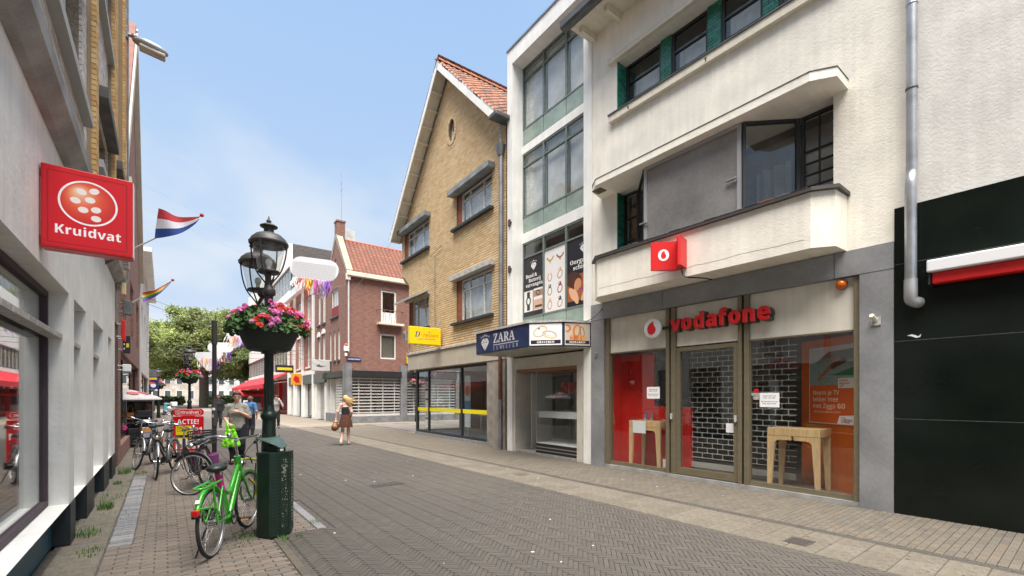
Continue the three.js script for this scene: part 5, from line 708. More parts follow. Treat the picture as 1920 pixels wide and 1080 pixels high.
{
  const h2 = rowHouse('row_house', 'narrow brown brick house with paired tall white windows beside the corner house', -7.66, -4.47, 10.4, brownBrick, [[-6.85, -6.05, 6.7, 8.9], [-5.6, -4.75, 6.7, 9.2], [-6.85, -6.1, 3.85, 6.0, 1], [-5.6, -4.8, 3.85, 6.1, 1]]);
  part(h2, 'shopfront', [bx(-7.6, -4.5, 2.6, 3.28, -0.3, 0.12)], std(0.11, 0.12, 0.10)); parts(h2, 'shop_wall', [bx(-7.6, -7.2, 0, 2.59, -0.3, 0), bx(-5.0, -4.5, 0, 2.59, -0.3, 0)], M.white); const dw = part(h2, 'door', bx(-7.19, -5.01, 0, 2.58, -0.32, -0.28), std(0.35, 0.35, 0.35)); part(dw, 'pane', bx(-6.9, -5.3, 0.3, 2.4, -0.28, -0.27), M.glass);
  part(h2, 'chimney', [bx(-6.6, -5.7, 10.0, 13.6, -2.2, -1.3)], brownBrick); part(h2, 'chimney_face', [bx(-5.699, -5.62, 9.6, 13.7, -2.25, -1.25)], std(0.62, 0.61, 0.57, { map: metres(T.mottle, 1) })); part(h2, 'cornice', rb(-7.66, -4.47, 10.2, 10.42, 0.001, 0.25, 0.02, 1), M.white);
  const an = part(h2, 'antenna', [rod([-5.2, 10.4, -1.2], [-5.2, 17.5, -1.2], 0.025, 0.015, 6), rod([-5.5, 16.2, -1.2], [-4.9, 16.2, -1.2], 0.012), rod([-5.4, 16.7, -1.2], [-5.0, 16.7, -1.2], 0.012)], M.steel);
  const wins = []; for (const c of [-15.9, -13.0, -9.7]) { wins.push([c - 0.55, c + 0.55, 3.9, 6.5, 2], [c - 0.6, c + 0.6, 7.2, 9.3, 0]); }
  const h3 = rowHouse('row_house', 'brick house with white pilasters, arched windows and white balcony', -17.15, -7.68, 10.3, redBrick2, wins);
  for (const x of [-17.1, -14.6, -11.5, -7.95]) part(h3, 'pilaster', bx(x, x + 0.26, 0, 10.3, 0.002, 0.16), M.white);
  part(h3, 'cornice', rb(-17.15, -7.68, 9.9, 10.5, 0.165, 0.5, 0.03, 1), M.white); parts(h3, 'band', [bx(-16.83, -14.61, 6.78, 7.0, 0.002, 0.1), bx(-14.33, -11.51, 6.78, 7.0, 0.002, 0.1), bx(-11.23, -7.96, 6.78, 7.0, 0.002, 0.1), bx(-16.83, -14.61, 3.3, 3.6, 0.002, 0.1), bx(-14.33, -11.51, 3.3, 3.6, 0.002, 0.1), bx(-11.23, -7.96, 3.3, 3.6, 0.002, 0.1)], M.white);
  const bal = part(h3, 'balcony', [bx(-11.6, -8.2, 7.0, 7.12, 0.17, 0.8)], M.white); for (let x = -11.5; x < -8.2; x += 0.4) part(bal, 'baluster', rod([x, 7.12, 0.75], [x, 7.9, 0.75], 0.03, 0.03, 5), M.white); part(bal, 'rail', rod([-11.6, 7.95, 0.75], [-8.2, 7.95, 0.75], 0.04), M.white);
  parts(h3, 'fascia', [bx(-16.83, -14.61, 2.6, 3.29, -0.3, 0.1), bx(-14.33, -11.51, 2.6, 3.29, -0.3, 0.1), bx(-11.23, -7.96, 2.6, 3.29, -0.3, 0.1)], std(0.10, 0.12, 0.10)); parts(h3, 'shop_wall', [bx(-17.1, -16.2, 0, 2.59, -0.28, 0), bx(-14.9, -13.8, 0, 2.59, -0.28, 0), bx(-11.8, -10.8, 0, 2.59, -0.28, 0), bx(-8.6, -7.7, 0, 2.59, -0.28, 0)], M.white);
  for (const [a, c] of [[-16.2, -14.9], [-13.8, -11.8], [-10.8, -8.6]]) { const d = part(h3, 'shop_window', [bx(a, c, 0, 0.2, -0.3, -0.2), bx(a, a + 0.06, 0.2, 2.58, -0.28, -0.2), bx(c - 0.06, c, 0.2, 2.58, -0.28, -0.2)], M.trimGrey); part(d, 'pane', bx(a + 0.06, c - 0.06, 0.2, 2.58, -0.25, -0.24), M.glass); }
  const s1 = thing('projecting_sign', 'dark projecting sign with yellow bar on the white pilastered house', 'sign', [-14.45, 3.65, 0.17], 0, null, FC); part(s1, 'box', bx(-0.08, 0.08, 0, 0.62, 0, 1.35), M.black); part(s1, 'bar', bx(0.081, 0.09, 0.2, 0.42, 0.1, 1.25), M.yellow);
  const s2 = thing('projecting_sign', 'orange and red projecting sign on the white pilastered house', 'sign', [-11.36, 2.55, 0.17], 0, null, FC); part(s2, 'box', rb(-0.08, 0.08, 0, 0.9, 0, 0.75, 0.03, 1), std(0.75, 0.33, 0.02)); part(s2, 'mark', slab([[0.15, 0.2], [0.4, 0.15], [0.62, 0.45], [0.45, 0.75], [0.2, 0.6]], null, 0, 0.01).rotateY(-Math.PI / 2).translate(0.09, 0, 0), M.red);
  // white modern block with red awning
  const b4 = thing('office_block', 'white modern block with window bands and red shop awning', 'building', [0, 0, 0], 0, null, FC);
  const x0 = -46, x1 = -17.2;
  part(b4, 'side_wall', [bx(x1 - 0.25, x1, 0, 15.5, -16, -0.3)], darkBrick); part(b4, 'back_wall', [bx(x0, x1 - 0.25, 0, 15.5, -16, -15.8), bx(x0, x0 + 0.2, 0, 15.5, -15.8, -0.3)], darkBrick); part(b4, 'flat_roof', bx(x0 + 0.2, x1 - 0.25, 15.1, 15.3, -15.8, -0.3), M.lead);
  parts(b4, 'floor_band', [bx(x0, x1, 3.3, 4.2, -0.3, 0), bx(x0, x1, 6.2, 7.7, -0.3, 0), bx(x0, x1, 9.8, 11.2, -0.3, 0), bx(x0, x1, 13.4, 15.5, -0.3, 0)], M.white);
  for (const [c, d] of [[4.2, 6.2], [7.7, 9.8], [11.2, 13.4]]) { const w = part(b4, 'window_band', [bx(x0, x1, c, c + 0.08, -0.2, -0.1), bx(x0, x1, d - 0.08, d, -0.2, -0.1)], M.trimGrey); for (let x = x0; x < x1 - 1; x += 1.44) { part(w, 'mullion', bx(x, x + 0.07, c + 0.08, d - 0.08, -0.2, -0.1), M.trimLight); part(w, 'pane', bx(x + 0.07, x + 1.44, c + 0.08, d - 0.08, -0.16, -0.15), M.glass); } part(b4, 'inner_wall', bx(x0 + 0.2, x1 - 0.25, c, d, -1.2, -1.1), M.blind); }
  part(b4, 'shop_wall', [bx(x0, x1, 0, 0.3, -0.3, -0.1)], M.red); for (const x of [-45.8, -40, -34, -28, -22.6, -17.7]) part(b4, 'shop_column', bx(x, x + 0.5, 0.3, 3.3, -0.3, 0.02), M.red);
  const sw = part(b4, 'shop_window', [bx(x0, x1, 0.3, 0.36, -0.4, -0.31)], M.trimGrey); part(sw, 'pane', bx(x0, x1, 0.36, 3.3, -0.38, -0.37), M.glass); part(b4, 'inner_wall', bx(x0 + 0.2, x1 - 0.25, 0, 3.4, -3, -2.9), M.interior);
  for (let i = 0; i < 4; i++) { const a = x1 - 0.05 - i * 7; const aw = part(b4, 'awning', profile([[0.03, 3.85], [2.1, 2.75], [2.1, 2.35], [2.06, 2.35], [2.06, 2.72], [0.03, 3.78]], a - 6.8, a), std(0.55, 0.02, 0.03, { roughness: 0.8 })); part(aw, 'arm', [rod([a - 6.6, 3.0, 0.05], [a - 6.6, 2.7, 2.0], 0.025), rod([a - 0.2, 3.0, 0.05], [a - 0.2, 2.7, 2.0], 0.025)], M.trimLight); }
}
// ---------------------------------------------------------------- drugstore building on the left
const FK = frame(-0.84, 0, 90);
const bK = thing('drugstore_building', 'yellow brick building with white painted ground floor and black plinths', 'building', [0, 0, 0], 0, null, FK);
{
  const X0 = -6, X1 = 14.1, XG = 12.87, top = 12.9, cor = 4.25;
  const ops = [[-4.6, -1.4], [-0.2, 3.0], [4.0, 7.0], [7.35, 8.36], [9.17, 10.55], [11.45, 12.1]];
  const wallM = M.whitePaint;
  part(bK, 'end_portal', [bx(XG + 0.001, X1, 0, 3.3, -0.35, -0.22), bx(XG + 0.9, X1, 0, 3.3, -0.22, -0.05)], std(0.16, 0.12, 0.10, { map: metres(T.mottle, 0.8) })); part(bK, 'portal_head', bx(XG + 0.001, X1, 3.301, cor, -0.35, -0.02), std(0.45, 0.40, 0.33, { map: metres(T.mottle, 0.8) }));
  part(bK, 'wall', slab(rect(X0, XG, 0.45, cor), ops.map(o => hole(o[0], o[1], 0.451, 2.79)), -0.35, 0), wallM);
  const pm = std(0.022, 0.03, 0.034, { roughness: 0.5, map: metres(T.mottle, 0.6) });
  let px = X0; for (const o of [...ops, [XG, XG]]) { part(bK, 'plinth', bx(px, o[0] - 0.001, 0, 0.449, -0.35, 0.012), pm); px = o[1] + 0.001; }
  for (const [a, b] of ops) { const w = windowUnit(bK, a + 0.02, b - 0.02, 0.46, 2.785, -0.16, { name: 'shop_window', fw: 0.06, mat: std(0.07, 0.05, 0.06), hs: [2.35], bw: 0.09, glass: M.glass }); part(w, 'stall_riser', bx(a, b, 0, 0.45, -0.2, -0.14), std(0.03, 0.10, 0.14, { roughness: 0.5 })); part(w, 'ledge', bx(a + 0.01, b - 0.01, 2.28, 2.33, -0.155, -0.05), M.trimLight); }
  part(bK, 'inner_wall', [bx(X0 + 0.3, X1 - 0.3, 0, 3.6, -1.5, -1.4), bx(X0 + 0.3, X1 - 0.3, 3.6, 3.8, -6, -0.36)], M.interior);
  part(bK, 'cornice', [profile([[0.001, cor - 0.18], [0.06, cor - 0.16], [0.16, cor - 0.05], [0.17, cor + 0.05], [0.001, cor + 0.09]], X0, X1 - 0.4)], std(0.40, 0.40, 0.39, { map: metres(T.mottle, 1) }));
  // upper floors: bricks
  const wins = [[-4.4, -1.6, 5.25, 7.0], [0.4, 3.2, 5.25, 7.0], [5.0, 7.9, 5.25, 7.0], [9.35, 11.1, 5.25, 6.15], [12.2, 13.2, 5.25, 6.2], [5.0, 7.9, 7.9, 9.4], [9.35, 11.1, 7.9, 9.2]];
  part(bK, 'upper_wall', slab(rect(X0, X1, cor, top), wins.map(w => hole(...w)), -0.35, -0.02), std(0.34, 0.27, 0.20, { map: metres(T.fine, 0.7), roughness: 0.95 }));
  const yp = [[0.66, 0.42, 0.16], [0.70, 0.47, 0.20], [0.61, 0.38, 0.15], [0.72, 0.50, 0.25], [0.56, 0.33, 0.13]], wp = [[0.66, 0.62, 0.58], [0.60, 0.56, 0.52], [0.70, 0.67, 0.63], [0.56, 0.46, 0.40], [0.63, 0.58, 0.54]];
  const isWhite = x => x < 9.1;
  brickwork(bK, { x0: 4.0, x1: 11.2, y0: cor + 0.1, y1: top - 0.05, L: 0.222, ch: 0.072, d: 0.05, z: 0.012, holes: [...wins, [11.2, X1, 0, 20]], palette: wp, seed: 4, max: 300, rest: 'painted_bricks' });
  brickwork(bK, { x0: 11.2, x1: X1, y0: cor + 0.1, y1: top - 0.05, L: 0.222, ch: 0.072, d: 0.05, z: 0.012, holes: wins, palette: yp, seed: 5, max: 300, name: 'brick', rest: 'yellow_bricks' });
  for (const [a, b, z] of [[4.0, 4.25, 0.10], [8.3, 8.6, 0.10], [11.2, 11.55, 0.10], [13.65, X1, 0.12]]) { part(bK, 'pier', bx(a + 0.01, b - 0.01, cor + 0.09, top, 0.013, z - 0.012), std(0.3, 0.22, 0.14)); brickwork(bK, { x0: a, x1: b, y0: cor + 0.1, y1: top, L: 0.222, ch: 0.072, d: 0.05, z: z + 0.01, palette: yp, seed: Math.round(a * 7), max: 90 }); }
  wins.forEach(([a, b, c, d], i) => { windowUnit(bK, a, b, c, d, -0.14, { fw: 0.09, mat: M.white, vs: [(a + b) / 2], hs: [c + (d - c) * 0.68], curtain: true }); part(bK, 'sill', bx(a - 0.1, b + 0.1, c - 0.12, c - 0.002, -0.1, 0.11), std(0.36, 0.36, 0.35)); part(bK, 'lintel', rb(a - 0.15, b + 0.15, d + 0.02, d + 0.20, -0.1, 0.17, 0.01, 1), std(0.13, 0.125, 0.12, { map: metres(T.mottle, 0.5) })); });
  part(bK, 'back_wall', [bx(X0, X0 + 0.3, 0, top, -9, -0.36), bx(X1 - 0.3, X1, 0, top, -9, -0.36), bx(X0 + 0.3, X1 - 0.3, 0, top, -9, -8.7)], M.stuccoGrey); part(bK, 'flat_roof', bx(X0 + 0.3, X1 - 0.3, top - 0.3, top - 0.1, -8.7, -0.36), M.lead); part(bK, 'parapet', bx(X0, X1, top, top + 0.25, -0.4, 0.14), M.trimLight);
  part(bK, 'inner_wall', bx(X0 + 0.3, X1 - 0.3, 3.9, top - 0.4, -2.2, -2.1), M.darkRoom);
  part(bK, 'conduit', rod([13.95, cor + 0.1, 0.16], [13.95, top, 0.16], 0.02, 0.02, 6), M.zinc);
}
{ // projecting red drugstore sign
  const s = thing('projecting_sign', 'square red drugstore sign with ball emblem projecting from the left facade', 'sign', [-0.53, 2.92, -5.45], 0);
  const pm = print(512, 600, (g, w, h) => {
    g.fillStyle = '#d8061a'; g.fillRect(0, 0, w, h); g.strokeStyle = '#b00416'; g.lineWidth = 10; g.strokeRect(26, 26, w - 52, h - 52);
    g.save(); g.beginPath(); g.arc(w / 2, 235, 165, 0, 7); g.clip(); const gr = g.createRadialGradient(w / 2 - 60, 150, 20, w / 2, 235, 200); gr.addColorStop(0, '#f6c9a0'); gr.addColorStop(0.45, '#ea5a3a'); gr.addColorStop(1, '#c8101c'); g.fillStyle = gr; g.fillRect(0, 0, w, h); g.fillStyle = '#fbeee8'; for (const [x, y, a] of [[215, 150, 0.3], [290, 130, -0.4], [180, 225, 0.2], [265, 205, 0], [225, 290, 0], [300, 275, -0.2], [300, 345, 0]]) { g.beginPath(); g.ellipse(x, y, 31, 24, a, 0, 7); g.fill(); } g.restore();
    g.strokeStyle = '#fff'; g.lineWidth = 13; g.beginPath(); g.arc(w / 2, 235, 168, 0, 7); g.stroke(); g.fillStyle = '#fff'; g.font = 'bold 96px sans-serif'; g.textAlign = 'center'; g.fillText('Kruidvat', w / 2, 500);
  });
  part(s, 'sign_box', rb(-0.30, 0.30, 0, 0.71, -0.16, 0.0, 0.012, 2), M.red); sheet(s, 'print', -0.285, 0.285, 0.02, 0.69, 0.0015, pm); part(s, 'side_trim', bx(0.3005, 0.306, 0.01, 0.70, -0.15, -0.01), std(0.75, 0.72, 0.74)); part(s, 'mounting', [bx(-0.31, -0.301, 0.1, 0.6, -0.12, -0.04)], M.steel);
}
{ // wall mounted street lamp
  const l = thing('wall_lamp', 'grey street luminaire on a short bracket high on the left facade', 'lamp', [13.9, 10.05, 0.13], 0, null, FK); l.scale.setScalar(1.25);
  part(l, 'bracket', [rb(-0.05, 0.05, -0.02, 0.2, -0.012, 0.03, 0.01, 1), rod([0, 0.06, 0.02], [0, 0.06, 0.14], 0.03, 0.03, 10), ball(0.055, 0, 0.06, 0.12)], M.zinc);
  const hd = part(l, 'head', [ball(0.28, 0, 0.02, 0.36, 0.44, 0.34, 1.0, 18, 10).rotateX(0.12)], std(0.30, 0.31, 0.31, { roughness: 0.4, metalness: 0.3 })); part(hd, 'diffuser', rb(-0.10, 0.10, -0.10, -0.04, 0.2, 0.6, 0.02, 2).rotateX(0.12), std(0.40, 0.39, 0.36, { roughness: 0.3 }));
}
// neighbours further along the left side
{
  const h = thing('gabled_house', 'brown brick gabled house with cream verge beyond the drugstore', 'house', [0, 0, 0], 0, null, FK), a = 14.12, b = 26, ax = 20.1, ay = 14.2, e = 7.0;
  part(h, 'wall', slab([[a, 0], [b, 0], [b, e], [ax, ay], [a, e]], [hole(15, 17, 3.6, 5.4), hole(19, 21, 3.6, 5.4), hole(23, 25, 3.6, 5.4), hole(15, 25, 0.4, 2.8)], -0.35, -0.03), brownBrick);
  for (const x of [15, 19, 23]) windowUnit(h, x, x + 2, 3.6, 5.4, -0.15, { mat: M.white, vs: [x + 1], curtain: true }); windowUnit(h, 15, 25, 0.4, 2.8, -0.15, { name: 'shop_window', mat: M.darkFrame, vs: [18, 22] });
  part(h, 'back_wall', [bx(a, a + 0.2, 0, e, -9, -0.36), bx(b - 0.2, b, 0, e, -9, -0.36), slab([[a + 0.2, 0], [b - 0.2, 0], [b - 0.2, e], [ax, ay - 0.1], [a + 0.2, e]], null, -9, -8.8)], brownBrick); part(h, 'inner_wall', bx(a + 0.2, b - 0.2, 0, e - 0.2, -2, -1.9), M.darkRoom);
  const sl = (x0, y0, x1, y1) => { const L = Math.hypot(x1 - x0, y1 - y0), t = Math.atan2(y1 - y0, x1 - x0); return g => g.rotateZ(t).translate(x0, y0, 0); }, L = Math.hypot(ax - a, ay - e), L2 = Math.hypot(b - ax, ay - e);
  part(h, 'roof', [sl(a, e, ax, ay)(bx(-0.2, L, 0.0, 0.16, -9, 0.08)), sl(ax, ay, b, e)(bx(0, L2 + 0.2, 0.0, 0.16, -9, 0.08))], std(0.22, 0.08, 0.05, { map: metres(T.mottle, 0.6) }));
  part(h, 'verge_board', [sl(a, e, ax, ay)(bx(-0.2, L, -0.34, -0.001, -0.028, 0.13)), sl(ax, ay, b, e)(bx(0, L2 + 0.2, -0.34, -0.001, -0.028, 0.13))], M.cream);
  for (let k = 0; k < 10; k++) part(h, 'corbel', bx(a + 0.2 + k * 0.58, a + 0.42 + k * 0.58, e - 0.65 + k * 0.70, e - 0.2 + k * 0.70, -0.028, 0.1), brownBrick);
  part(h, 'kneeler', bx(a + 0.01, a + 0.3, e - 0.5, e - 0.1, -0.02, 0.22), M.cream);
  const h2 = thing('shop_house', 'grey plastered shop house further along the left side', 'house', [26.05, 0, 0], 0, null, FK);
  part(h2, 'wall', slab(rect(0, 14, 0, 8.2), [hole(1, 3, 4, 6), hole(5, 7, 4, 6), hole(9, 11, 4, 6), hole(1, 13, 0.3, 2.8)], -0.3, 0), M.stuccoGrey); for (const x of [1, 5, 9]) windowUnit(h2, x, x + 2, 4, 6, -0.1, { mat: M.white, vs: [x + 1], curtain: true }); windowUnit(h2, 1, 13, 0.3, 2.8, -0.1, { name: 'shop_window', mat: M.darkFrame, vs: [4, 7, 10] }); part(h2, 'back_wall', [bx(0, 0.2, 0, 8.2, -9, -0.31), bx(13.8, 14, 0, 8.2, -9, -0.31), bx(0.2, 13.8, 0, 8.2, -9, -8.8)], M.stuccoGrey); part(h2, 'flat_roof', bx(0.2, 13.8, 8, 8.2, -8.8, -0.31), M.lead); part(h2, 'inner_wall', bx(0.2, 13.8, 0, 7.9, -2, -1.9), M.darkRoom); part(h2, 'gutter', rb(-0.1, 14.1, 8.1, 8.3, 0, 0.4, 0.03, 1), M.white);
  const h3 = thing('pavilion', 'low grey flat roofed pavilion at the end of the left row', 'building', [42, 0, -1.2], 0, null, FK);
  part(h3, 'wall', slab(rect(0, 16, 0, 3.0), [hole(1, 15, 0.5, 2.4)], -0.3, 0), M.trimLight); windowUnit(h3, 1, 15, 0.5, 2.4, -0.1, { name: 'shop_window', mat: M.darkFrame, vs: [4.5, 8, 11.5] }); part(h3, 'roof_fascia', bx(-0.3, 16.3, 3.001, 3.6, -9, 1.6), M.trimGrey); part(h3, 'back_wall', [bx(0, 0.2, 0, 3, -8, -0.31), bx(15.8, 16, 0, 3, -8, -0.31), bx(0.2, 15.8, 0, 3, -8, -7.8)], M.trimLight);
  // signs hung along the left side
  const sg = (name, lab, x, y, out, w, h, m, fn) => { const t = thing(name, lab, 'sign', [x, y, 0.02], 0, null, FK); part(t, 'box', rb(-0.07, 0.07, 0, h, 0.08, 0.08 + w, 0.015, 1), m); part(t, 'bracket', [rod([0, h * 0.8, 0], [0, h * 0.8, 0.1], 0.02), rod([0, h * 0.2, 0], [0, h * 0.2, 0.1], 0.02)], M.steel); if (fn) fn(t); return t; };
  sg('lightbox_sign', 'brown louvred box projecting high on the left facade', 13.2, 4.45, 0, 0.13, 0.45, std(0.36, 0.30, 0.24), t => { for (let i = 0; i < 7; i++) part(t, 'louvre', bx(-0.08, -0.071, 0.03 + i * 0.06, 0.06 + i * 0.06, 0.1, 0.19), M.trimGrey); });
  sg('lightbox_sign', 'beige sign block fixed below the brown louvred box', 12.95, 3.85, 0, 0.08, 0.26, std(0.62, 0.5, 0.26));
  sg('lightbox_sign', 'grey sign board on the left facade above the long red sign', 13.5, 3.5, 0, 0.16, 0.32, M.trimGrey);
  sg('lightbox_sign', 'long red vertical sign on the left facade', 13.05, 2.86, 0, 0.07, 0.45, M.red);
  sg('lightbox_sign', 'black hanging sign with yellow square beside the red sign', 13.45, 2.62, 0, 0.13, 0.40, M.black, t => { part(t, 'mark', bx(-0.076, -0.0705, 0.13, 0.22, 0.14, 0.19), M.yellow); part(t, 'mark_row', [0, 1, 2].map(i => bx(-0.076, -0.0705, 0.08 + i * 0.1, 0.12 + i * 0.1, 0.095, 0.115)), M.paper); });
  sg('lightbox_sign', 'small white sign low on the far end of the left facade', 13.3, 2.2, 0, 0.15, 0.16, M.paper, t => part(t, 'foot', bx(-0.08, 0.08, -0.04, 0, 0.08, 0.24), M.trimGrey));
  const ad = thing('advert_board', 'colourful blue, yellow and red advert board above the market stall', 'sign', [40, 2.15, -0.45], 0, null, FK); part(ad, 'board', bx(-0.08, 0, 0, 0.85, 0.1, 0.95), std(0.02, 0.05, 0.3)); part(ad, 'print', new THREE.PlaneGeometry(0.8, 0.8).rotateY(-Math.PI / 2).translate(-0.082, 0.425, 0.525), print(128, 128, (g, w, h) => { g.fillStyle = '#1b2c7a'; g.fillRect(0, 0, w, h); g.fillStyle = '#f3c81c'; g.fillRect(6, 6, w - 12, 24); g.fillStyle = '#c8202a'; g.fillRect(10, 38, 60, 50); g.fillStyle = '#fff'; g.beginPath(); g.arc(90, 92, 24, 0, 7); g.fill(); g.fillStyle = '#e06a20'; g.fillRect(30, 56, 70, 20); }), { keepUv: true }); part(ad, 'bracket', rod([-0.04, 0.45, 0.1], [-0.04, 0.45, -0.5], 0.04), M.steel);
}
// ---------------------------------------------------------------- square: trees, hedges, houses beyond
const leafGeo = (() => { const P = [], q = (a, b, c, d) => P.push(...a, ...b, ...c, ...a, ...c, ...d); // three crossed leaves of a spray
  for (let k = 0; k < 3; k++) { const g = new THREE.BufferGeometry(), pts = []; const add = (w, l, an, el) => { const c = Math.cos(an), s = Math.sin(an), f = (x, y) => [x * c + y * Math.cos(el) * s, y * Math.sin(el), -x * s + y * Math.cos(el) * c]; q(f(-w, 0.25 * l), f(0, 0), f(w, 0.3 * l), f(0, l)); q(f(-w, 0.25 * l), f(0, l), f(w, 0.3 * l), f(0, 0)); }; add(0.42, 1, k * 2.1 + 0.3, 0.25 + 0.3 * k); }
  const g = new THREE.BufferGeometry(); g.setAttribute('position', new THREE.BufferAttribute(new Float32Array(P.slice(0, 54).concat(P.slice(54, 108))), 3)); g.computeVertexNormals(); return muv(g); })();
function tree(name, label, x, z, H, R, o = {}) {
  const t = thing(name, label, 'tree', [x, 0, z], 0, 'plane trees on the square'), r = rng(o.seed || 1), y0 = o.y0 ?? H * 0.27;
  const bark = std(0.22, 0.185, 0.14, { map: metres(T.mottle, 0.8), roughness: 0.95 }), limbs = [], tr = o.tr ?? 0.42;
  part(t, 'trunk', pipe([[0, -0.1, 0], [0.05, y0 * 0.6, 0.03], [0, y0 * 1.25, 0]], tr, 8, 10), bark);
  const cl = [], n = o.n || 60;
  for (let i = 0; i < n; i++) { let a, b, c; do { a = r() * 2 - 1; b = r() * 2 - 1; c = r() * 2 - 1; } while (a * a + b * b + c * c > 1 || a * a + b * b + c * c < 0.12); const yy = b > 0 ? b : b * 0.85; const wob = 0.82 + 0.36 * r(); cl.push([a * R * wob, y0 + (H - y0) * (0.48 + 0.50 * yy * wob), c * R * wob, (0.11 + 0.10 * r()) * R]); }
  for (let i = 0; i < Math.min(14, n); i++) { const c = cl[i]; limbs.push(pipe([[0, y0 * 1.1, 0], [c[0] * 0.35, y0 * 1.1 + (c[1] - y0) * 0.45, c[2] * 0.35], [c[0] * 0.9, c[1], c[2] * 0.9]], tr * 0.22, 6, 5)); }
  part(t, 'limb', limbs, bark);
  const per = o.per || 230, im = new THREE.InstancedMesh(leafGeo, phys(1, 1, 1, { roughness: 0.9, side: THREE.DoubleSide, transmission: 0.5, thickness: 0 }), n * per); im.name = 'crown'; im.userData.kind = 'stuff'; shadow(im); let k = 0;
  const base = o.col || [0.42, 0.48, 0.20];
  for (const c of cl) { const tone = 0.75 + 0.5 * r(); for (let i = 0; i < per; i++) { const u = () => (r() + r() + r() - 1.5) * 1.15; dummy.position.set(c[0] + u() * c[3], c[1] + u() * c[3] * 0.62, c[2] + u() * c[3]); dummy.rotation.set(r() * 6.3, r() * 6.3, r() * 6.3); const s = (o.leaf || 0.19) * (0.6 + 0.8 * r()); dummy.scale.setScalar(s); dummy.updateMatrix(); im.setMatrixAt(k, dummy.matrix); const v = tone * (0.75 + 0.5 * r()); im.setColorAt(k++, C(base[0] * v * (0.85 + 0.3 * r()), base[1] * v, base[2] * v)); } }
  t.add(im); return t;
}
tree('plane_tree', 'large plane tree with bare trunk in the middle of the square', 4.6, -80.7, 14.2, 7.4, { seed: 2, n: 190, per: 420, y0: 4.2, tr: 0.62 });
tree('plane_tree', 'plane tree on the square standing behind the near lamp post', 14.5, -94, 12.6, 7.2, { seed: 3, n: 140, per: 380, y0: 4.0, col: [0.38, 0.45, 0.18] });
tree('plane_tree', 'dark plane tree beside the white block at the square', 11.2, -78, 10.2, 5.4, { seed: 4, n: 120, per: 380, y0: 3.4, col: [0.25, 0.33, 0.11] });
tree('plane_tree', 'plane tree behind the second lamp post on the square', -2.2, -96, 13.0, 6.4, { seed: 5, n: 130, per: 380, y0: 3.6 });
tree('plane_tree', 'plane tree rising behind the low pavilion on the left', -8.0, -74, 15, 5.6, { seed: 6, n: 110, per: 380, y0: 5.0 });
tree('plane_tree', 'small far tree low between the left row and the square', -9, -112, 11, 6, { seed: 7, n: 100, per: 360, y0: 3 });
{
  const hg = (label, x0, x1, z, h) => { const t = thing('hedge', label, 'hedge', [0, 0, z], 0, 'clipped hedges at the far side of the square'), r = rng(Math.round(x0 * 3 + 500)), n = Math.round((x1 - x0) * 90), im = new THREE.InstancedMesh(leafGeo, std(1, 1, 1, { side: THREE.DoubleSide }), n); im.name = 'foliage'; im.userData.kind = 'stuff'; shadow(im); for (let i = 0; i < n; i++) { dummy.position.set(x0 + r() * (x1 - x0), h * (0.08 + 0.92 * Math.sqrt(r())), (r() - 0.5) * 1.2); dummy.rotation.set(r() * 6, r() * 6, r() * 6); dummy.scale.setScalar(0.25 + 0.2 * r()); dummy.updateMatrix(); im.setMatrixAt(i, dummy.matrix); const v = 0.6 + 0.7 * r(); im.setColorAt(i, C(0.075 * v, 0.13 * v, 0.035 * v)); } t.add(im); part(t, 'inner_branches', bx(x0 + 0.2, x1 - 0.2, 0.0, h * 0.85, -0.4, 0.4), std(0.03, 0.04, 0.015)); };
  hg('low hedge at the far left of the square', -9, 3, -104, 1.5); hg('low hedge behind the middle tree', 6, 17, -106, 1.7); hg('low hedge behind the red awning', 19, 32, -108, 1.6);
  const hs = [[-22, -13, 9, [0.62, 0.58, 0.52]], [-13, -3, 8, [0.72, 0.70, 0.66]], [-3, 7, 7.5, [0.66, 0.60, 0.52]], [7, 16, 8.6, [0.74, 0.72, 0.70]], [16, 27, 7.6, [0.60, 0.50, 0.44]], [27, 38, 8.8, [0.70, 0.68, 0.66]]];
  const lab = ['cream house at the far left edge of the square', 'pale house with white windows behind the second lamp post', 'sand coloured house behind the middle tree', 'white house to the right of the middle tree', 'brownish house behind the dark plane tree', 'white house behind the red awning'];
  hs.forEach(([a, b, h, c], i) => { const t = thing('far_house', lab[i] + ' at the end of the square', 'house', [0, 0, -126], 0, 'houses at the far end of the square'), m = std(...c, { map: metres(T.mottle, 3) }); part(t, 'wall', bx(a, b - 0.05, 0, h, -8, 0), m); part(t, 'roof', profile([[0.4, h], [-4, h + 3], [-8.4, h]], a - 0.05, b), std(0.18, 0.09, 0.06)); for (let x = a + 0.9; x < b - 1.4; x += 2.1) for (const y of [1.0, 4.3]) { const w = part(t, 'window', [bx(x, x + 1.2, y, y + 2.0, 0.001, 0.06)], M.white); part(w, 'pane', bx(x + 0.1, x + 1.1, y + 0.1, y + 1.9, 0.061, 0.075), std(0.08, 0.09, 0.10, { roughness: 0.15 })); } part(t, 'door', bx((a + b) / 2 - 0.5, (a + b) / 2 + 0.5, 0.02, 0.9, 0.001, 0.07), M.trimGrey); });
}
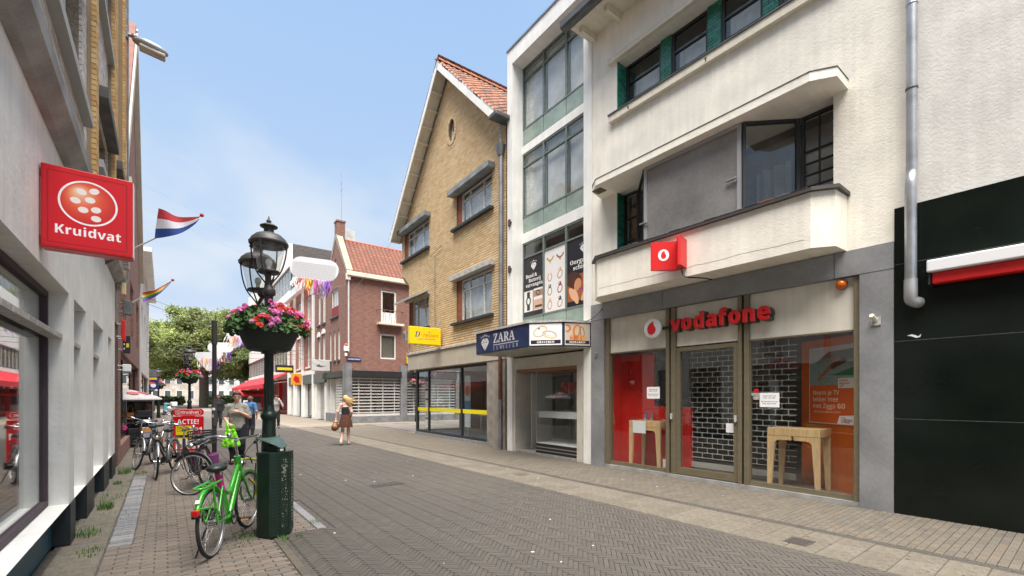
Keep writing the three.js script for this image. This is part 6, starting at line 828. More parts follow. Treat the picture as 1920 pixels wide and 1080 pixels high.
// ---------------------------------------------------------------- lamp posts and flower baskets
const lanternGlass = phys(0.93, 0.93, 0.90, { transmission: 0.92, thickness: 0, roughness: 0.08, ior: 1.45 });
function lampPost(label, x, z, ry, full) {
  const t = thing('lamp_post', label, 'lamp', [x, 0, z], ry, 'old style lamp posts with two lanterns'), G = M.lampGreen, B = M.lampBlack;
  part(t, 'base', lathe([[0.001, 0], [0.13, 0], [0.13, 0.25], [0.11, 0.30], [0.10, 0.85], [0.108, 0.92], [0.085, 0.98], [0.074, 1.30], [0.072, 1.36], [0.082, 1.37], [0.094, 1.40], [0.094, 1.425], [0.08, 1.45], [0.066, 1.47], [0.056, 1.54]], 24), G);
  const fl = []; for (let i = 0; i < 8; i++) { const a = i / 8 * 6.2832; fl.push(rod([Math.cos(a) * 0.043, 1.50, Math.sin(a) * 0.043], [Math.cos(a) * 0.037, 2.95, Math.sin(a) * 0.037], 0.013, 0.011, 6)); }
  part(t, 'shaft', [rod([0, 1.48, 0], [0, 3.0, 0], 0.046, 0.040, 16), ...fl], G);
  part(t, 'collar', [lathe([[0.05, 2.88], [0.075, 2.90], [0.075, 2.96], [0.05, 2.98], [0.05, 3.0], [0.03, 3.02]], 14)], B);
  const lantern = (lx, ly, lz, s) => {
    const L = (pts) => lathe(pts.map(p => [p[0] * s, p[1] * s]), 20).translate(lx, ly, lz);
    const f = part(t, 'lantern', [L([[0.001, 0], [0.10, 0], [0.112, 0.012], [0.105, 0.028], [0.09, 0.03]]), L([[0.185, 0.30], [0.198, 0.315], [0.198, 0.335], [0.185, 0.345]]), L([[0.185, 0.345], [0.172, 0.375], [0.13, 0.415], [0.075, 0.438], [0.05, 0.442], [0.05, 0.50], [0.085, 0.505], [0.09, 0.517], [0.05, 0.54], [0.02, 0.548], [0.018, 0.558], [0.028, 0.572], [0.012, 0.59], [0.004, 0.625], [0.001, 0.63]]), L([[0.12, 0.338], [0.185, 0.338]])], B);
    part(f, 'glass', L([[0.104, 0.03], [0.165, 0.31]]), lanternGlass);
    const arms = []; for (let k = 0; k < 4; k++) { const a = k * Math.PI / 2 + 0.6, c = Math.cos(a), q = Math.sin(a); arms.push(pipe([[lx + c * 0.196 * s, ly + 0.32 * s, lz + q * 0.196 * s], [lx + c * 0.175 * s, ly + 0.16 * s, lz + q * 0.175 * s], [lx + c * 0.125 * s, ly + 0.01 * s, lz + q * 0.125 * s], [lx + c * 0.04 * s, ly - 0.10 * s, lz + q * 0.04 * s], [lx, ly - 0.16 * s, lz]], 0.008 * s, 14, 5)); }
    part(f, 'stay', arms, B); part(f, 'bulb', [ball(0.035 * s, lx, ly + 0.12 * s, lz, 1, 1.3, 1), rod([lx, ly, lz], [lx, ly + 0.1 * s, lz], 0.02 * s)], M.paper);
  };
  part(t, 'arm', [rod([0, 3.0, 0], [0, 3.16, 0], 0.032, 0.026, 10), ...[[-0.06, -0.40]].map(([ax, az]) => pipe([[0, 2.95, 0], [ax * 0.5, 2.92, az * 0.5], [ax, 2.84, az], [ax, 2.86, az]], 0.022, 12, 7)), ball(0.07, -0.03, 2.95, -0.2)], B);
  lantern(0, 3.16, 0, 1.12); lantern(-0.06, 3.0, -0.40, 1.12);
  return t;
}
const petalGeo = (() => { const P = [], r = rng(5); for (let i = 0; i < 11; i++) { const a = r() * 6.28, e = r() * 1.5, d = [Math.cos(a) * Math.cos(e), Math.sin(e), Math.sin(a) * Math.cos(e)], n = V3(...d), u = V3(0.3, 1, 0.2).cross(n).normalize(), w = n.clone().cross(u), c = n.clone().multiplyScalar(0.026); for (let k = 0; k < 5; k++) { const t0 = k * 1.2566, t1 = t0 + 1.0, p = (t, R, h) => { const v = c.clone().addScaledVector(u, Math.cos(t) * R).addScaledVector(w, Math.sin(t) * R).addScaledVector(n, h); return [v.x, v.y, v.z]; }; const C0 = [c.x, c.y, c.z]; P.push(...C0, ...p(t0, 0.014, 0.003), ...p((t0 + t1) / 2, 0.017, 0.005), ...C0, ...p((t0 + t1) / 2, 0.017, 0.005), ...p(t1, 0.014, 0.003)); } } const g = new THREE.BufferGeometry(); g.setAttribute('position', new THREE.BufferAttribute(new Float32Array(P), 3)); g.computeVertexNormals(); return muv(g); })();
const gerLeaf = (() => { const P = [], n = 9; for (let i = 0; i < n; i++) { const a0 = i / n * 5.6 + 0.35, a1 = (i + 1) / n * 5.6 + 0.35, r0 = 1 + 0.12 * (i % 2), r1 = 1 + 0.12 * ((i + 1) % 2); P.push(0, 0, 0, Math.cos(a0) * r0, 0.16 * (i % 2), Math.sin(a0) * r0, Math.cos(a1) * r1, 0.16 * ((i + 1) % 2), Math.sin(a1) * r1); } const g = new THREE.BufferGeometry(); g.setAttribute('position', new THREE.BufferAttribute(new Float32Array(P), 3)); g.computeVertexNormals(); return muv(g); })();
function flowerBasket(label, x, z, o = {}) {
  const t = thing('flower_basket', label, 'flower basket', [x, 2.2, z], 0, 'flower baskets on the lamp posts'), r = rng(o.seed || 9), d = o.detail ?? 1;
  part(t, 'bowl', lathe([[0.09, 0], [0.21, 0.005], [0.24, 0.02], [0.29, 0.12], [0.325, 0.22], [0.338, 0.28], [0.35, 0.285], [0.35, 0.31], [0.33, 0.31], [0.30, 0.26], [0.07, 0.25]], 32), std(0.026, 0.034, 0.028, { roughness: 0.7 }));
  part(t, 'clamp', lathe([[0.056, -0.03], [0.085, -0.03], [0.085, 0.06], [0.056, 0.06]], 14), M.lampBlack);
  const nL = Math.round(1500 * d), im = new THREE.InstancedMesh(gerLeaf, std(1, 1, 1, { side: THREE.DoubleSide, roughness: 0.8 }), nL); im.name = 'foliage'; im.userData.kind = 'stuff'; shadow(im);
  for (let i = 0; i < nL; i++) { const a = r() * 6.283, q = Math.pow(r(), 0.6), R = 0.08 + q * 0.38, y = 0.30 + (1 - q * q) * 0.17 * (0.4 + r()) + (q > 0.85 ? -0.10 * r() : 0.02 * r()); dummy.position.set(Math.cos(a) * R, y, Math.sin(a) * R); dummy.rotation.set((r() - 0.5) * 1.6 + Math.sin(a) * q * 0.9, r() * 6, (r() - 0.5) * 1.6 - Math.cos(a) * q * 0.9); dummy.scale.setScalar((0.02 + 0.016 * r()) / Math.sqrt(Math.min(1, d * 1.5))); dummy.updateMatrix(); im.setMatrixAt(i, dummy.matrix); const v = 0.6 + 0.8 * r(); im.setColorAt(i, C(0.05 * v, 0.115 * v, 0.028 * v)); } t.add(im);
  const groups = [['red_flowers', [0.66, 0.045, 0.03], 52], ['pink_flowers', [0.70, 0.20, 0.46], 70], ['magenta_flowers', [0.52, 0.05, 0.20], 14]];
  for (const [nm, c, n] of groups) { const N = Math.round(n * Math.max(0.6, d)), fm = new THREE.InstancedMesh(petalGeo, std(1, 1, 1, { side: THREE.DoubleSide, roughness: 0.7 }), N); fm.name = nm; fm.userData.kind = 'stuff'; shadow(fm); let k = 0; while (k < N) { const a0 = r() * 6.283, q0 = Math.sqrt(r()), cl = 1 + Math.floor(r() * 4); for (let j = 0; j < cl && k < N; j++) { const a = a0 + (r() - 0.5) * 0.35, q = Math.min(1.02, q0 + (r() - 0.5) * 0.2), R = 0.05 + q * 0.42, y = 0.36 + (1 - q * q) * 0.20 * (0.75 + 0.5 * r()) + (q > 0.8 ? -0.13 * r() : 0); dummy.position.set(Math.cos(a) * R, y, Math.sin(a) * R); dummy.rotation.set(Math.sin(a) * q * 0.8, r() * 6, -Math.cos(a) * q * 0.8); dummy.scale.setScalar((0.75 + 0.6 * r()) * (d < 1 ? 1.3 : 1)); dummy.updateMatrix(); fm.setMatrixAt(k, dummy.matrix); const v = 0.75 + 0.5 * r(); fm.setColorAt(k++, C(c[0] * v, c[1] * v, c[2] * v)); } } t.add(fm); }
  return t;
}
lampPost('nearest dark green lamp post rising behind the litter bin', 1.02, -6.24, 0);
flowerBasket('large basket of red and pink geraniums on the nearest lamp post', 1.02, -6.24, { seed: 9 });
for (const [x, z, s, l] of [[0.85, -23.6, 11, 'second lamp post behind the red pavement board'], [-0.35, -44, 12, 'distant lamp post above the market stall'], [-1.35, -73, 13, 'farthest lamp post beyond the market stall'], [12.9, -26.9, 14, 'lamp post in the side street beside the travel shop']]) { lampPost(l, x, z, 0); flowerBasket('basket of pink and red flowers on the ' + ({ 11: 'second lamp post behind the red board', 12: 'distant lamp post above the stall', 13: 'farthest lamp post', 14: 'side street lamp post' })[s], x, z, { seed: s, detail: 0.45 }); }
// ---------------------------------------------------------------- litter bin
{
  const t = thing('litter_bin', 'worn dark green litter bin with small roof in front of the nearest lamp post', 'bin', [1.05, 0, -6.02], 0.55); t.scale.set(0.88, 1.02, 0.88);
  const G = std(0.012, 0.034, 0.022, { roughness: 0.36, map: metres(T.mottle, 0.45), bumpMap: metres(T.bump, 0.5), bumpScale: 0.002 });
  const pl = [[-0.207, 0.055], [-0.19, 0.115], [-0.13, 0.155], [-0.065, 0.17], [0.065, 0.17], [0.13, 0.155], [0.19, 0.115], [0.207, 0.055], [0.207, -0.055], [0.19, -0.115], [0.13, -0.155], [0.065, -0.17], [-0.065, -0.17], [-0.13, -0.155], [-0.19, -0.115], [-0.207, -0.055]];
  part(t, 'body', [plan(pl, 0.02, 0.94)], G); part(t, 'rim', [plan(pl.map(p => [p[0] * 1.03, p[1] * 1.03]), 0.94, 0.975)], G); part(t, 'foot', plan(pl.map(p => [p[0] * 0.8, p[1] * 0.8]), 0, 0.02), M.black);
  part(t, 'panel_rib', [[-0.065, 0.168], [0.065, 0.168], [0.19, 0.113], [-0.19, 0.113], [-0.205, -0.055], [0.205, -0.055]].map(p => bx(p[0] - 0.006, p[0] + 0.006, 0.05, 0.935, p[1] - 0.004, p[1] + 0.006)), G);
  const st = []; for (const s of [-1, 1]) for (let i = 0; i < 22; i++) for (let k = 0; k < 4; k++) st.push(bx(-0.008, 0.008, -0.004, 0.004, 0, 0.006).translate(s * (0.085 + 0.026 * k), 0.1 + i * 0.038, [0.166, 0.160, 0.152, 0.138][k]).translate(0, 0, -0.002)); part(t, 'studs', st, G, { stuff: true });
  for (const s of [-1, 1]) part(t, 'bracket', rod([s * 0.19, 0.97, -0.09], [s * 0.184, 1.145, -0.128], 0.009, 0.009, 6), M.black);
  const rf = new THREE.PlaneGeometry(1, 1, 12, 8), p = rf.attributes.position; for (let i = 0; i < p.count; i++) { const x = p.getX(i), v = p.getY(i) + 0.5, w = 0.16 + 0.22 * v; p.setXYZ(i, x * w, 1.02 + 0.11 * v + 0.10 * x * x * (1 - 0.6 * v), 0.13 - 0.26 * v); } rf.computeVertexNormals();
  const rf2 = rf.clone().translate(0, -0.006, 0);
  part(t, 'roof', [rf, rf2], std(0.10, 0.17, 0.14, { roughness: 0.4, side: THREE.DoubleSide, map: metres(T.mottle, 0.25) }));
  const nk = part(t, 'neck', rb(-0.07, 0.07, 0.975, 1.03, -0.08, 0.12, 0.01, 1), M.lampGreen); part(nk, 'label', bx(-0.028, 0.028, 0.985, 1.02, 0.1205, 0.122), M.paper);
  const r = rng(61), sc = []; for (let i = 0; i < 70; i++) { const y = 0.1 + r() * 0.8, x = (r() - 0.5) * 0.10 + 0.0, w = 0.002 + r() * 0.006; sc.push(bx(x, x + w, y, y + w * (1 + r()), 0.1702, 0.171)); } for (let i = 0; i < 90; i++) { const y = 0.12 + r() * 0.72, x = 0.150 + (r() - 0.5) * 0.012, z = 0.1425 - (x - 0.150) * 0.667; sc.push(bx(-0.002 - r() * 0.003, 0.002 + r() * 0.003, 0, 0.01 + r() * 0.03, 0, 0.002).rotateY(0.588).translate(x, y, z)); } for (let i = 0; i < 26; i++) sc.push(bx(0, 0.006 + r() * 0.012, 0, 0.002 + r() * 0.004, 0.1702, 0.171).translate(-0.03 + r() * 0.05, 0.72 + r() * 0.12, 0));
  part(t, 'scratches', sc, std(0.50, 0.50, 0.42), { stuff: true });
}
{ // black pole
  const t = thing('pole', 'slim black pole behind the green bicycle beside the red board', 'pole', [1.0, 0, -13.6]);
  part(t, 'lower_tube', rod([0, 0, 0], [0, 2.95, 0], 0.052, 0.05, 12), M.black); part(t, 'upper_tube', rod([0, 2.95, 0], [0, 3.55, 0], 0.062, 0.062, 12), std(0.03, 0.03, 0.028)); part(t, 'rod', rod([0.03, 3.5, 0], [0.03, 3.75, 0], 0.008), M.black); part(t, 'sleeve', rod([0, 0.9, 0], [0, 1.6, 0], 0.058, 0.058, 12), std(0.05, 0.048, 0.045)); part(t, 'sticker', bx(-0.03, 0.03, 1.3, 1.36, 0.058, 0.06).rotateY(-0.3), M.paper); part(t, 'sticker', bx(-0.025, 0.025, 1.12, 1.2, 0.058, 0.06).rotateY(-0.7), M.trimLight);
}
// ---------------------------------------------------------------- hanging decorations
function ribbons(t, x0, x1, y, z, n, len, seed, cols) { const r = rng(seed); for (const [nm, c, a, b] of cols) { const gs = []; for (let i = 0; i < n; i++) { const x = x0 + (x1 - x0) * (a + (b - a) * r()), L = len * (0.5 + 0.6 * r()), w = 0.018 + 0.02 * r(), g = new THREE.PlaneGeometry(w, L, 1, 8), p = g.attributes.position, ph = r() * 6, tw = (r() - 0.5) * 5; for (let k = 0; k < p.count; k++) { const yy = p.getY(k) - L / 2, s = -yy / L, xx = p.getX(k); p.setXYZ(k, xx * Math.cos(tw * s) + 0.12 * L * s * Math.sin(ph + s * 5), yy, xx * Math.sin(tw * s) + 0.10 * s * Math.cos(ph + 4 * s)); } g.translate(x, y, z + (r() - 0.5) * 0.06); g.computeVertexNormals(); gs.push(g); } part(t, nm, gs, std(...c, { side: THREE.DoubleSide, roughness: 0.6 }), { stuff: true }); } }
const ornCols = [['white_ribbons', [0.75, 0.72, 0.72], 0.02, 0.2], ['coral_ribbons', [0.75, 0.16, 0.14], 0.2, 0.45], ['yellow_ribbons', [0.75, 0.45, 0.03], 0.35, 0.5], ['pink_ribbons', [0.68, 0.12, 0.38], 0.52, 0.72], ['lilac_ribbons', [0.5, 0.5, 0.72], 0.62, 0.8], ['purple_ribbons', [0.25, 0.06, 0.5], 0.78, 0.97]];
function pill(w, h, d) { const s = new THREE.Shape(), r = h / 2, a = w / 2 - r; s.absarc(a, 0, r, -Math.PI / 2, Math.PI / 2, false); s.absarc(-a, 0, r, Math.PI / 2, Math.PI * 1.5, false); s.closePath(); return new THREE.ExtrudeGeometry(s, { depth: d, bevelEnabled: false, curveSegments: 14 }).translate(0, 0, -d / 2); }
const ornM = std(0.62, 0.63, 0.65, { roughness: 0.6 }), meshM = std(0.36, 0.37, 0.40, { roughness: 0.6 });
{
  const t = thing('hanging_ornament', 'large white pill shaped panel hung on wires with coloured ribbons', 'ornament', [5.25, 7.25, -21.15], 37.5 * DEG - 1.0 + 0.35, 'white panels with ribbons hung over the street');
  t.rotation.set(0, -37.5 * DEG, -0.13);
  part(t, 'panel', pill(2.15, 0.95, 0.06), ornM);
  const grid = []; for (let i = -14; i <= 14; i++) { const x = i * 0.068, hh = Math.abs(x) < 0.6 ? 0.30 : 0.30 * Math.sqrt(Math.max(0, 1 - ((Math.abs(x) - 0.6) / 0.5) ** 2)) + 0.02; grid.push(bx(x - 0.004, x + 0.004, -0.42 * (hh / 0.3), hh * 0.85, 0.0305, 0.036)); } for (let k = 0; k < 10; k++) grid.push(bx(-0.95, 0.95, -0.40 + k * 0.068, -0.393 + k * 0.068, 0.0305, 0.035)); part(t, 'mesh_front', grid, meshM);
  part(t, 'drop_panel', pill(0.75, 0.26, 0.05).rotateZ(Math.PI / 2).translate(-0.05, -0.75, -0.05), ornM);
  ribbons(t, -0.95, 0.95, -0.45, 0.05, 13, 0.75, 17, ornCols);
  const w = thing('cable', 'thin span wires carrying the large white panel across the street', 'cable', [0, 0, 0]); part(w, 'wire', [pipe([[8.62, 9.05, -27.4], [6.1, 7.45, -21.9], [5.25, 7.25, -21.4], [-0.7, 7.9, -17]], 0.0018, 30, 5), pipe([[8.62, 8.35, -27.4], [6.1, 6.75, -21.9], [5.25, 6.68, -21.4], [-0.7, 7.2, -17]], 0.0018, 30, 5), pipe([[8.72, 7.6, -27.5], [8.6, 8.4, -23], [8.58, 9.3, -19.4]], 0.007, 16, 5)], M.trimLight);
}
function smallOrnament(label, x, y, z, w, rot, tri, seed) {
  const t = thing('hanging_ornament', label, 'ornament', [x, y, z], -0.5, 'white panels with ribbons hung over the street'); t.rotation.z = rot;
  part(t, 'panel', tri ? slab([[-w / 2, 0.1], [-w / 2 + 0.08, 0.22], [w / 2, 0.24], [w / 2 + 0.05, 0.1], [w * 0.12, -w * 0.55], [0, -w * 0.56]], null, -0.03, 0.03) : pill(w, w * 0.42, 0.06), ornM);
  ribbons(t, -w * 0.35, w * 0.45, tri ? -0.15 : -w * 0.2, 0.06, 4, w * 0.5, seed, ornCols);
  part(t, 'wire', [rod([-5, 0.22, 0], [5, 0.16, 0], 0.01, 0.01, 4), rod([-5, -0.1, 0], [5, -0.12, 0], 0.01, 0.01, 4)], M.lead);
}
smallOrnament('white pill panel with ribbons above the pole, upper of the far pair', 2.75, 4.65, -33, 1.45, 0, false, 21);
smallOrnament('white pointed panel with ribbons just below the far pill panel', 2.05, 4.05, -32.5, 1.6, 0, true, 22);
smallOrnament('white pointed panel with coral ribbons beside the nearest flower basket', 3.35, 5.25, -30.5, 1.5, -0.35, true, 23);
// ---------------------------------------------------------------- flags
function flag(label, base, tip, cols, seed, size) {
  const t = thing('flag', label, 'flag', base), d = V3(tip[0] - base[0], tip[1] - base[1], tip[2] - base[2]), L = d.length();
  part(t, 'staff', rod([0, 0, 0], [d.x, d.y, d.z], 0.014, 0.011, 8), std(0.62, 0.6, 0.55)); part(t, 'finial', ball(0.035, d.x, d.y, d.z), std(0.5, 0.05, 0.06)); part(t, 'socket', rod([-0.02, -0.02, 0], [d.x * 0.08, d.y * 0.08, d.z * 0.08], 0.03, 0.03, 8), M.lead);
  const n = cols.length, sub = Math.ceil(12 / n), A = (u, v) => {   // cloth gathered at the tip, blown back along the staff
    const out = u * size[0], wv = 0.07 * Math.sin(u * 8 + v * 2 + seed) * u, hh = size[1] * (0.12 + 0.88 * Math.pow(u, 0.75));
    return V3(d.x * 0.97 + size[2] * out + wv * 0.3 - v * hh * 0.05, d.y * 0.97 + size[3] * out - 0.10 * Math.sin(u * 3.1) * size[0] - v * hh, d.z * 0.97 + wv + out * 0.15); };
  cols.forEach((c, i) => { const P = []; for (let k = 0; k < sub; k++) for (let j = 0; j < 14; j++) { const v0 = (i + k / sub) / n, v1 = (i + (k + 1) / sub) / n, u0 = j / 14, u1 = (j + 1) / 14; const a = A(u0, v0), b = A(u1, v0), e = A(u1, v1), f = A(u0, v1); for (const q of [a, b, e, a, e, f]) P.push(q.x, q.y, q.z); } const g = new THREE.BufferGeometry(); g.setAttribute('position', new THREE.BufferAttribute(new Float32Array(P), 3)); g.computeVertexNormals(); part(t, 'stripe', g, std(...c, { side: THREE.DoubleSide, roughness: 0.8 })); });
}
flag('red, white and blue flag on a slanted staff from the left facade', [-0.84, 4.05, -10.9], [0.56, 5.05, -10.3], [[0.50, 0.04, 0.05], [0.72, 0.70, 0.74], [0.02, 0.06, 0.26]], 1, [0.66, 0.52, -0.92, -0.05]);
flag('rainbow flag on a slanted staff further along the left facade', [-0.84, 3.9, -15.2], [0.18, 4.75, -15.1], [[0.5, 0.05, 0.04], [0.7, 0.25, 0.02], [0.75, 0.6, 0.03], [0.06, 0.35, 0.1], [0.04, 0.15, 0.5], [0.28, 0.05, 0.42]], 3, [0.72, 0.26, -0.80, -0.55]);
// ---------------------------------------------------------------- bicycles (local x forward, y up, rear axle above the origin)
function bicycle(label, rear, heading, o = {}) {
  const t = thing('bicycle', label, 'bicycle', [rear[0], 0, rear[1]], heading, 'bicycles parked along the left pavement'), R = 0.345, P = o.paint || std(0.02, 0.02, 0.022, { roughness: 0.3 }), TM = o.tube || 0.017, wb = 1.10;
  t.rotation.order = 'YXZ'; t.rotation.x = o.lean || 0;
  const st = o.steer || 0, hb = V3(0.895, 0.70, 0), ht = V3(0.845, 0.93, 0), axis = ht.clone().sub(hb).normalize();
  const steer = g => { g.translate(-hb.x, -hb.y, -hb.z).applyMatrix4(new THREE.Matrix4().makeRotationAxis(axis, st)).translate(hb.x, hb.y, hb.z); return g; };
  const wheel = (cx, f) => {
    const w = part(t, 'wheel', f(new THREE.TorusGeometry(R - 0.03, 0.011, 6, 40).scale(1, 1, 1.1).translate(cx, R, 0)), o.rim || M.steel);
    part(w, 'tyre', f(new THREE.TorusGeometry(R - 0.017, 0.0185, 8, 44).translate(cx, R, 0)), M.rubber); part(w, 'tyre_stripe', [f(new THREE.TorusGeometry(R - 0.028, 0.0035, 4, 44).translate(cx, R, 0.0165)), f(new THREE.TorusGeometry(R - 0.028, 0.0035, 4, 44).translate(cx, R, -0.0165))], M.trimLight);
    const sp = []; for (let i = 0; i < 28; i++) { const a = i / 28 * 6.2832, b = a + (i % 2 ? 0.5 : -0.5), s = i % 4 < 2 ? 0.025 : -0.025; sp.push(rod([cx + Math.cos(b) * 0.028, R + Math.sin(b) * 0.028, s], [cx + Math.cos(a) * (R - 0.035), R + Math.sin(a) * (R - 0.035), 0], 0.0018, 0.0018, 3)); } part(w, 'spokes', sp.map(f), M.chrome);
    part(w, 'hub', f(rod([cx, R, -0.05], [cx, R, 0.05], 0.028, 0.028, 10)), M.chrome); return w;
  };
  const id = g => g; wheel(0, id); wheel(wb, steer);
  const BB = V3(0.47, 0.29, 0), ST = V3(0.30, 0.74, 0), S = V3(0.245, o.saddleY || 0.90, 0);
  const fr = [rod([BB.x, BB.y, 0], [ST.x, ST.y, 0], TM, TM, 12), rod([BB.x, BB.y, 0], [hb.x - 0.02, hb.y + 0.03, 0], TM * 1.35, TM * 1.25, 12), rod([hb.x, hb.y, 0], [ht.x, ht.y, 0], TM * 1.45, TM * 1.35, 12), pipe([[ST.x + 0.03, ST.y - 0.12, 0], [0.52, 0.56, 0], [0.72, 0.70, 0], [hb.x - 0.025, hb.y + 0.13, 0]], TM * 1.05, 16, 10), rod([0.42, 0.26, 0], [0.52, 0.30, 0], TM * 2, TM * 1.7, 12)];
  for (const s of [-1, 1]) fr.push(rod([0, R, s * 0.055], [BB.x - 0.02, BB.y, s * 0.03], 0.011, 0.012, 8), rod([0, R, s * 0.055], [ST.x, ST.y - 0.05, s * 0.02], 0.010, 0.010, 8));
  part(t, 'frame', fr, P);
  part(t, 'fork', [...[-1, 1].map(s => steer(pipe([[hb.x, hb.y - 0.01, s * 0.03], [hb.x + 0.05, hb.y - 0.12, s * 0.045], [hb.x + 0.13, hb.y - 0.27, s * 0.05], [wb, R, s * 0.055]], o.tube ? 0.014 : 0.011, 10, 8))), steer(bx(hb.x - 0.02, hb.x + 0.025, hb.y - 0.03, hb.y + 0.01, -0.045, 0.045))], P);
  const guard = (cx, a0, a1, f) => f(new THREE.TorusGeometry(R + 0.022, 0.026, 6, 28, a1 - a0).scale(1, 1, 1).rotateZ(a0).translate(cx, R, 0)); const flat = g => { const p = g.attributes.position; return g; };
  const gm = o.guard || P; part(t, 'rear_mudguard', guard(0, -0.1, 2.75, id), gm); part(t, 'front_mudguard', guard(wb, 0.35, 2.6, steer), gm);
  part(t, 'saddle', [ball(0.115, S.x - 0.03, S.y + 0.02, 0, 1.05, 0.42, 0.85, 16, 10), ball(0.075, S.x + 0.10, S.y + 0.03, 0, 1.5, 0.42, 0.55, 12, 8)], std(0.02, 0.02, 0.02, { roughness: 0.45 })); part(t, 'saddle_spring', [-1, 1].map(s => rod([S.x - 0.06, S.y - 0.05, s * 0.045], [S.x - 0.06, S.y, s * 0.05], 0.018, 0.018, 8)), M.steel);
  part(t, 'seat_post', rod([ST.x, ST.y - 0.02, 0], [S.x + 0.01, S.y - 0.02, 0], 0.013, 0.013, 8), M.chrome);
  // stem and swept handlebar
  const hx = 0.83, hy = o.barY || 1.10;
  part(t, 'stem', [steer(rod([ht.x, ht.y, 0], [hx - 0.02, hy - 0.02, 0], 0.0125, 0.0125, 10)), steer(rod([hx - 0.02, hy - 0.02, 0], [hx + 0.07, hy, 0], 0.014, 0.014, 8))], M.chrome);
  const bar = s => steer(pipe([[hx + 0.07, hy, 0], [hx + 0.085, hy + 0.02, s * 0.12], [hx + 0.04, hy + 0.045, s * 0.24], [hx - 0.09, hy + 0.03, s * 0.30], [hx - 0.24, hy - 0.01, s * 0.315]], 0.0115, 24, 8));
  const h = part(t, 'handlebar', [bar(1), bar(-1)], M.chrome); for (const s of [-1, 1]) part(h, 'grip', steer(rod([hx - 0.14, hy + 0.015, s * 0.308], [hx - 0.27, hy - 0.02, s * 0.318], 0.017, 0.018, 10)), M.rubber); part(h, 'brake_lever', [-1, 1].map(s => steer(pipe([[hx - 0.0, hy + 0.035, s * 0.28], [hx - 0.05, hy - 0.01, s * 0.30], [hx - 0.16, hy - 0.03, s * 0.325]], 0.006, 8, 5))), M.chrome);
  part(t, 'brake_cable', [1, -1].map(s => steer(pipe([[hx - 0.02, hy + 0.03, s * 0.28], [hx + 0.10, hy - 0.02, s * 0.20], [hx + 0.13, hy - 0.16, s * 0.06], [hb.x + 0.02, hb.y + 0.05, s * 0.02]], 0.004, 16, 5))), M.black);
  part(t, 'bell', steer(ball(0.03, hx + 0.06, hy + 0.05, -0.1)), M.chrome); const hl = part(t, 'headlamp', [steer(ball(0.045, hb.x + 0.09, hb.y + 0.12, 0, 1.2, 1, 1)), steer(rod([hb.x, hb.y + 0.1, 0], [hb.x + 0.07, hb.y + 0.11, 0], 0.008))], o.lampM || M.chrome);
  // drive side
  part(t, 'crank', [new THREE.TorusGeometry(0.085, 0.008, 5, 28).translate(BB.x, BB.y, 0.06), rod([BB.x, BB.y, -0.06], [BB.x, BB.y, 0.06], 0.02, 0.02, 10), rod([BB.x, BB.y, 0.075], [BB.x + 0.15, BB.y - 0.075, 0.085], 0.011, 0.010, 8), rod([BB.x, BB.y, -0.075], [BB.x - 0.15, BB.y + 0.075, -0.085], 0.011, 0.010, 8)], M.black);
  for (const s of [1, -1]) { const pd = part(t, 'pedal', rb(BB.x + s * 0.15 - 0.045, BB.x + s * 0.15 + 0.045, BB.y - s * 0.075 - 0.011, BB.y - s * 0.075 + 0.011, s * 0.085, s * 0.085 + s * 0.09 || 0.1, 0.004, 1), M.black); part(pd, 'reflector', [1, -1].map(q => bx(BB.x + s * 0.15 + q * 0.046 - 0.002, BB.x + s * 0.15 + q * 0.046 + 0.002, BB.y - s * 0.075 - 0.009, BB.y - s * 0.075 + 0.009, Math.min(s * 0.09, s * 0.17), Math.max(s * 0.09, s * 0.17))), std(0.75, 0.28, 0.02)); }
  part(t, 'chain_guard', [rb(-0.04, 0.52, R - 0.10, R + 0.035, 0.066, 0.072, 0.003, 1)].map(g => o.openChain ? rod([0, R + 0.02, 0.06], [BB.x, BB.y + 0.08, 0.06], 0.005) : g), M.black);
  part(t, 'kickstand', rod([0.03, R - 0.05, -0.06], [-0.02, 0.012, -0.15], 0.009, 0.009, 6), M.black);
  // rear carrier and lamp
  const cr = part(t, 'carrier', [...[-1, 1].flatMap(s => [rod([-0.22, 0.745, s * 0.055], [0.20, 0.755, s * 0.05], o.tube ? 0.011 : 0.007, o.tube ? 0.011 : 0.007, 7), rod([0.0, R, s * 0.06], [-0.05, 0.745, s * 0.055], o.tube ? 0.011 : 0.006, o.tube ? 0.011 : 0.006, 7)]), pipe([[-0.22, 0.745, 0.055], [-0.27, 0.745, 0.03], [-0.27, 0.745, -0.03], [-0.22, 0.745, -0.055]], o.tube ? 0.011 : 0.007, 10, 7), rod([-0.12, 0.75, -0.055], [-0.12, 0.75, 0.055], 0.007), rod([0.05, 0.75, -0.055], [0.05, 0.75, 0.055], 0.007)], o.carrier || P);
  part(t, 'tail_lamp', [rb(-0.372, -0.33, 0.50, 0.56, -0.032, 0.032, 0.012, 2)], std(0.6, 0.02, 0.02, { roughness: 0.2 })); part(t, 'tail_lamp_bracket', [bx(-0.352, -0.32, 0.475, 0.505, -0.035, 0.035)], M.black);
  if (o.extra) o.extra(t, { steer, hb, R, wb, S, hx, hy }); return t;
}
const head = (r, f) => Math.atan2(-(f[1] - r[1]), f[0] - r[0]);
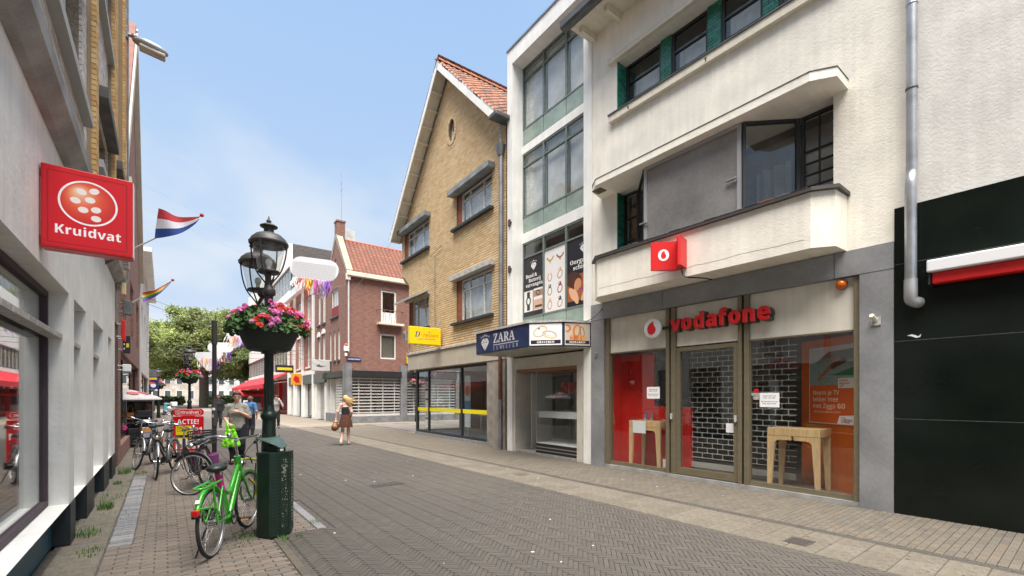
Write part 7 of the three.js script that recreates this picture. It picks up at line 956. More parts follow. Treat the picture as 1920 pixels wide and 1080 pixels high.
{ // the green bicycle
  const g = phys(0.06, 0.42, 0.035, { roughness: 0.28, metalness: 0.25, clearcoat: 0.7, clearcoatRoughness: 0.15 }), rear = [0.40, -5.58], fr = [0.84, -6.58];
  bicycle('bright green bicycle leaning beside the litter bin', rear, head(rear, fr), { paint: g, tube: 0.026, guard: g, carrier: g, lean: -0.05, steer: -0.10, openChain: true, saddleY: 0.86, barY: 1.13, extra: (t, q) => {
    part(t, 'pink_cover', [rod([0.315, 0.62, 0], [0.255, 0.83, 0], 0.032, 0.040, 12)], std(0.68, 0.03, 0.30, { roughness: 0.6 }));
    part(t, 'mudguard_stay', [-1, 1].map(s => pipe([[-0.32, 0.56, 0], [-0.25, 0.55, s * 0.045], [-0.05, 0.50, s * 0.065], [0.03, 0.42, s * 0.066]], 0.011, 12, 7)), g);
    part(t, 'front_carrier', [q.steer(bx(0.94, 1.26, 0.80, 0.815, -0.13, 0.13)), q.steer(rod([1.10, 0.345, 0.07], [1.12, 0.80, 0.10], 0.007)), q.steer(rod([1.10, 0.345, -0.07], [1.12, 0.80, -0.10], 0.007)), q.steer(pipe([[0.94, 0.82, -0.13], [0.94, 0.90, -0.10], [0.94, 0.90, 0.10], [0.94, 0.82, 0.13]], 0.008, 10, 6))].slice(1), M.black);
    part(t, 'chain_lock', [q.steer(pipe([[1.0, 0.62, 0.06], [1.10, 0.55, 0.075], [1.18, 0.46, 0.07], [1.2, 0.38, 0.05]], 0.017, 14, 7))], std(0.55, 0.58, 0.05)); part(t, 'yellow_tie', q.steer(pipe([[0.98, 0.83, -0.1], [1.08, 0.86, 0], [1.2, 0.83, 0.1]], 0.016, 10, 6)), std(0.55, 0.6, 0.1));
    part(t, 'white_sticker', [bx(-0.006, 0.006, -0.02, 0.02, -0.018, 0.018).rotateZ(-0.75).translate(-0.288, 0.625, 0)], M.paper);
  } });
}
{
  const rear = [0.62, -10.30], fr = [0.24, -9.27];
  bicycle('black bicycle with crate and purple panniers, front wheel turned to the street', rear, head(rear, fr), { steer: 1.3, lean: 0.07, extra: (t, q) => {
    const bk = []; for (let i = 0; i < 6; i++) { bk.push(bx(0.86, 1.16, 0.92 + i * 0.045, 0.935 + i * 0.045, -0.19, -0.18), bx(0.86, 1.16, 0.92 + i * 0.045, 0.935 + i * 0.045, 0.18, 0.19), bx(0.85, 0.86, 0.92 + i * 0.045, 0.935 + i * 0.045, -0.19, 0.19), bx(1.16, 1.17, 0.92 + i * 0.045, 0.935 + i * 0.045, -0.19, 0.19)); } bk.push(bx(0.85, 1.17, 0.91, 0.92, -0.19, 0.19)); for (const x of [0.86, 0.94, 1.02, 1.10, 1.16]) for (const z of [-0.185, 0.185]) bk.push(bx(x - 0.006, x + 0.006, 0.92, 1.17, z - 0.004, z + 0.004)); part(t, 'rear_crate', bk.map(g => g.translate(-1.04, -0.15, 0)), M.black);
    for (const s of [-1, 1]) part(t, 'pannier', rb(-0.22, 0.12, 0.24, 0.56, Math.min(s * 0.08, s * 0.2), Math.max(s * 0.08, s * 0.2), 0.05, 3), std(0.16, 0.03, 0.14, { roughness: 0.9, map: metres(T.mottle, 0.2) }));
  } });
}
for (const [rear, fr, l, st, ln, col] of [[[0.20, -12.5], [-0.14, -11.5], 'dark bicycle with silver lamp, nearest of the pair at the white wall', 0.42, 0.06, [0.03, 0.03, 0.032]], [[-0.20, -14.35], [-0.55, -13.35], 'dark bicycle with chrome fork, farther of the pair at the white wall', 0.62, -0.06, [0.05, 0.05, 0.055]], [[0.75, -17.6], [0.05, -16.75], 'black bicycle parked behind the red pavement board', 0.3, 0.05, [0.02, 0.02, 0.02]]]) bicycle(l, rear, head(rear, fr), { steer: st, lean: ln, paint: std(...col, { roughness: 0.3 }), guard: M.steel });
// ---------------------------------------------------------------- pavement board
{
  const t = thing('pavement_board', 'red pavement advert board with yellow offer panel', 'sign', [0.55, 0, -15.95], -0.42); t.scale.setScalar(0.84);
  const top = print(512, 128, (g, w, h) => { g.fillStyle = '#d8061a'; g.fillRect(0, 0, w, h); g.strokeStyle = '#fff'; g.lineWidth = 6; g.beginPath(); g.roundRect(8, 8, w - 16, h - 16, 50); g.stroke(); g.beginPath(); g.arc(72, 64, 38, 0, 7); g.stroke(); g.fillStyle = '#f2a28c'; g.beginPath(); g.arc(72, 64, 30, 0, 7); g.fill(); g.fillStyle = '#d8061a'; for (const [x, y] of [[60, 55], [82, 50], [62, 76], [84, 72]]) { g.beginPath(); g.arc(x, y, 7, 0, 7); g.fill(); } g.fillStyle = '#fff'; g.font = 'bold 82px sans-serif'; g.fillText('Kruidvat', 124, 92); });
  const bd = print(512, 640, (g, w, h) => { g.fillStyle = '#d40a1c'; g.fillRect(0, 0, w, h); g.fillStyle = '#fff'; g.font = 'bold 128px sans-serif'; g.textAlign = 'center'; g.fillText('ACTIE!', w / 2, 132); g.fillStyle = '#f7dc1e'; g.fillRect(36, 165, 300, 250); g.fillStyle = '#8a6a10'; for (let i = 0; i < 4; i++) g.fillRect(56, 190 + i * 26, 210 - i * 30, 8); g.fillStyle = '#2a2a2a'; g.fillRect(36, 345, 230, 50); g.fillStyle = '#f1efe8'; g.fillRect(36, 420, 440, 190); g.fillStyle = '#fff'; g.font = 'bold 150px sans-serif'; g.fillText('2=1', 400, 300); });
  part(t, 'panel', rb(-0.46, 0.46, 0.10, 1.28, -0.02, 0.02, 0.01, 2), M.red); sheet(t, 'poster', -0.43, 0.43, 0.13, 1.25, 0.0215, bd); part(t, 'header', pill(0.92, 0.24, 0.04).translate(0, 1.42, 0), M.red); sheet(t, 'header_print', -0.40, 0.40, 1.315, 1.525, 0.0215, top); part(t, 'header_stem', bx(-0.2, 0.2, 1.279, 1.302, -0.015, 0.015), M.red); part(t, 'foot', [rb(-0.40, 0.40, 0, 0.10, -0.22, 0.22, 0.03, 2)], M.trimGrey);
}
// ---------------------------------------------------------------- market stall with bags
{
  const t = thing('market_stall', 'bag stall with white parasol roof and hanging rails beyond the white wall', 'stall', [-1.0, 0, -19.6]); t.scale.setScalar(0.82);
  const cn = lathe([[0.001, 2.30], [0.30, 2.24], [0.95, 2.03], [1.15, 1.93], [1.15, 1.86], [1.13, 1.86], [1.13, 1.92], [0.001, 2.27]], 8); part(t, 'parasol', cn, std(0.74, 0.70, 0.68, { map: metres(T.fine, 0.5) }));
  const pr = []; for (let i = 0; i < 8; i++) { const a = i / 8 * 6.283 + 0.39; pr.push(new THREE.CircleGeometry(0.2, 14).rotateX(-Math.PI / 2).rotateZ(-0.30).translate(0.62, 2.145, 0).rotateY(a)); } part(t, 'parasol_print', pr, std(0.55, 0.12, 0.12));
  part(t, 'mast', rod([0, 0, 0], [0, 2.28, 0], 0.025), M.steel); for (const [x, z] of [[-0.85, -0.5], [0.85, -0.5], [-0.85, 0.6], [0.85, 0.6]]) part(t, 'post', rod([x, 0.06, z], [x, 1.9, z], 0.018), M.steel);
  for (const y of [0.95, 1.82]) for (const z of [-0.5, 0.6]) part(t, 'rail', rod([-0.9, y, z], [0.9, y, z], 0.014), M.steel); part(t, 'base', [bx(-0.9, 0.9, 0.14, 0.18, -0.55, 0.65)], M.trimGrey); part(t, 'back_cloth', bx(-0.88, 0.88, 0.2, 1.85, -0.56, -0.53), std(0.03, 0.03, 0.035)); for (const s of [-1, 1]) for (const z of [-0.45, 0.55]) part(t, 'wheel', new THREE.TorusGeometry(0.05, 0.02, 6, 14).translate(s * 0.8, 0.07, z), M.rubber);
  const bag = (label, x, y, z, w, h, c, kind, c2) => {
    const b = thing(kind === 'pack' ? 'backpack' : 'handbag', label, kind === 'pack' ? 'backpack' : 'bag', [-1.0 + x * 0.82, y * 0.82, -19.6 + z * 0.82], (x * 7 % 1) * 0.5, 'bags hanging on the market stall'), m0 = b.scale.setScalar(0.86), m = std(...c, { roughness: 0.6, map: metres(T.mottle, 0.2) });
    if (kind === 'pack') { part(b, 'body', [ball(0.5, 0, h / 2, 0, w, h, w * 0.6, 16, 12)], m); part(b, 'pocket', ball(0.5, 0, h * 0.32, w * 0.22, w * 0.7, h * 0.45, w * 0.4, 12, 8), std(...(c2 || c).map(v => v * 0.8))); part(b, 'strap', [pipe([[-0.05, h * 0.9, 0], [0, h * 1.15, 0], [0.05, h * 0.9, 0]], 0.012, 10, 5)], m); }
    else { const sh = slab([[-w / 2, 0.02], [-w / 2 + 0.02, 0], [w / 2 - 0.02, 0], [w / 2, 0.02], [w * 0.42, h], [-w * 0.42, h]], null, -0.05, 0.05, 0.02); part(b, 'body', sh, m); part(b, 'flap', slab([[-w * 0.44, h], [w * 0.44, h], [w * 0.40, h * 0.55], [-w * 0.40, h * 0.55]], null, 0.071, 0.082, 0.004), std(...(c2 || c.map(v => v * 0.8)), { roughness: 0.5 })); part(b, 'strap', pipe([[-w * 0.36, h * 0.95, 0], [-w * 0.2, h + 0.22, 0], [0, h + 0.30, 0], [w * 0.2, h + 0.22, 0], [w * 0.36, h * 0.95, 0]], 0.012, 16, 6), m); }
    return b;
  };
  for (const a of [['large taupe handbag on the upper rail of the stall', -0.68, 1.28, 0.66, 0.46, 0.26, [0.24, 0.2, 0.15]], ['brown flap handbag in the middle of the upper rail', -0.22, 1.18, 0.70, 0.42, 0.22, [0.16, 0.08, 0.045]], ['round tan handbag on the upper rail', 0.16, 1.12, 0.68, 0.24, 0.22, [0.40, 0.15, 0.03]], ['black handbag at the right end of the upper rail', 0.55, 1.2, 0.70, 0.52, 0.22, [0.03, 0.03, 0.032]], ['dark olive shoulder bag at the back of the upper rail', 0.42, 1.5, 0.45, 0.34, 0.24, [0.09, 0.07, 0.04]], ['brown suede bag behind the black handbag', 0.75, 1.42, 0.5, 0.3, 0.28, [0.13, 0.075, 0.04]], ['olive tote behind the taupe handbag', -0.55, 1.52, 0.45, 0.4, 0.24, [0.13, 0.12, 0.08]], ['black shopper on the lower rail of the stall', 0.24, 0.35, 0.7, 0.36, 0.36, [0.022, 0.022, 0.025]], ['white and blue shopping bag on the lower rail', 0.62, 0.38, 0.72, 0.36, 0.36, [0.5, 0.52, 0.66], 0, [0.62, 0.3, 0.1]], ['black bag at the lower right corner of the stall', 0.86, 0.25, 0.55, 0.3, 0.4, [0.02, 0.03, 0.03]], ['dark grey bag at the lower left corner of the stall', -0.78, 0.3, 0.6, 0.34, 0.4, [0.04, 0.04, 0.045]]]) bag(...a);
  bag('pink patterned backpack on the lower rail of the stall', -0.35, 0.40, 0.74, 0.44, 0.50, [0.50, 0.13, 0.16], 'pack', [0.5, 0.2, 0.2]); bag('bright pink pouch hanging beside the patterned backpack', -0.02, 0.62, 0.70, 0.2, 0.26, [0.66, 0.05, 0.2], 'pack'); bag('red pouch behind the patterned backpack', -0.6, 0.6, 0.62, 0.24, 0.3, [0.35, 0.03, 0.06], 'pack');
}
// ---------------------------------------------------------------- scooter and kiosk on the square
{
  const t = thing('scooter', 'pale blue and white motor scooter standing far down the street', 'scooter', [0.3, 0, -50], 2.0), b = std(0.16, 0.42, 0.48, { roughness: 0.3 });
  for (const x of [-0.62, 0.62]) { const w = part(t, 'wheel', new THREE.TorusGeometry(0.19, 0.06, 8, 20).translate(x, 0.25, 0), M.rubber); part(w, 'hub', rod([x, 0.25, -0.04], [x, 0.25, 0.04], 0.12), M.steel); }
  part(t, 'body', [ball(0.5, -0.4, 0.58, 0, 0.9, 0.5, 0.5), rb(-0.3, 0.35, 0.28, 0.36, -0.16, 0.16, 0.03, 2)], M.paper); part(t, 'leg_shield', rb(0.34, 0.44, 0.3, 1.0, -0.24, 0.24, 0.04, 2).rotateZ(0.12), b); part(t, 'saddle', rb(-0.75, 0.0, 0.80, 0.92, -0.15, 0.15, 0.05, 2), M.black); part(t, 'handlebar', [rod([0.36, 1.08, -0.34], [0.36, 1.08, 0.34], 0.018), rod([0.48, 0.5, 0], [0.36, 1.08, 0], 0.03)], M.black); part(t, 'front_mudguard', ball(0.24, 0.62, 0.34, 0, 1, 0.7, 0.55), b); part(t, 'headlamp', ball(0.09, 0.42, 1.02, 0), M.chrome); part(t, 'windscreen', rb(0.36, 0.37, 1.1, 1.5, -0.22, 0.22, 0.004, 1), M.glass); part(t, 'top_case', rb(-1.05, -0.7, 0.8, 1.15, -0.2, 0.2, 0.04, 2), M.paper);
  const k = thing('kiosk', 'white kiosk with red awning at the entrance to the square', 'kiosk', [8.6, 0, -62], -0.2); k.scale.setScalar(0.8); part(k, 'body', [bx(-2, 2, 0, 2.6, -2, 0), bx(-2, 2, 2.6, 3.0, -2.05, 0.1)], M.white); part(k, 'counter', bx(-1.8, 1.8, 1.0, 1.1, 0.001, 0.4), M.trimLight); part(k, 'awning', profile([[0.02, 2.95], [1.8, 2.35], [1.8, 2.05], [1.76, 2.05], [1.76, 2.3], [0.02, 2.88]], -2.1, 2.1), std(0.55, 0.03, 0.03)); part(k, 'window', bx(-1.7, 1.7, 1.12, 2.2, 0.002, 0.03), std(0.05, 0.05, 0.055, { roughness: 0.2 }));
  const dp = thing('poster_stand', 'small white advert panel standing before the kiosk', 'sign', [7.0, 0, -55], -0.2); part(dp, 'panel', rb(-0.4, 0.4, 0.12, 1.2, -0.04, 0.04, 0.02, 1), M.paper); part(dp, 'poster', bx(-0.32, 0.32, 0.5, 1.1, 0.041, 0.05), std(0.12, 0.16, 0.4)); part(dp, 'foot', bx(-0.4, 0.4, 0, 0.12, -0.2, 0.2), M.trimGrey);
}
// ---------------------------------------------------------------- people: signed distance bodies, meshed as one surface
function sdfMesh(prims, cell, k = 0.03) {
  let lo = [1e9, 1e9, 1e9], hi = [-1e9, -1e9, -1e9];
  for (const p of prims) for (const [q, r] of [[p.a, p.ra], [p.b, p.rb]]) for (let i = 0; i < 3; i++) { lo[i] = Math.min(lo[i], q[i] - r); hi[i] = Math.max(hi[i], q[i] + r); }
  lo = lo.map(v => v - 2.5 * cell); hi = hi.map(v => v + 2.5 * cell); const n = [0, 1, 2].map(i => Math.ceil((hi[i] - lo[i]) / cell) + 1), F = new Float32Array(n[0] * n[1] * n[2]);
  const pr = prims.map(p => { const d = [p.b[0] - p.a[0], p.b[1] - p.a[1], p.b[2] - p.a[2]]; return { ...p, d, l2: Math.max(1e-9, d[0] ** 2 + d[1] ** 2 + d[2] ** 2), sx: p.sx || 1, sz: p.sz || 1 }; });
  const ev = (x, y, z) => { let v = 1e3; for (const p of pr) { const ax = x - p.a[0], ay = y - p.a[1], az = z - p.a[2]; let t = (ax * p.d[0] + ay * p.d[1] + az * p.d[2]) / p.l2; t = t < 0 ? 0 : t > 1 ? 1 : t; const ex = (ax - p.d[0] * t) / p.sx, ey = ay - p.d[1] * t, ez = (az - p.d[2] * t) / p.sz; const ds = (Math.sqrt(ex * ex + ey * ey + ez * ez) - (p.ra + (p.rb - p.ra) * t)) * Math.min(p.sx, p.sz, 1), kk = p.k ?? k; const h = Math.max(kk - Math.abs(v - ds), 0) / kk; v = Math.min(v, ds) - h * h * kk * 0.25; } return v; };
  for (let z = 0, o = 0; z < n[2]; z++) for (let y = 0; y < n[1]; y++) for (let x = 0; x < n[0]; x++, o++) F[o] = ev(lo[0] + x * cell, lo[1] + y * cell, lo[2] + z * cell);
  const id = new Int32Array(F.length).fill(-1), P = [], I = [], sx = 1, sy = n[0], sz = n[0] * n[1], off = [0, sx, sy, sx + sy, sz, sz + sx, sz + sy, sz + sx + sy], E = [[0, 1], [2, 3], [4, 5], [6, 7], [0, 2], [1, 3], [4, 6], [5, 7], [0, 4], [1, 5], [2, 6], [3, 7]];
  for (let z = 0; z < n[2] - 1; z++) for (let y = 0; y < n[1] - 1; y++) for (let x = 0; x < n[0] - 1; x++) { const o = x + y * sy + z * sz; let m = 0; for (let i = 0; i < 8; i++) if (F[o + off[i]] < 0) m |= 1 << i; if (m === 0 || m === 255) continue; let c = [0, 0, 0], q = 0; for (const [a, b] of E) { const fa = F[o + off[a]], fb = F[o + off[b]]; if ((fa < 0) === (fb < 0)) continue; const t = fa / (fa - fb); for (let i = 0; i < 3; i++) { const ba = (a >> i) & 1, bb = (b >> i) & 1; c[i] += ba + (bb - ba) * t; } q++; } id[o] = P.length / 3; P.push(lo[0] + (x + c[0] / q) * cell, lo[1] + (y + c[1] / q) * cell, lo[2] + (z + c[2] / q) * cell); }
  for (let z = 1; z < n[2] - 1; z++) for (let y = 1; y < n[1] - 1; y++) for (let x = 1; x < n[0] - 1; x++) { const o = x + y * sy + z * sz, f = F[o] < 0; for (const [s, u, v] of [[sx, sy, sz], [sy, sz, sx], [sz, sx, sy]]) { if (f === (F[o + s] < 0)) continue; const a = id[o], b = id[o - u], c = id[o - u - v], d = id[o - v]; if (a < 0 || b < 0 || c < 0 || d < 0) continue; if (f) I.push(a, b, c, a, c, d); else I.push(a, c, b, a, d, c); } }
  const g = new THREE.BufferGeometry(); g.setAttribute('position', new THREE.BufferAttribute(new Float32Array(P), 3)); g.setIndex(I); g.computeVertexNormals(); return g;
}
const lerp3 = (a, b, t) => a.map((v, i) => v + (b[i] - v) * t);
function handPrims(w, dir, side, up, curl, s = 1) {                   // palm, four unequal fingers, thumb from the side of the palm
  const D = V3(...dir).normalize(), U = V3(...up).addScaledVector(D, -V3(...up).dot(D)).normalize(), Sd = V3().crossVectors(D, U).multiplyScalar(side), o = V3(...w), L = (v) => [v.x, v.y, v.z], at = (d, q, u) => L(o.clone().addScaledVector(D, d * s).addScaledVector(Sd, q * s).addScaledVector(U, u * s)), out = [];
  out.push({ a: at(0, 0, 0), b: at(0.075, 0, -0.004), ra: 0.026 * s, rb: 0.033 * s }); for (const q of [-0.026, 0.024]) out.push({ a: at(0.03, q * 0.6, 0), b: at(0.082, q, 0), ra: 0.018 * s, rb: 0.014 * s, k: 0.015 });
  [[-0.033, 0.062], [-0.012, 0.078], [0.010, 0.084], [0.032, 0.074]].forEach(([q, l]) => { const c = curl, k1 = at(0.085, q, 0), k2 = at(0.085 + l * 0.45 * Math.cos(c * 0.5), q * 1.1, -l * 0.45 * Math.sin(c * 0.5)), k3 = at(0.085 + l * (0.45 * Math.cos(c * 0.5) + 0.55 * Math.cos(c * 1.3)), q * 1.12, -l * (0.45 * Math.sin(c * 0.5) + 0.55 * Math.sin(c * 1.3))); out.push({ a: k1, b: k2, ra: 0.010 * s, rb: 0.009 * s, k: 0.006 }, { a: k2, b: k3, ra: 0.009 * s, rb: 0.0075 * s, k: 0.006 }); });
  const t1 = at(0.025, 0.03, -0.006), t2 = at(0.055, 0.052, -0.02), t3 = at(0.088, 0.05, -0.03); out.push({ a: t1, b: t2, ra: 0.014 * s, rb: 0.011 * s, k: 0.01 }, { a: t2, b: t3, ra: 0.011 * s, rb: 0.0085 * s, k: 0.006 }); return out;
}
const skinM = (r, g, b) => phys(r, g, b, { roughness: 0.55, sheen: 0.1 });
/* j: joints in metres, facing +z: head, neck, chest, pelvis, sh/el/wr/hand L R, hip/kn/an/toe L R */
function person(label, x, z, ry, j, o) {
  const t = thing('person', label, 'person', [x, 0, z], ry), sk = o.skin, F = o.fat || 1, B = [], c = (a, b, ra, rb, e = {}) => ({ a, b, ra, rb, ...e });
  const torso = [c(j.pelvis, j.waist, 0.125 * F, 0.115 * F, { sx: 1.18, sz: 0.86 }), c(j.waist, j.chest, 0.115 * F, 0.135 * F, { sx: 1.15, sz: 0.84 }), c(j.chest, j.neck, 0.13 * F, 0.06, { sx: 1.12, sz: 0.82 }), c(lerp3(j.shL, j.neck, 0.15), lerp3(j.shR, j.neck, 0.15), 0.058 * F, 0.058 * F)];
  const arm = s => [c(j['sh' + s], j['el' + s], 0.052 * F, 0.040 * F), c(j['el' + s], j['wr' + s], 0.040 * F, 0.027)], leg = s => [c(j['hip' + s], j['kn' + s], 0.088 * F, 0.056 * F), c(j['kn' + s], lerp3(j['kn' + s], j['an' + s], 0.3), 0.054 * F, 0.056 * F), c(lerp3(j['kn' + s], j['an' + s], 0.3), j['an' + s], 0.056 * F, 0.036)], foot = s => [c(j['an' + s], j['toe' + s], 0.038, 0.030)];
  const h = j.head, hd = j.look || [0, 0, 1], hx = [hd[2], 0, -hd[0]], ad = (f, u, q) => [h[0] + hd[0] * f + hx[0] * q, h[1] + u, h[2] + hd[2] * f + hx[2] * q];
  const headP = [c(ad(-0.012, 0.035, 0), ad(-0.002, 0.03, 0), 0.088, 0.086), c(ad(0.012, -0.03, 0), ad(0.03, -0.085, 0), 0.066, 0.036), c(ad(0.078, 0.005, 0), ad(0.098, -0.028, 0), 0.009, 0.014, { k: 0.015 }), c(ad(0.0, -0.005, 0.08), ad(-0.008, -0.03, 0.08), 0.016, 0.010, { k: 0.01 }), c(ad(0.0, -0.005, -0.08), ad(-0.008, -0.03, -0.08), 0.016, 0.010, { k: 0.01 }), c(ad(0.070, -0.056, -0.02), ad(0.070, -0.056, 0.02), 0.010, 0.010, { k: 0.012 }), c(ad(0.072, 0.032, -0.035), ad(0.072, 0.032, 0.035), 0.012, 0.012, { k: 0.02 })];
  const neckP = c(j.neck, ad(-0.01, -0.06, 0), 0.052, 0.05);
  const bodyGeo = [sdfMesh([...torso.map(p => ({ ...p, ra: p.ra * 0.93, rb: p.rb * 0.93 })), neckP, ...arm('L'), ...arm('R'), ...leg('L'), ...leg('R'), ...foot('L'), ...foot('R')], 0.014, 0.05), sdfMesh([...headP, neckP], 0.007, 0.03)];
  for (const s of ['L', 'R']) { const q = j['hand' + s]; bodyGeo.push(sdfMesh(handPrims(j['wr' + s], q.dir, q.side, q.up, q.curl ?? 0.6), 0.005, 0.012)); }
  part(t, 'body', bodyGeo, sk);
  const eyes = part(t, 'eyes', [1, -1].map(s => ball(0.008, ...ad(0.075, 0.008, s * 0.032))), std(0.05, 0.04, 0.035, { roughness: 0.2 })); part(t, 'mouth', [ball(0.02, ...ad(0.076, -0.056, 0), 1.1, 0.22, 0.4)], std(0.42, 0.16, 0.14));
  if (o.top) { const e = o.ease ?? 0.016, sl = o.sleeve ?? 1, g = [...torso, c(lerp3(j.pelvis, j.hipL, 0.3), lerp3(j.pelvis, j.hipR, 0.3), 0.112 * F, 0.112 * F, { sz: 0.95 })].map(p => ({ ...p, ra: p.ra + e, rb: Math.max(0.066, p.rb + e) })); for (const s of ['L', 'R']) { const a = arm(s); g.push({ ...a[0], ra: a[0].ra + e, rb: a[0].rb + e + 0.006, b: sl < 1 ? lerp3(a[0].a, a[0].b, sl) : a[0].b }); if (sl > 1) g.push({ ...a[1], ra: a[1].ra + e, rb: a[1].rb + e + 0.008, b: lerp3(a[1].a, a[1].b, sl - 1) }); } part(t, o.topName || 'shirt', sdfMesh(g, 0.012, 0.03), o.top); }
  if (o.legs) part(t, 'trousers', sdfMesh([c(j.pelvis, lerp3(j.pelvis, j.waist, 0.3), 0.132 * F, 0.125 * F, { sx: 1.16, sz: 0.88 }), ...['L', 'R'].flatMap(s => leg(s).map(p => ({ ...p, ra: p.ra + 0.014, rb: p.rb + 0.022 })))], 0.014, 0.04), o.legs);
  for (const s of ['L', 'R']) part(t, 'shoe', sdfMesh([c(j['an' + s].map((v, i) => i === 1 ? v - 0.03 : v), j['toe' + s], 0.047, 0.040)], 0.01, 0.03), o.shoes || M.black);
  if (o.hair) part(t, 'hair', sdfMesh(o.hair(ad, c), 0.009, 0.03), o.hairM);
  if (o.extra) o.extra(t, { ad, c, j }); return t;
}
const standing = (o = {}) => ({ head: [0, 1.60, 0.02], neck: [0, 1.44, -0.01], chest: [0, 1.24, 0], waist: [0, 1.05, 0], pelvis: [0, 0.92, 0], shL: [0.18, 1.40, -0.01], shR: [-0.18, 1.40, -0.01], elL: [0.23, 1.12, -0.02], elR: [-0.23, 1.12, -0.02], wrL: [0.24, 0.88, 0.06], wrR: [-0.24, 0.88, 0.06], handL: { dir: [0, -1, 0.2], side: 1, up: [1, 0, 0] }, handR: { dir: [0, -1, 0.2], side: -1, up: [-1, 0, 0] }, hipL: [0.09, 0.90, 0], hipR: [-0.09, 0.90, 0], knL: [0.10, 0.49, 0.03], knR: [-0.10, 0.49, 0.03], anL: [0.10, 0.085, -0.02], anR: [-0.10, 0.085, -0.02], toeL: [0.12, 0.042, 0.13], toeR: [-0.12, 0.042, 0.13], ...o });
const toCam = (x, z) => Math.atan2(-x, -z);
const cropHair = (ad, c) => [c(ad(0.045, 0.075, -0.05), ad(0.05, 0.08, 0.055), 0.038, 0.034), c(ad(0.0, 0.03, 0.078), ad(-0.01, -0.01, 0.08), 0.022, 0.012), c(ad(0.0, 0.03, -0.078), ad(-0.01, -0.01, -0.08), 0.022, 0.012), c(ad(-0.028, 0.055, 0), ad(0.005, 0.075, 0), 0.092, 0.082), c(ad(-0.045, 0.0, 0), ad(-0.05, -0.04, 0), 0.078, 0.06), c(ad(0.055, 0.092, -0.03), ad(0.05, 0.095, 0.035), 0.03, 0.03)];
// grey shirt, green bag, hand on the chest
person('person in grey short sleeved shirt and dark trousers holding a bright green bag', 1.43, -13.04, toCam(1.43, -13.04) - 0.05, standing({ head: [0, 1.635, 0.03], neck: [0, 1.455, -0.01], shL: [0.175, 1.385, -0.01], shR: [-0.175, 1.385, -0.01], elL: [0.26, 1.14, 0.02], wrL: [0.05, 1.27, 0.19], handL: { dir: [-1, 0.15, 0.1], side: -1, up: [0, 0.2, 1], curl: 0.7 }, elR: [-0.27, 1.13, -0.03], wrR: [-0.17, 0.98, 0.20], handR: { dir: [0.75, -0.5, 0.3], side: 1, up: [0, 0.4, 1], curl: 0.5 }, knR: [-0.09, 0.50, 0.10], anR: [-0.09, 0.10, 0.12], toeR: [-0.10, 0.05, 0.28], anL: [0.09, 0.09, -0.10], toeL: [0.11, 0.045, 0.05] }),
  { skin: skinM(0.58, 0.34, 0.25), fat: 1.07, top: std(0.42, 0.41, 0.35, { roughness: 0.95, map: metres(T.fine, 0.25), bumpMap: metres(T.bump, 0.5), bumpScale: 0.02 }), sleeve: 0.85, ease: 0.018, legs: std(0.012, 0.014, 0.022, { roughness: 0.9 }), hair: cropHair, hairM: std(0.07, 0.035, 0.022, { roughness: 0.6 }), extra: (t, q) => {
    part(t, 'glasses', [1, -1].map(s => new THREE.TorusGeometry(0.024, 0.0016, 5, 18).scale(1.15, 0.85, 1).translate(q.j.head[0] + s * 0.033, q.j.head[1] + 0.008, q.j.head[2] + 0.093)).concat([bx(-0.01, 0.01, q.j.head[1] + 0.008, q.j.head[1] + 0.012, q.j.head[2] + 0.09, q.j.head[2] + 0.096)]), M.black);
    part(t, 'collar', sdfMesh([q.c([0.06, 1.46, 0.03], [0.02, 1.36, 0.10], 0.02, 0.018), q.c([-0.06, 1.46, 0.03], [-0.02, 1.36, 0.10], 0.02, 0.018), q.c([0.06, 1.47, 0.02], [-0.06, 1.47, -0.03], 0.022, 0.022)], 0.009, 0.02), std(0.25, 0.245, 0.20, { roughness: 0.95 }));
    part(t, 'buttons', [1.30, 1.20, 1.10, 1.0].map(y => ball(0.007, 0.012, y, 0.158 - Math.abs(y - 1.15) * 0.05)), M.trimGrey);
  } });
{
  const g = thing('carrier_bag', 'bright green plastic bag hanging from the arm of the grey shirted person', 'bag', [1.43, 0, -13.04], toCam(1.43, -13.04) - 0.05);
  const p = sdfMesh([0, 1, 2, 3, 4, 5].map(i => ({ a: [-0.265 + 0.014 * i, 0.47 + i * 0.072, 0.215 + 0.006 * (i % 2)], b: [0.035 - 0.018 * i, 0.47 + i * 0.072, 0.235], ra: 0.052 - 0.004 * i, rb: 0.054 - 0.004 * i })), 0.011, 0.05); const q = p.attributes.position; for (let i = 0; i < q.count; i++) { const n = Math.sin(q.getX(i) * 62 + q.getY(i) * 14) * 0.009 + Math.sin(q.getX(i) * 31 - q.getY(i) * 40) * 0.006; q.setZ(i, q.getZ(i) + n); } p.computeVertexNormals();
  const m = phys(0.20, 0.62, 0.02, { roughness: 0.4, sheen: 0.2 }); part(g, 'sack', p, m); part(g, 'handle', [pipe([[-0.19, 0.82, 0.22], [-0.205, 0.92, 0.20], [-0.21, 1.05, 0.12], [-0.185, 0.94, 0.22], [-0.15, 0.82, 0.23]], 0.022, 16, 6), pipe([[-0.10, 0.82, 0.23], [-0.085, 0.90, 0.245], [-0.06, 0.965, 0.25], [-0.05, 0.90, 0.245], [-0.06, 0.82, 0.235]], 0.020, 16, 6)], m);
}
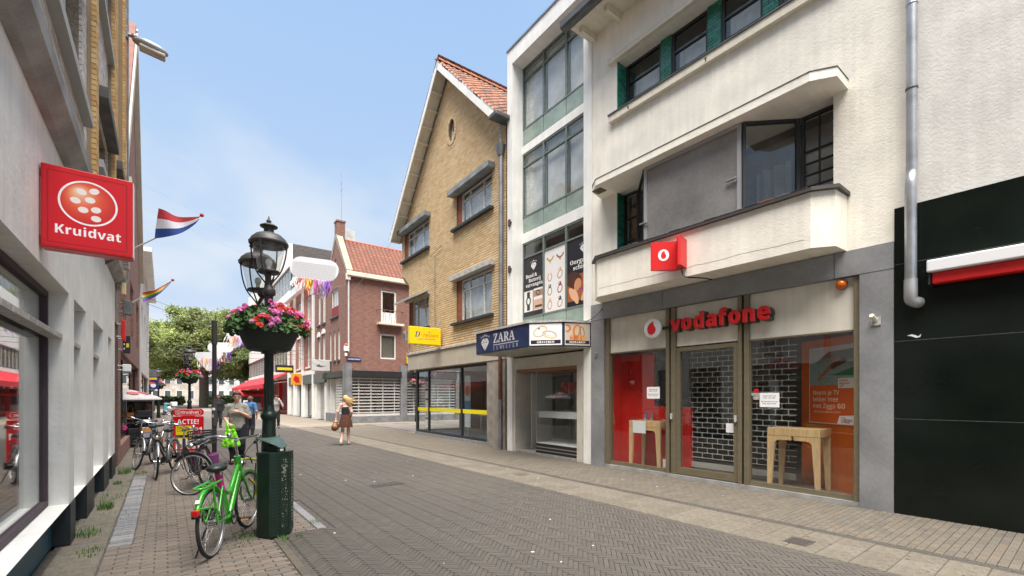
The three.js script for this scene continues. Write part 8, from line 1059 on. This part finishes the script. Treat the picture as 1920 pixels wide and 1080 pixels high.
// walking away: blonde, black top, brown skirt
person('blonde woman in black top and brown skirt walking away down the street', 4.89, -15.67, toCam(4.89, -15.67) + Math.PI - 0.1, standing({ head: [0, 1.545, 0.03], neck: [0, 1.40, 0.0], chest: [0, 1.22, 0], shL: [0.155, 1.365, 0], shR: [-0.155, 1.365, 0], elL: [0.245, 1.13, -0.03], elR: [-0.20, 1.12, -0.04], wrL: [0.30, 0.92, 0.0], wrR: [-0.17, 0.93, 0.08], hipL: [0.08, 0.88, 0], hipR: [-0.08, 0.88, 0], knL: [0.10, 0.48, 0.06], anL: [0.13, 0.12, -0.16], toeL: [0.13, 0.045, -0.05], knR: [-0.08, 0.48, 0.10], anR: [-0.09, 0.085, 0.10], toeR: [-0.09, 0.042, 0.24], handL: { dir: [0.15, -1, 0.1], side: 1, up: [1, 0, 0], curl: 1.4 } }),
  { skin: skinM(0.66, 0.42, 0.33), fat: 0.86, shoes: std(0.72, 0.70, 0.68), hairM: std(0.56, 0.36, 0.14, { roughness: 0.6, map: metres(T.wood, 0.08) }), hair: (ad, c) => [c(ad(-0.02, 0.045, 0), ad(0.0, 0.06, 0), 0.096, 0.088), c(ad(-0.05, 0.0, -0.02), ad(-0.07, -0.10, -0.06), 0.082, 0.06), c(ad(-0.06, -0.02, -0.06), ad(-0.10, -0.12, -0.20), 0.065, 0.035), c(ad(-0.07, 0.03, -0.08), ad(-0.10, -0.01, -0.27), 0.045, 0.018), c(ad(-0.08, -0.02, -0.10), ad(-0.12, -0.06, -0.31), 0.04, 0.012), c(ad(-0.07, -0.08, -0.08), ad(-0.10, -0.19, -0.15), 0.045, 0.02), c(ad(-0.09, 0.0, -0.14), ad(-0.13, 0.03, -0.33), 0.02, 0.006, { k: 0.012 }), c(ad(-0.09, -0.05, -0.16), ad(-0.11, -0.13, -0.29), 0.02, 0.006, { k: 0.012 }), c(ad(-0.08, -0.10, -0.10), ad(-0.12, -0.22, -0.20), 0.02, 0.006, { k: 0.012 })],
    extra: (t, q) => { const c = q.c; part(t, 'camisole', sdfMesh([c([0, 0.98, 0], [0, 1.10, 0], 0.112, 0.108, { sx: 1.15, sz: 0.86 }), c([0, 1.10, 0], [0, 1.22, 0], 0.108, 0.122, { sx: 1.15, sz: 0.84 })], 0.012, 0.03), std(0.016, 0.016, 0.018, { roughness: 0.9 })); part(t, 'strap', [1, -1].map(s => pipe([[s * 0.085, 1.30, -0.088], [s * 0.095, 1.40, -0.055], [s * 0.095, 1.425, 0.0], [s * 0.085, 1.32, 0.09]], 0.006, 14, 5)), M.black);
      const sk = lathe([[0.128, 1.03], [0.145, 0.97], [0.172, 0.85], [0.195, 0.72], [0.21, 0.60], [0.205, 0.60], [0.165, 0.85], [0.12, 1.02]], 40), p = sk.attributes.position; for (let i = 0; i < p.count; i++) { const x = p.getX(i), y = p.getY(i), zz = p.getZ(i), a = Math.atan2(zz, x), f = 1 + 0.05 * (1.05 - y) / 0.45 * Math.sin(a * 9); p.setXYZ(i, x * f * 1.08, y, zz * f * 0.9); } sk.computeVertexNormals(); part(t, 'skirt', sk, std(0.115, 0.038, 0.018, { roughness: 0.9, map: metres(T.mottle, 0.22), side: THREE.DoubleSide })); } });
{
  const a = toCam(4.89, -15.67) + Math.PI - 0.1, b = thing('handbag', 'brown leather bag carried by the blonde woman', 'bag', [4.89, 0, -15.67], a);
  const m = std(0.22, 0.085, 0.025, { roughness: 0.5, map: metres(T.mottle, 0.15) }); part(b, 'body', sdfMesh([{ a: [0.33, 0.60, -0.14], b: [0.33, 0.60, 0.14], ra: 0.115, rb: 0.115 }, { a: [0.32, 0.70, -0.11], b: [0.32, 0.70, 0.11], ra: 0.075, rb: 0.075 }], 0.014, 0.05).scale(1, 1, 1), m); part(b, 'handle', [pipe([[0.30, 0.74, -0.10], [0.305, 0.83, -0.05], [0.308, 0.855, 0.02], [0.305, 0.83, 0.08], [0.30, 0.74, 0.12]], 0.012, 16, 6), pipe([[0.37, 0.72, -0.09], [0.34, 0.83, -0.05], [0.325, 0.855, 0.02], [0.34, 0.83, 0.08], [0.37, 0.72, 0.11]], 0.012, 16, 6)], m); part(b, 'scarf', sdfMesh([{ a: [0.30, 0.80, -0.09], b: [0.37, 0.76, 0.06], ra: 0.035, rb: 0.03 }, { a: [0.35, 0.80, -0.02], b: [0.39, 0.70, 0.05], ra: 0.025, rb: 0.02 }], 0.01, 0.03), std(0.62, 0.5, 0.38));
}
person('man in black jacket walking behind the grey shirted person', 2.25, -28.3, toCam(2.25, -28.3) + 0.2, standing({ look: [-0.4, 0, 0.92] }), { skin: skinM(0.22, 0.11, 0.07), fat: 1.1, top: std(0.018, 0.018, 0.02, { roughness: 0.9 }), sleeve: 1.9, legs: std(0.02, 0.022, 0.03), hair: (ad, c) => [c(ad(-0.02, 0.05, 0), ad(-0.01, 0.065, 0), 0.088, 0.08)], hairM: std(0.012, 0.01, 0.01, { roughness: 0.9 }) });
person('person in blue top seen behind the grey shirted person', 2.75, -21.0, toCam(2.75, -21.0) + 2.6, standing({ head: [0, 1.50, 0.02], neck: [0, 1.36, -0.01], shL: [0.18, 1.32, 0], shR: [-0.18, 1.32, 0], elL: [0.28, 1.06, -0.04], elR: [-0.28, 1.06, -0.04] }), { skin: skinM(0.55, 0.32, 0.24), fat: 1.1, top: std(0.05, 0.14, 0.30, { roughness: 0.9 }), sleeve: 0.8, legs: std(0.02, 0.022, 0.03), hair: (ad, c) => [...cropHair(ad, c)], hairM: std(0.12, 0.06, 0.03) });
person('woman in grey printed shirt and black trousers with hand raised to her face', 4.58, -25.95, toCam(4.58, -25.95), standing({ head: [0, 1.56, 0.02], elR: [-0.27, 1.10, 0.03], wrR: [-0.2, 0.95, 0.14], elL: [0.30, 1.13, 0.06], wrL: [0.15, 1.42, 0.16], handL: { dir: [-0.3, 1, 0], side: -1, up: [0, 0, 1], curl: 0.9 }, knR: [-0.08, 0.49, 0.10], anR: [-0.07, 0.10, 0.14], toeR: [-0.07, 0.05, 0.30] }), { skin: skinM(0.6, 0.37, 0.28), fat: 0.95, top: std(0.33, 0.33, 0.34, { roughness: 0.95, map: metres(T.mottle, 0.35) }), sleeve: 0.8, legs: std(0.012, 0.012, 0.014), hair: (ad, c) => [...cropHair(ad, c), c(ad(-0.06, 0.0, 0), ad(-0.06, -0.2, 0.02), 0.07, 0.05)], hairM: std(0.05, 0.025, 0.018), extra: (t, q) => part(t, 'shirt_print', ball(0.09, 0.0, 1.2, 0.095, 0.9, 0.6, 0.35), std(0.5, 0.2, 0.08)) });

renderer.render(scene, camera);
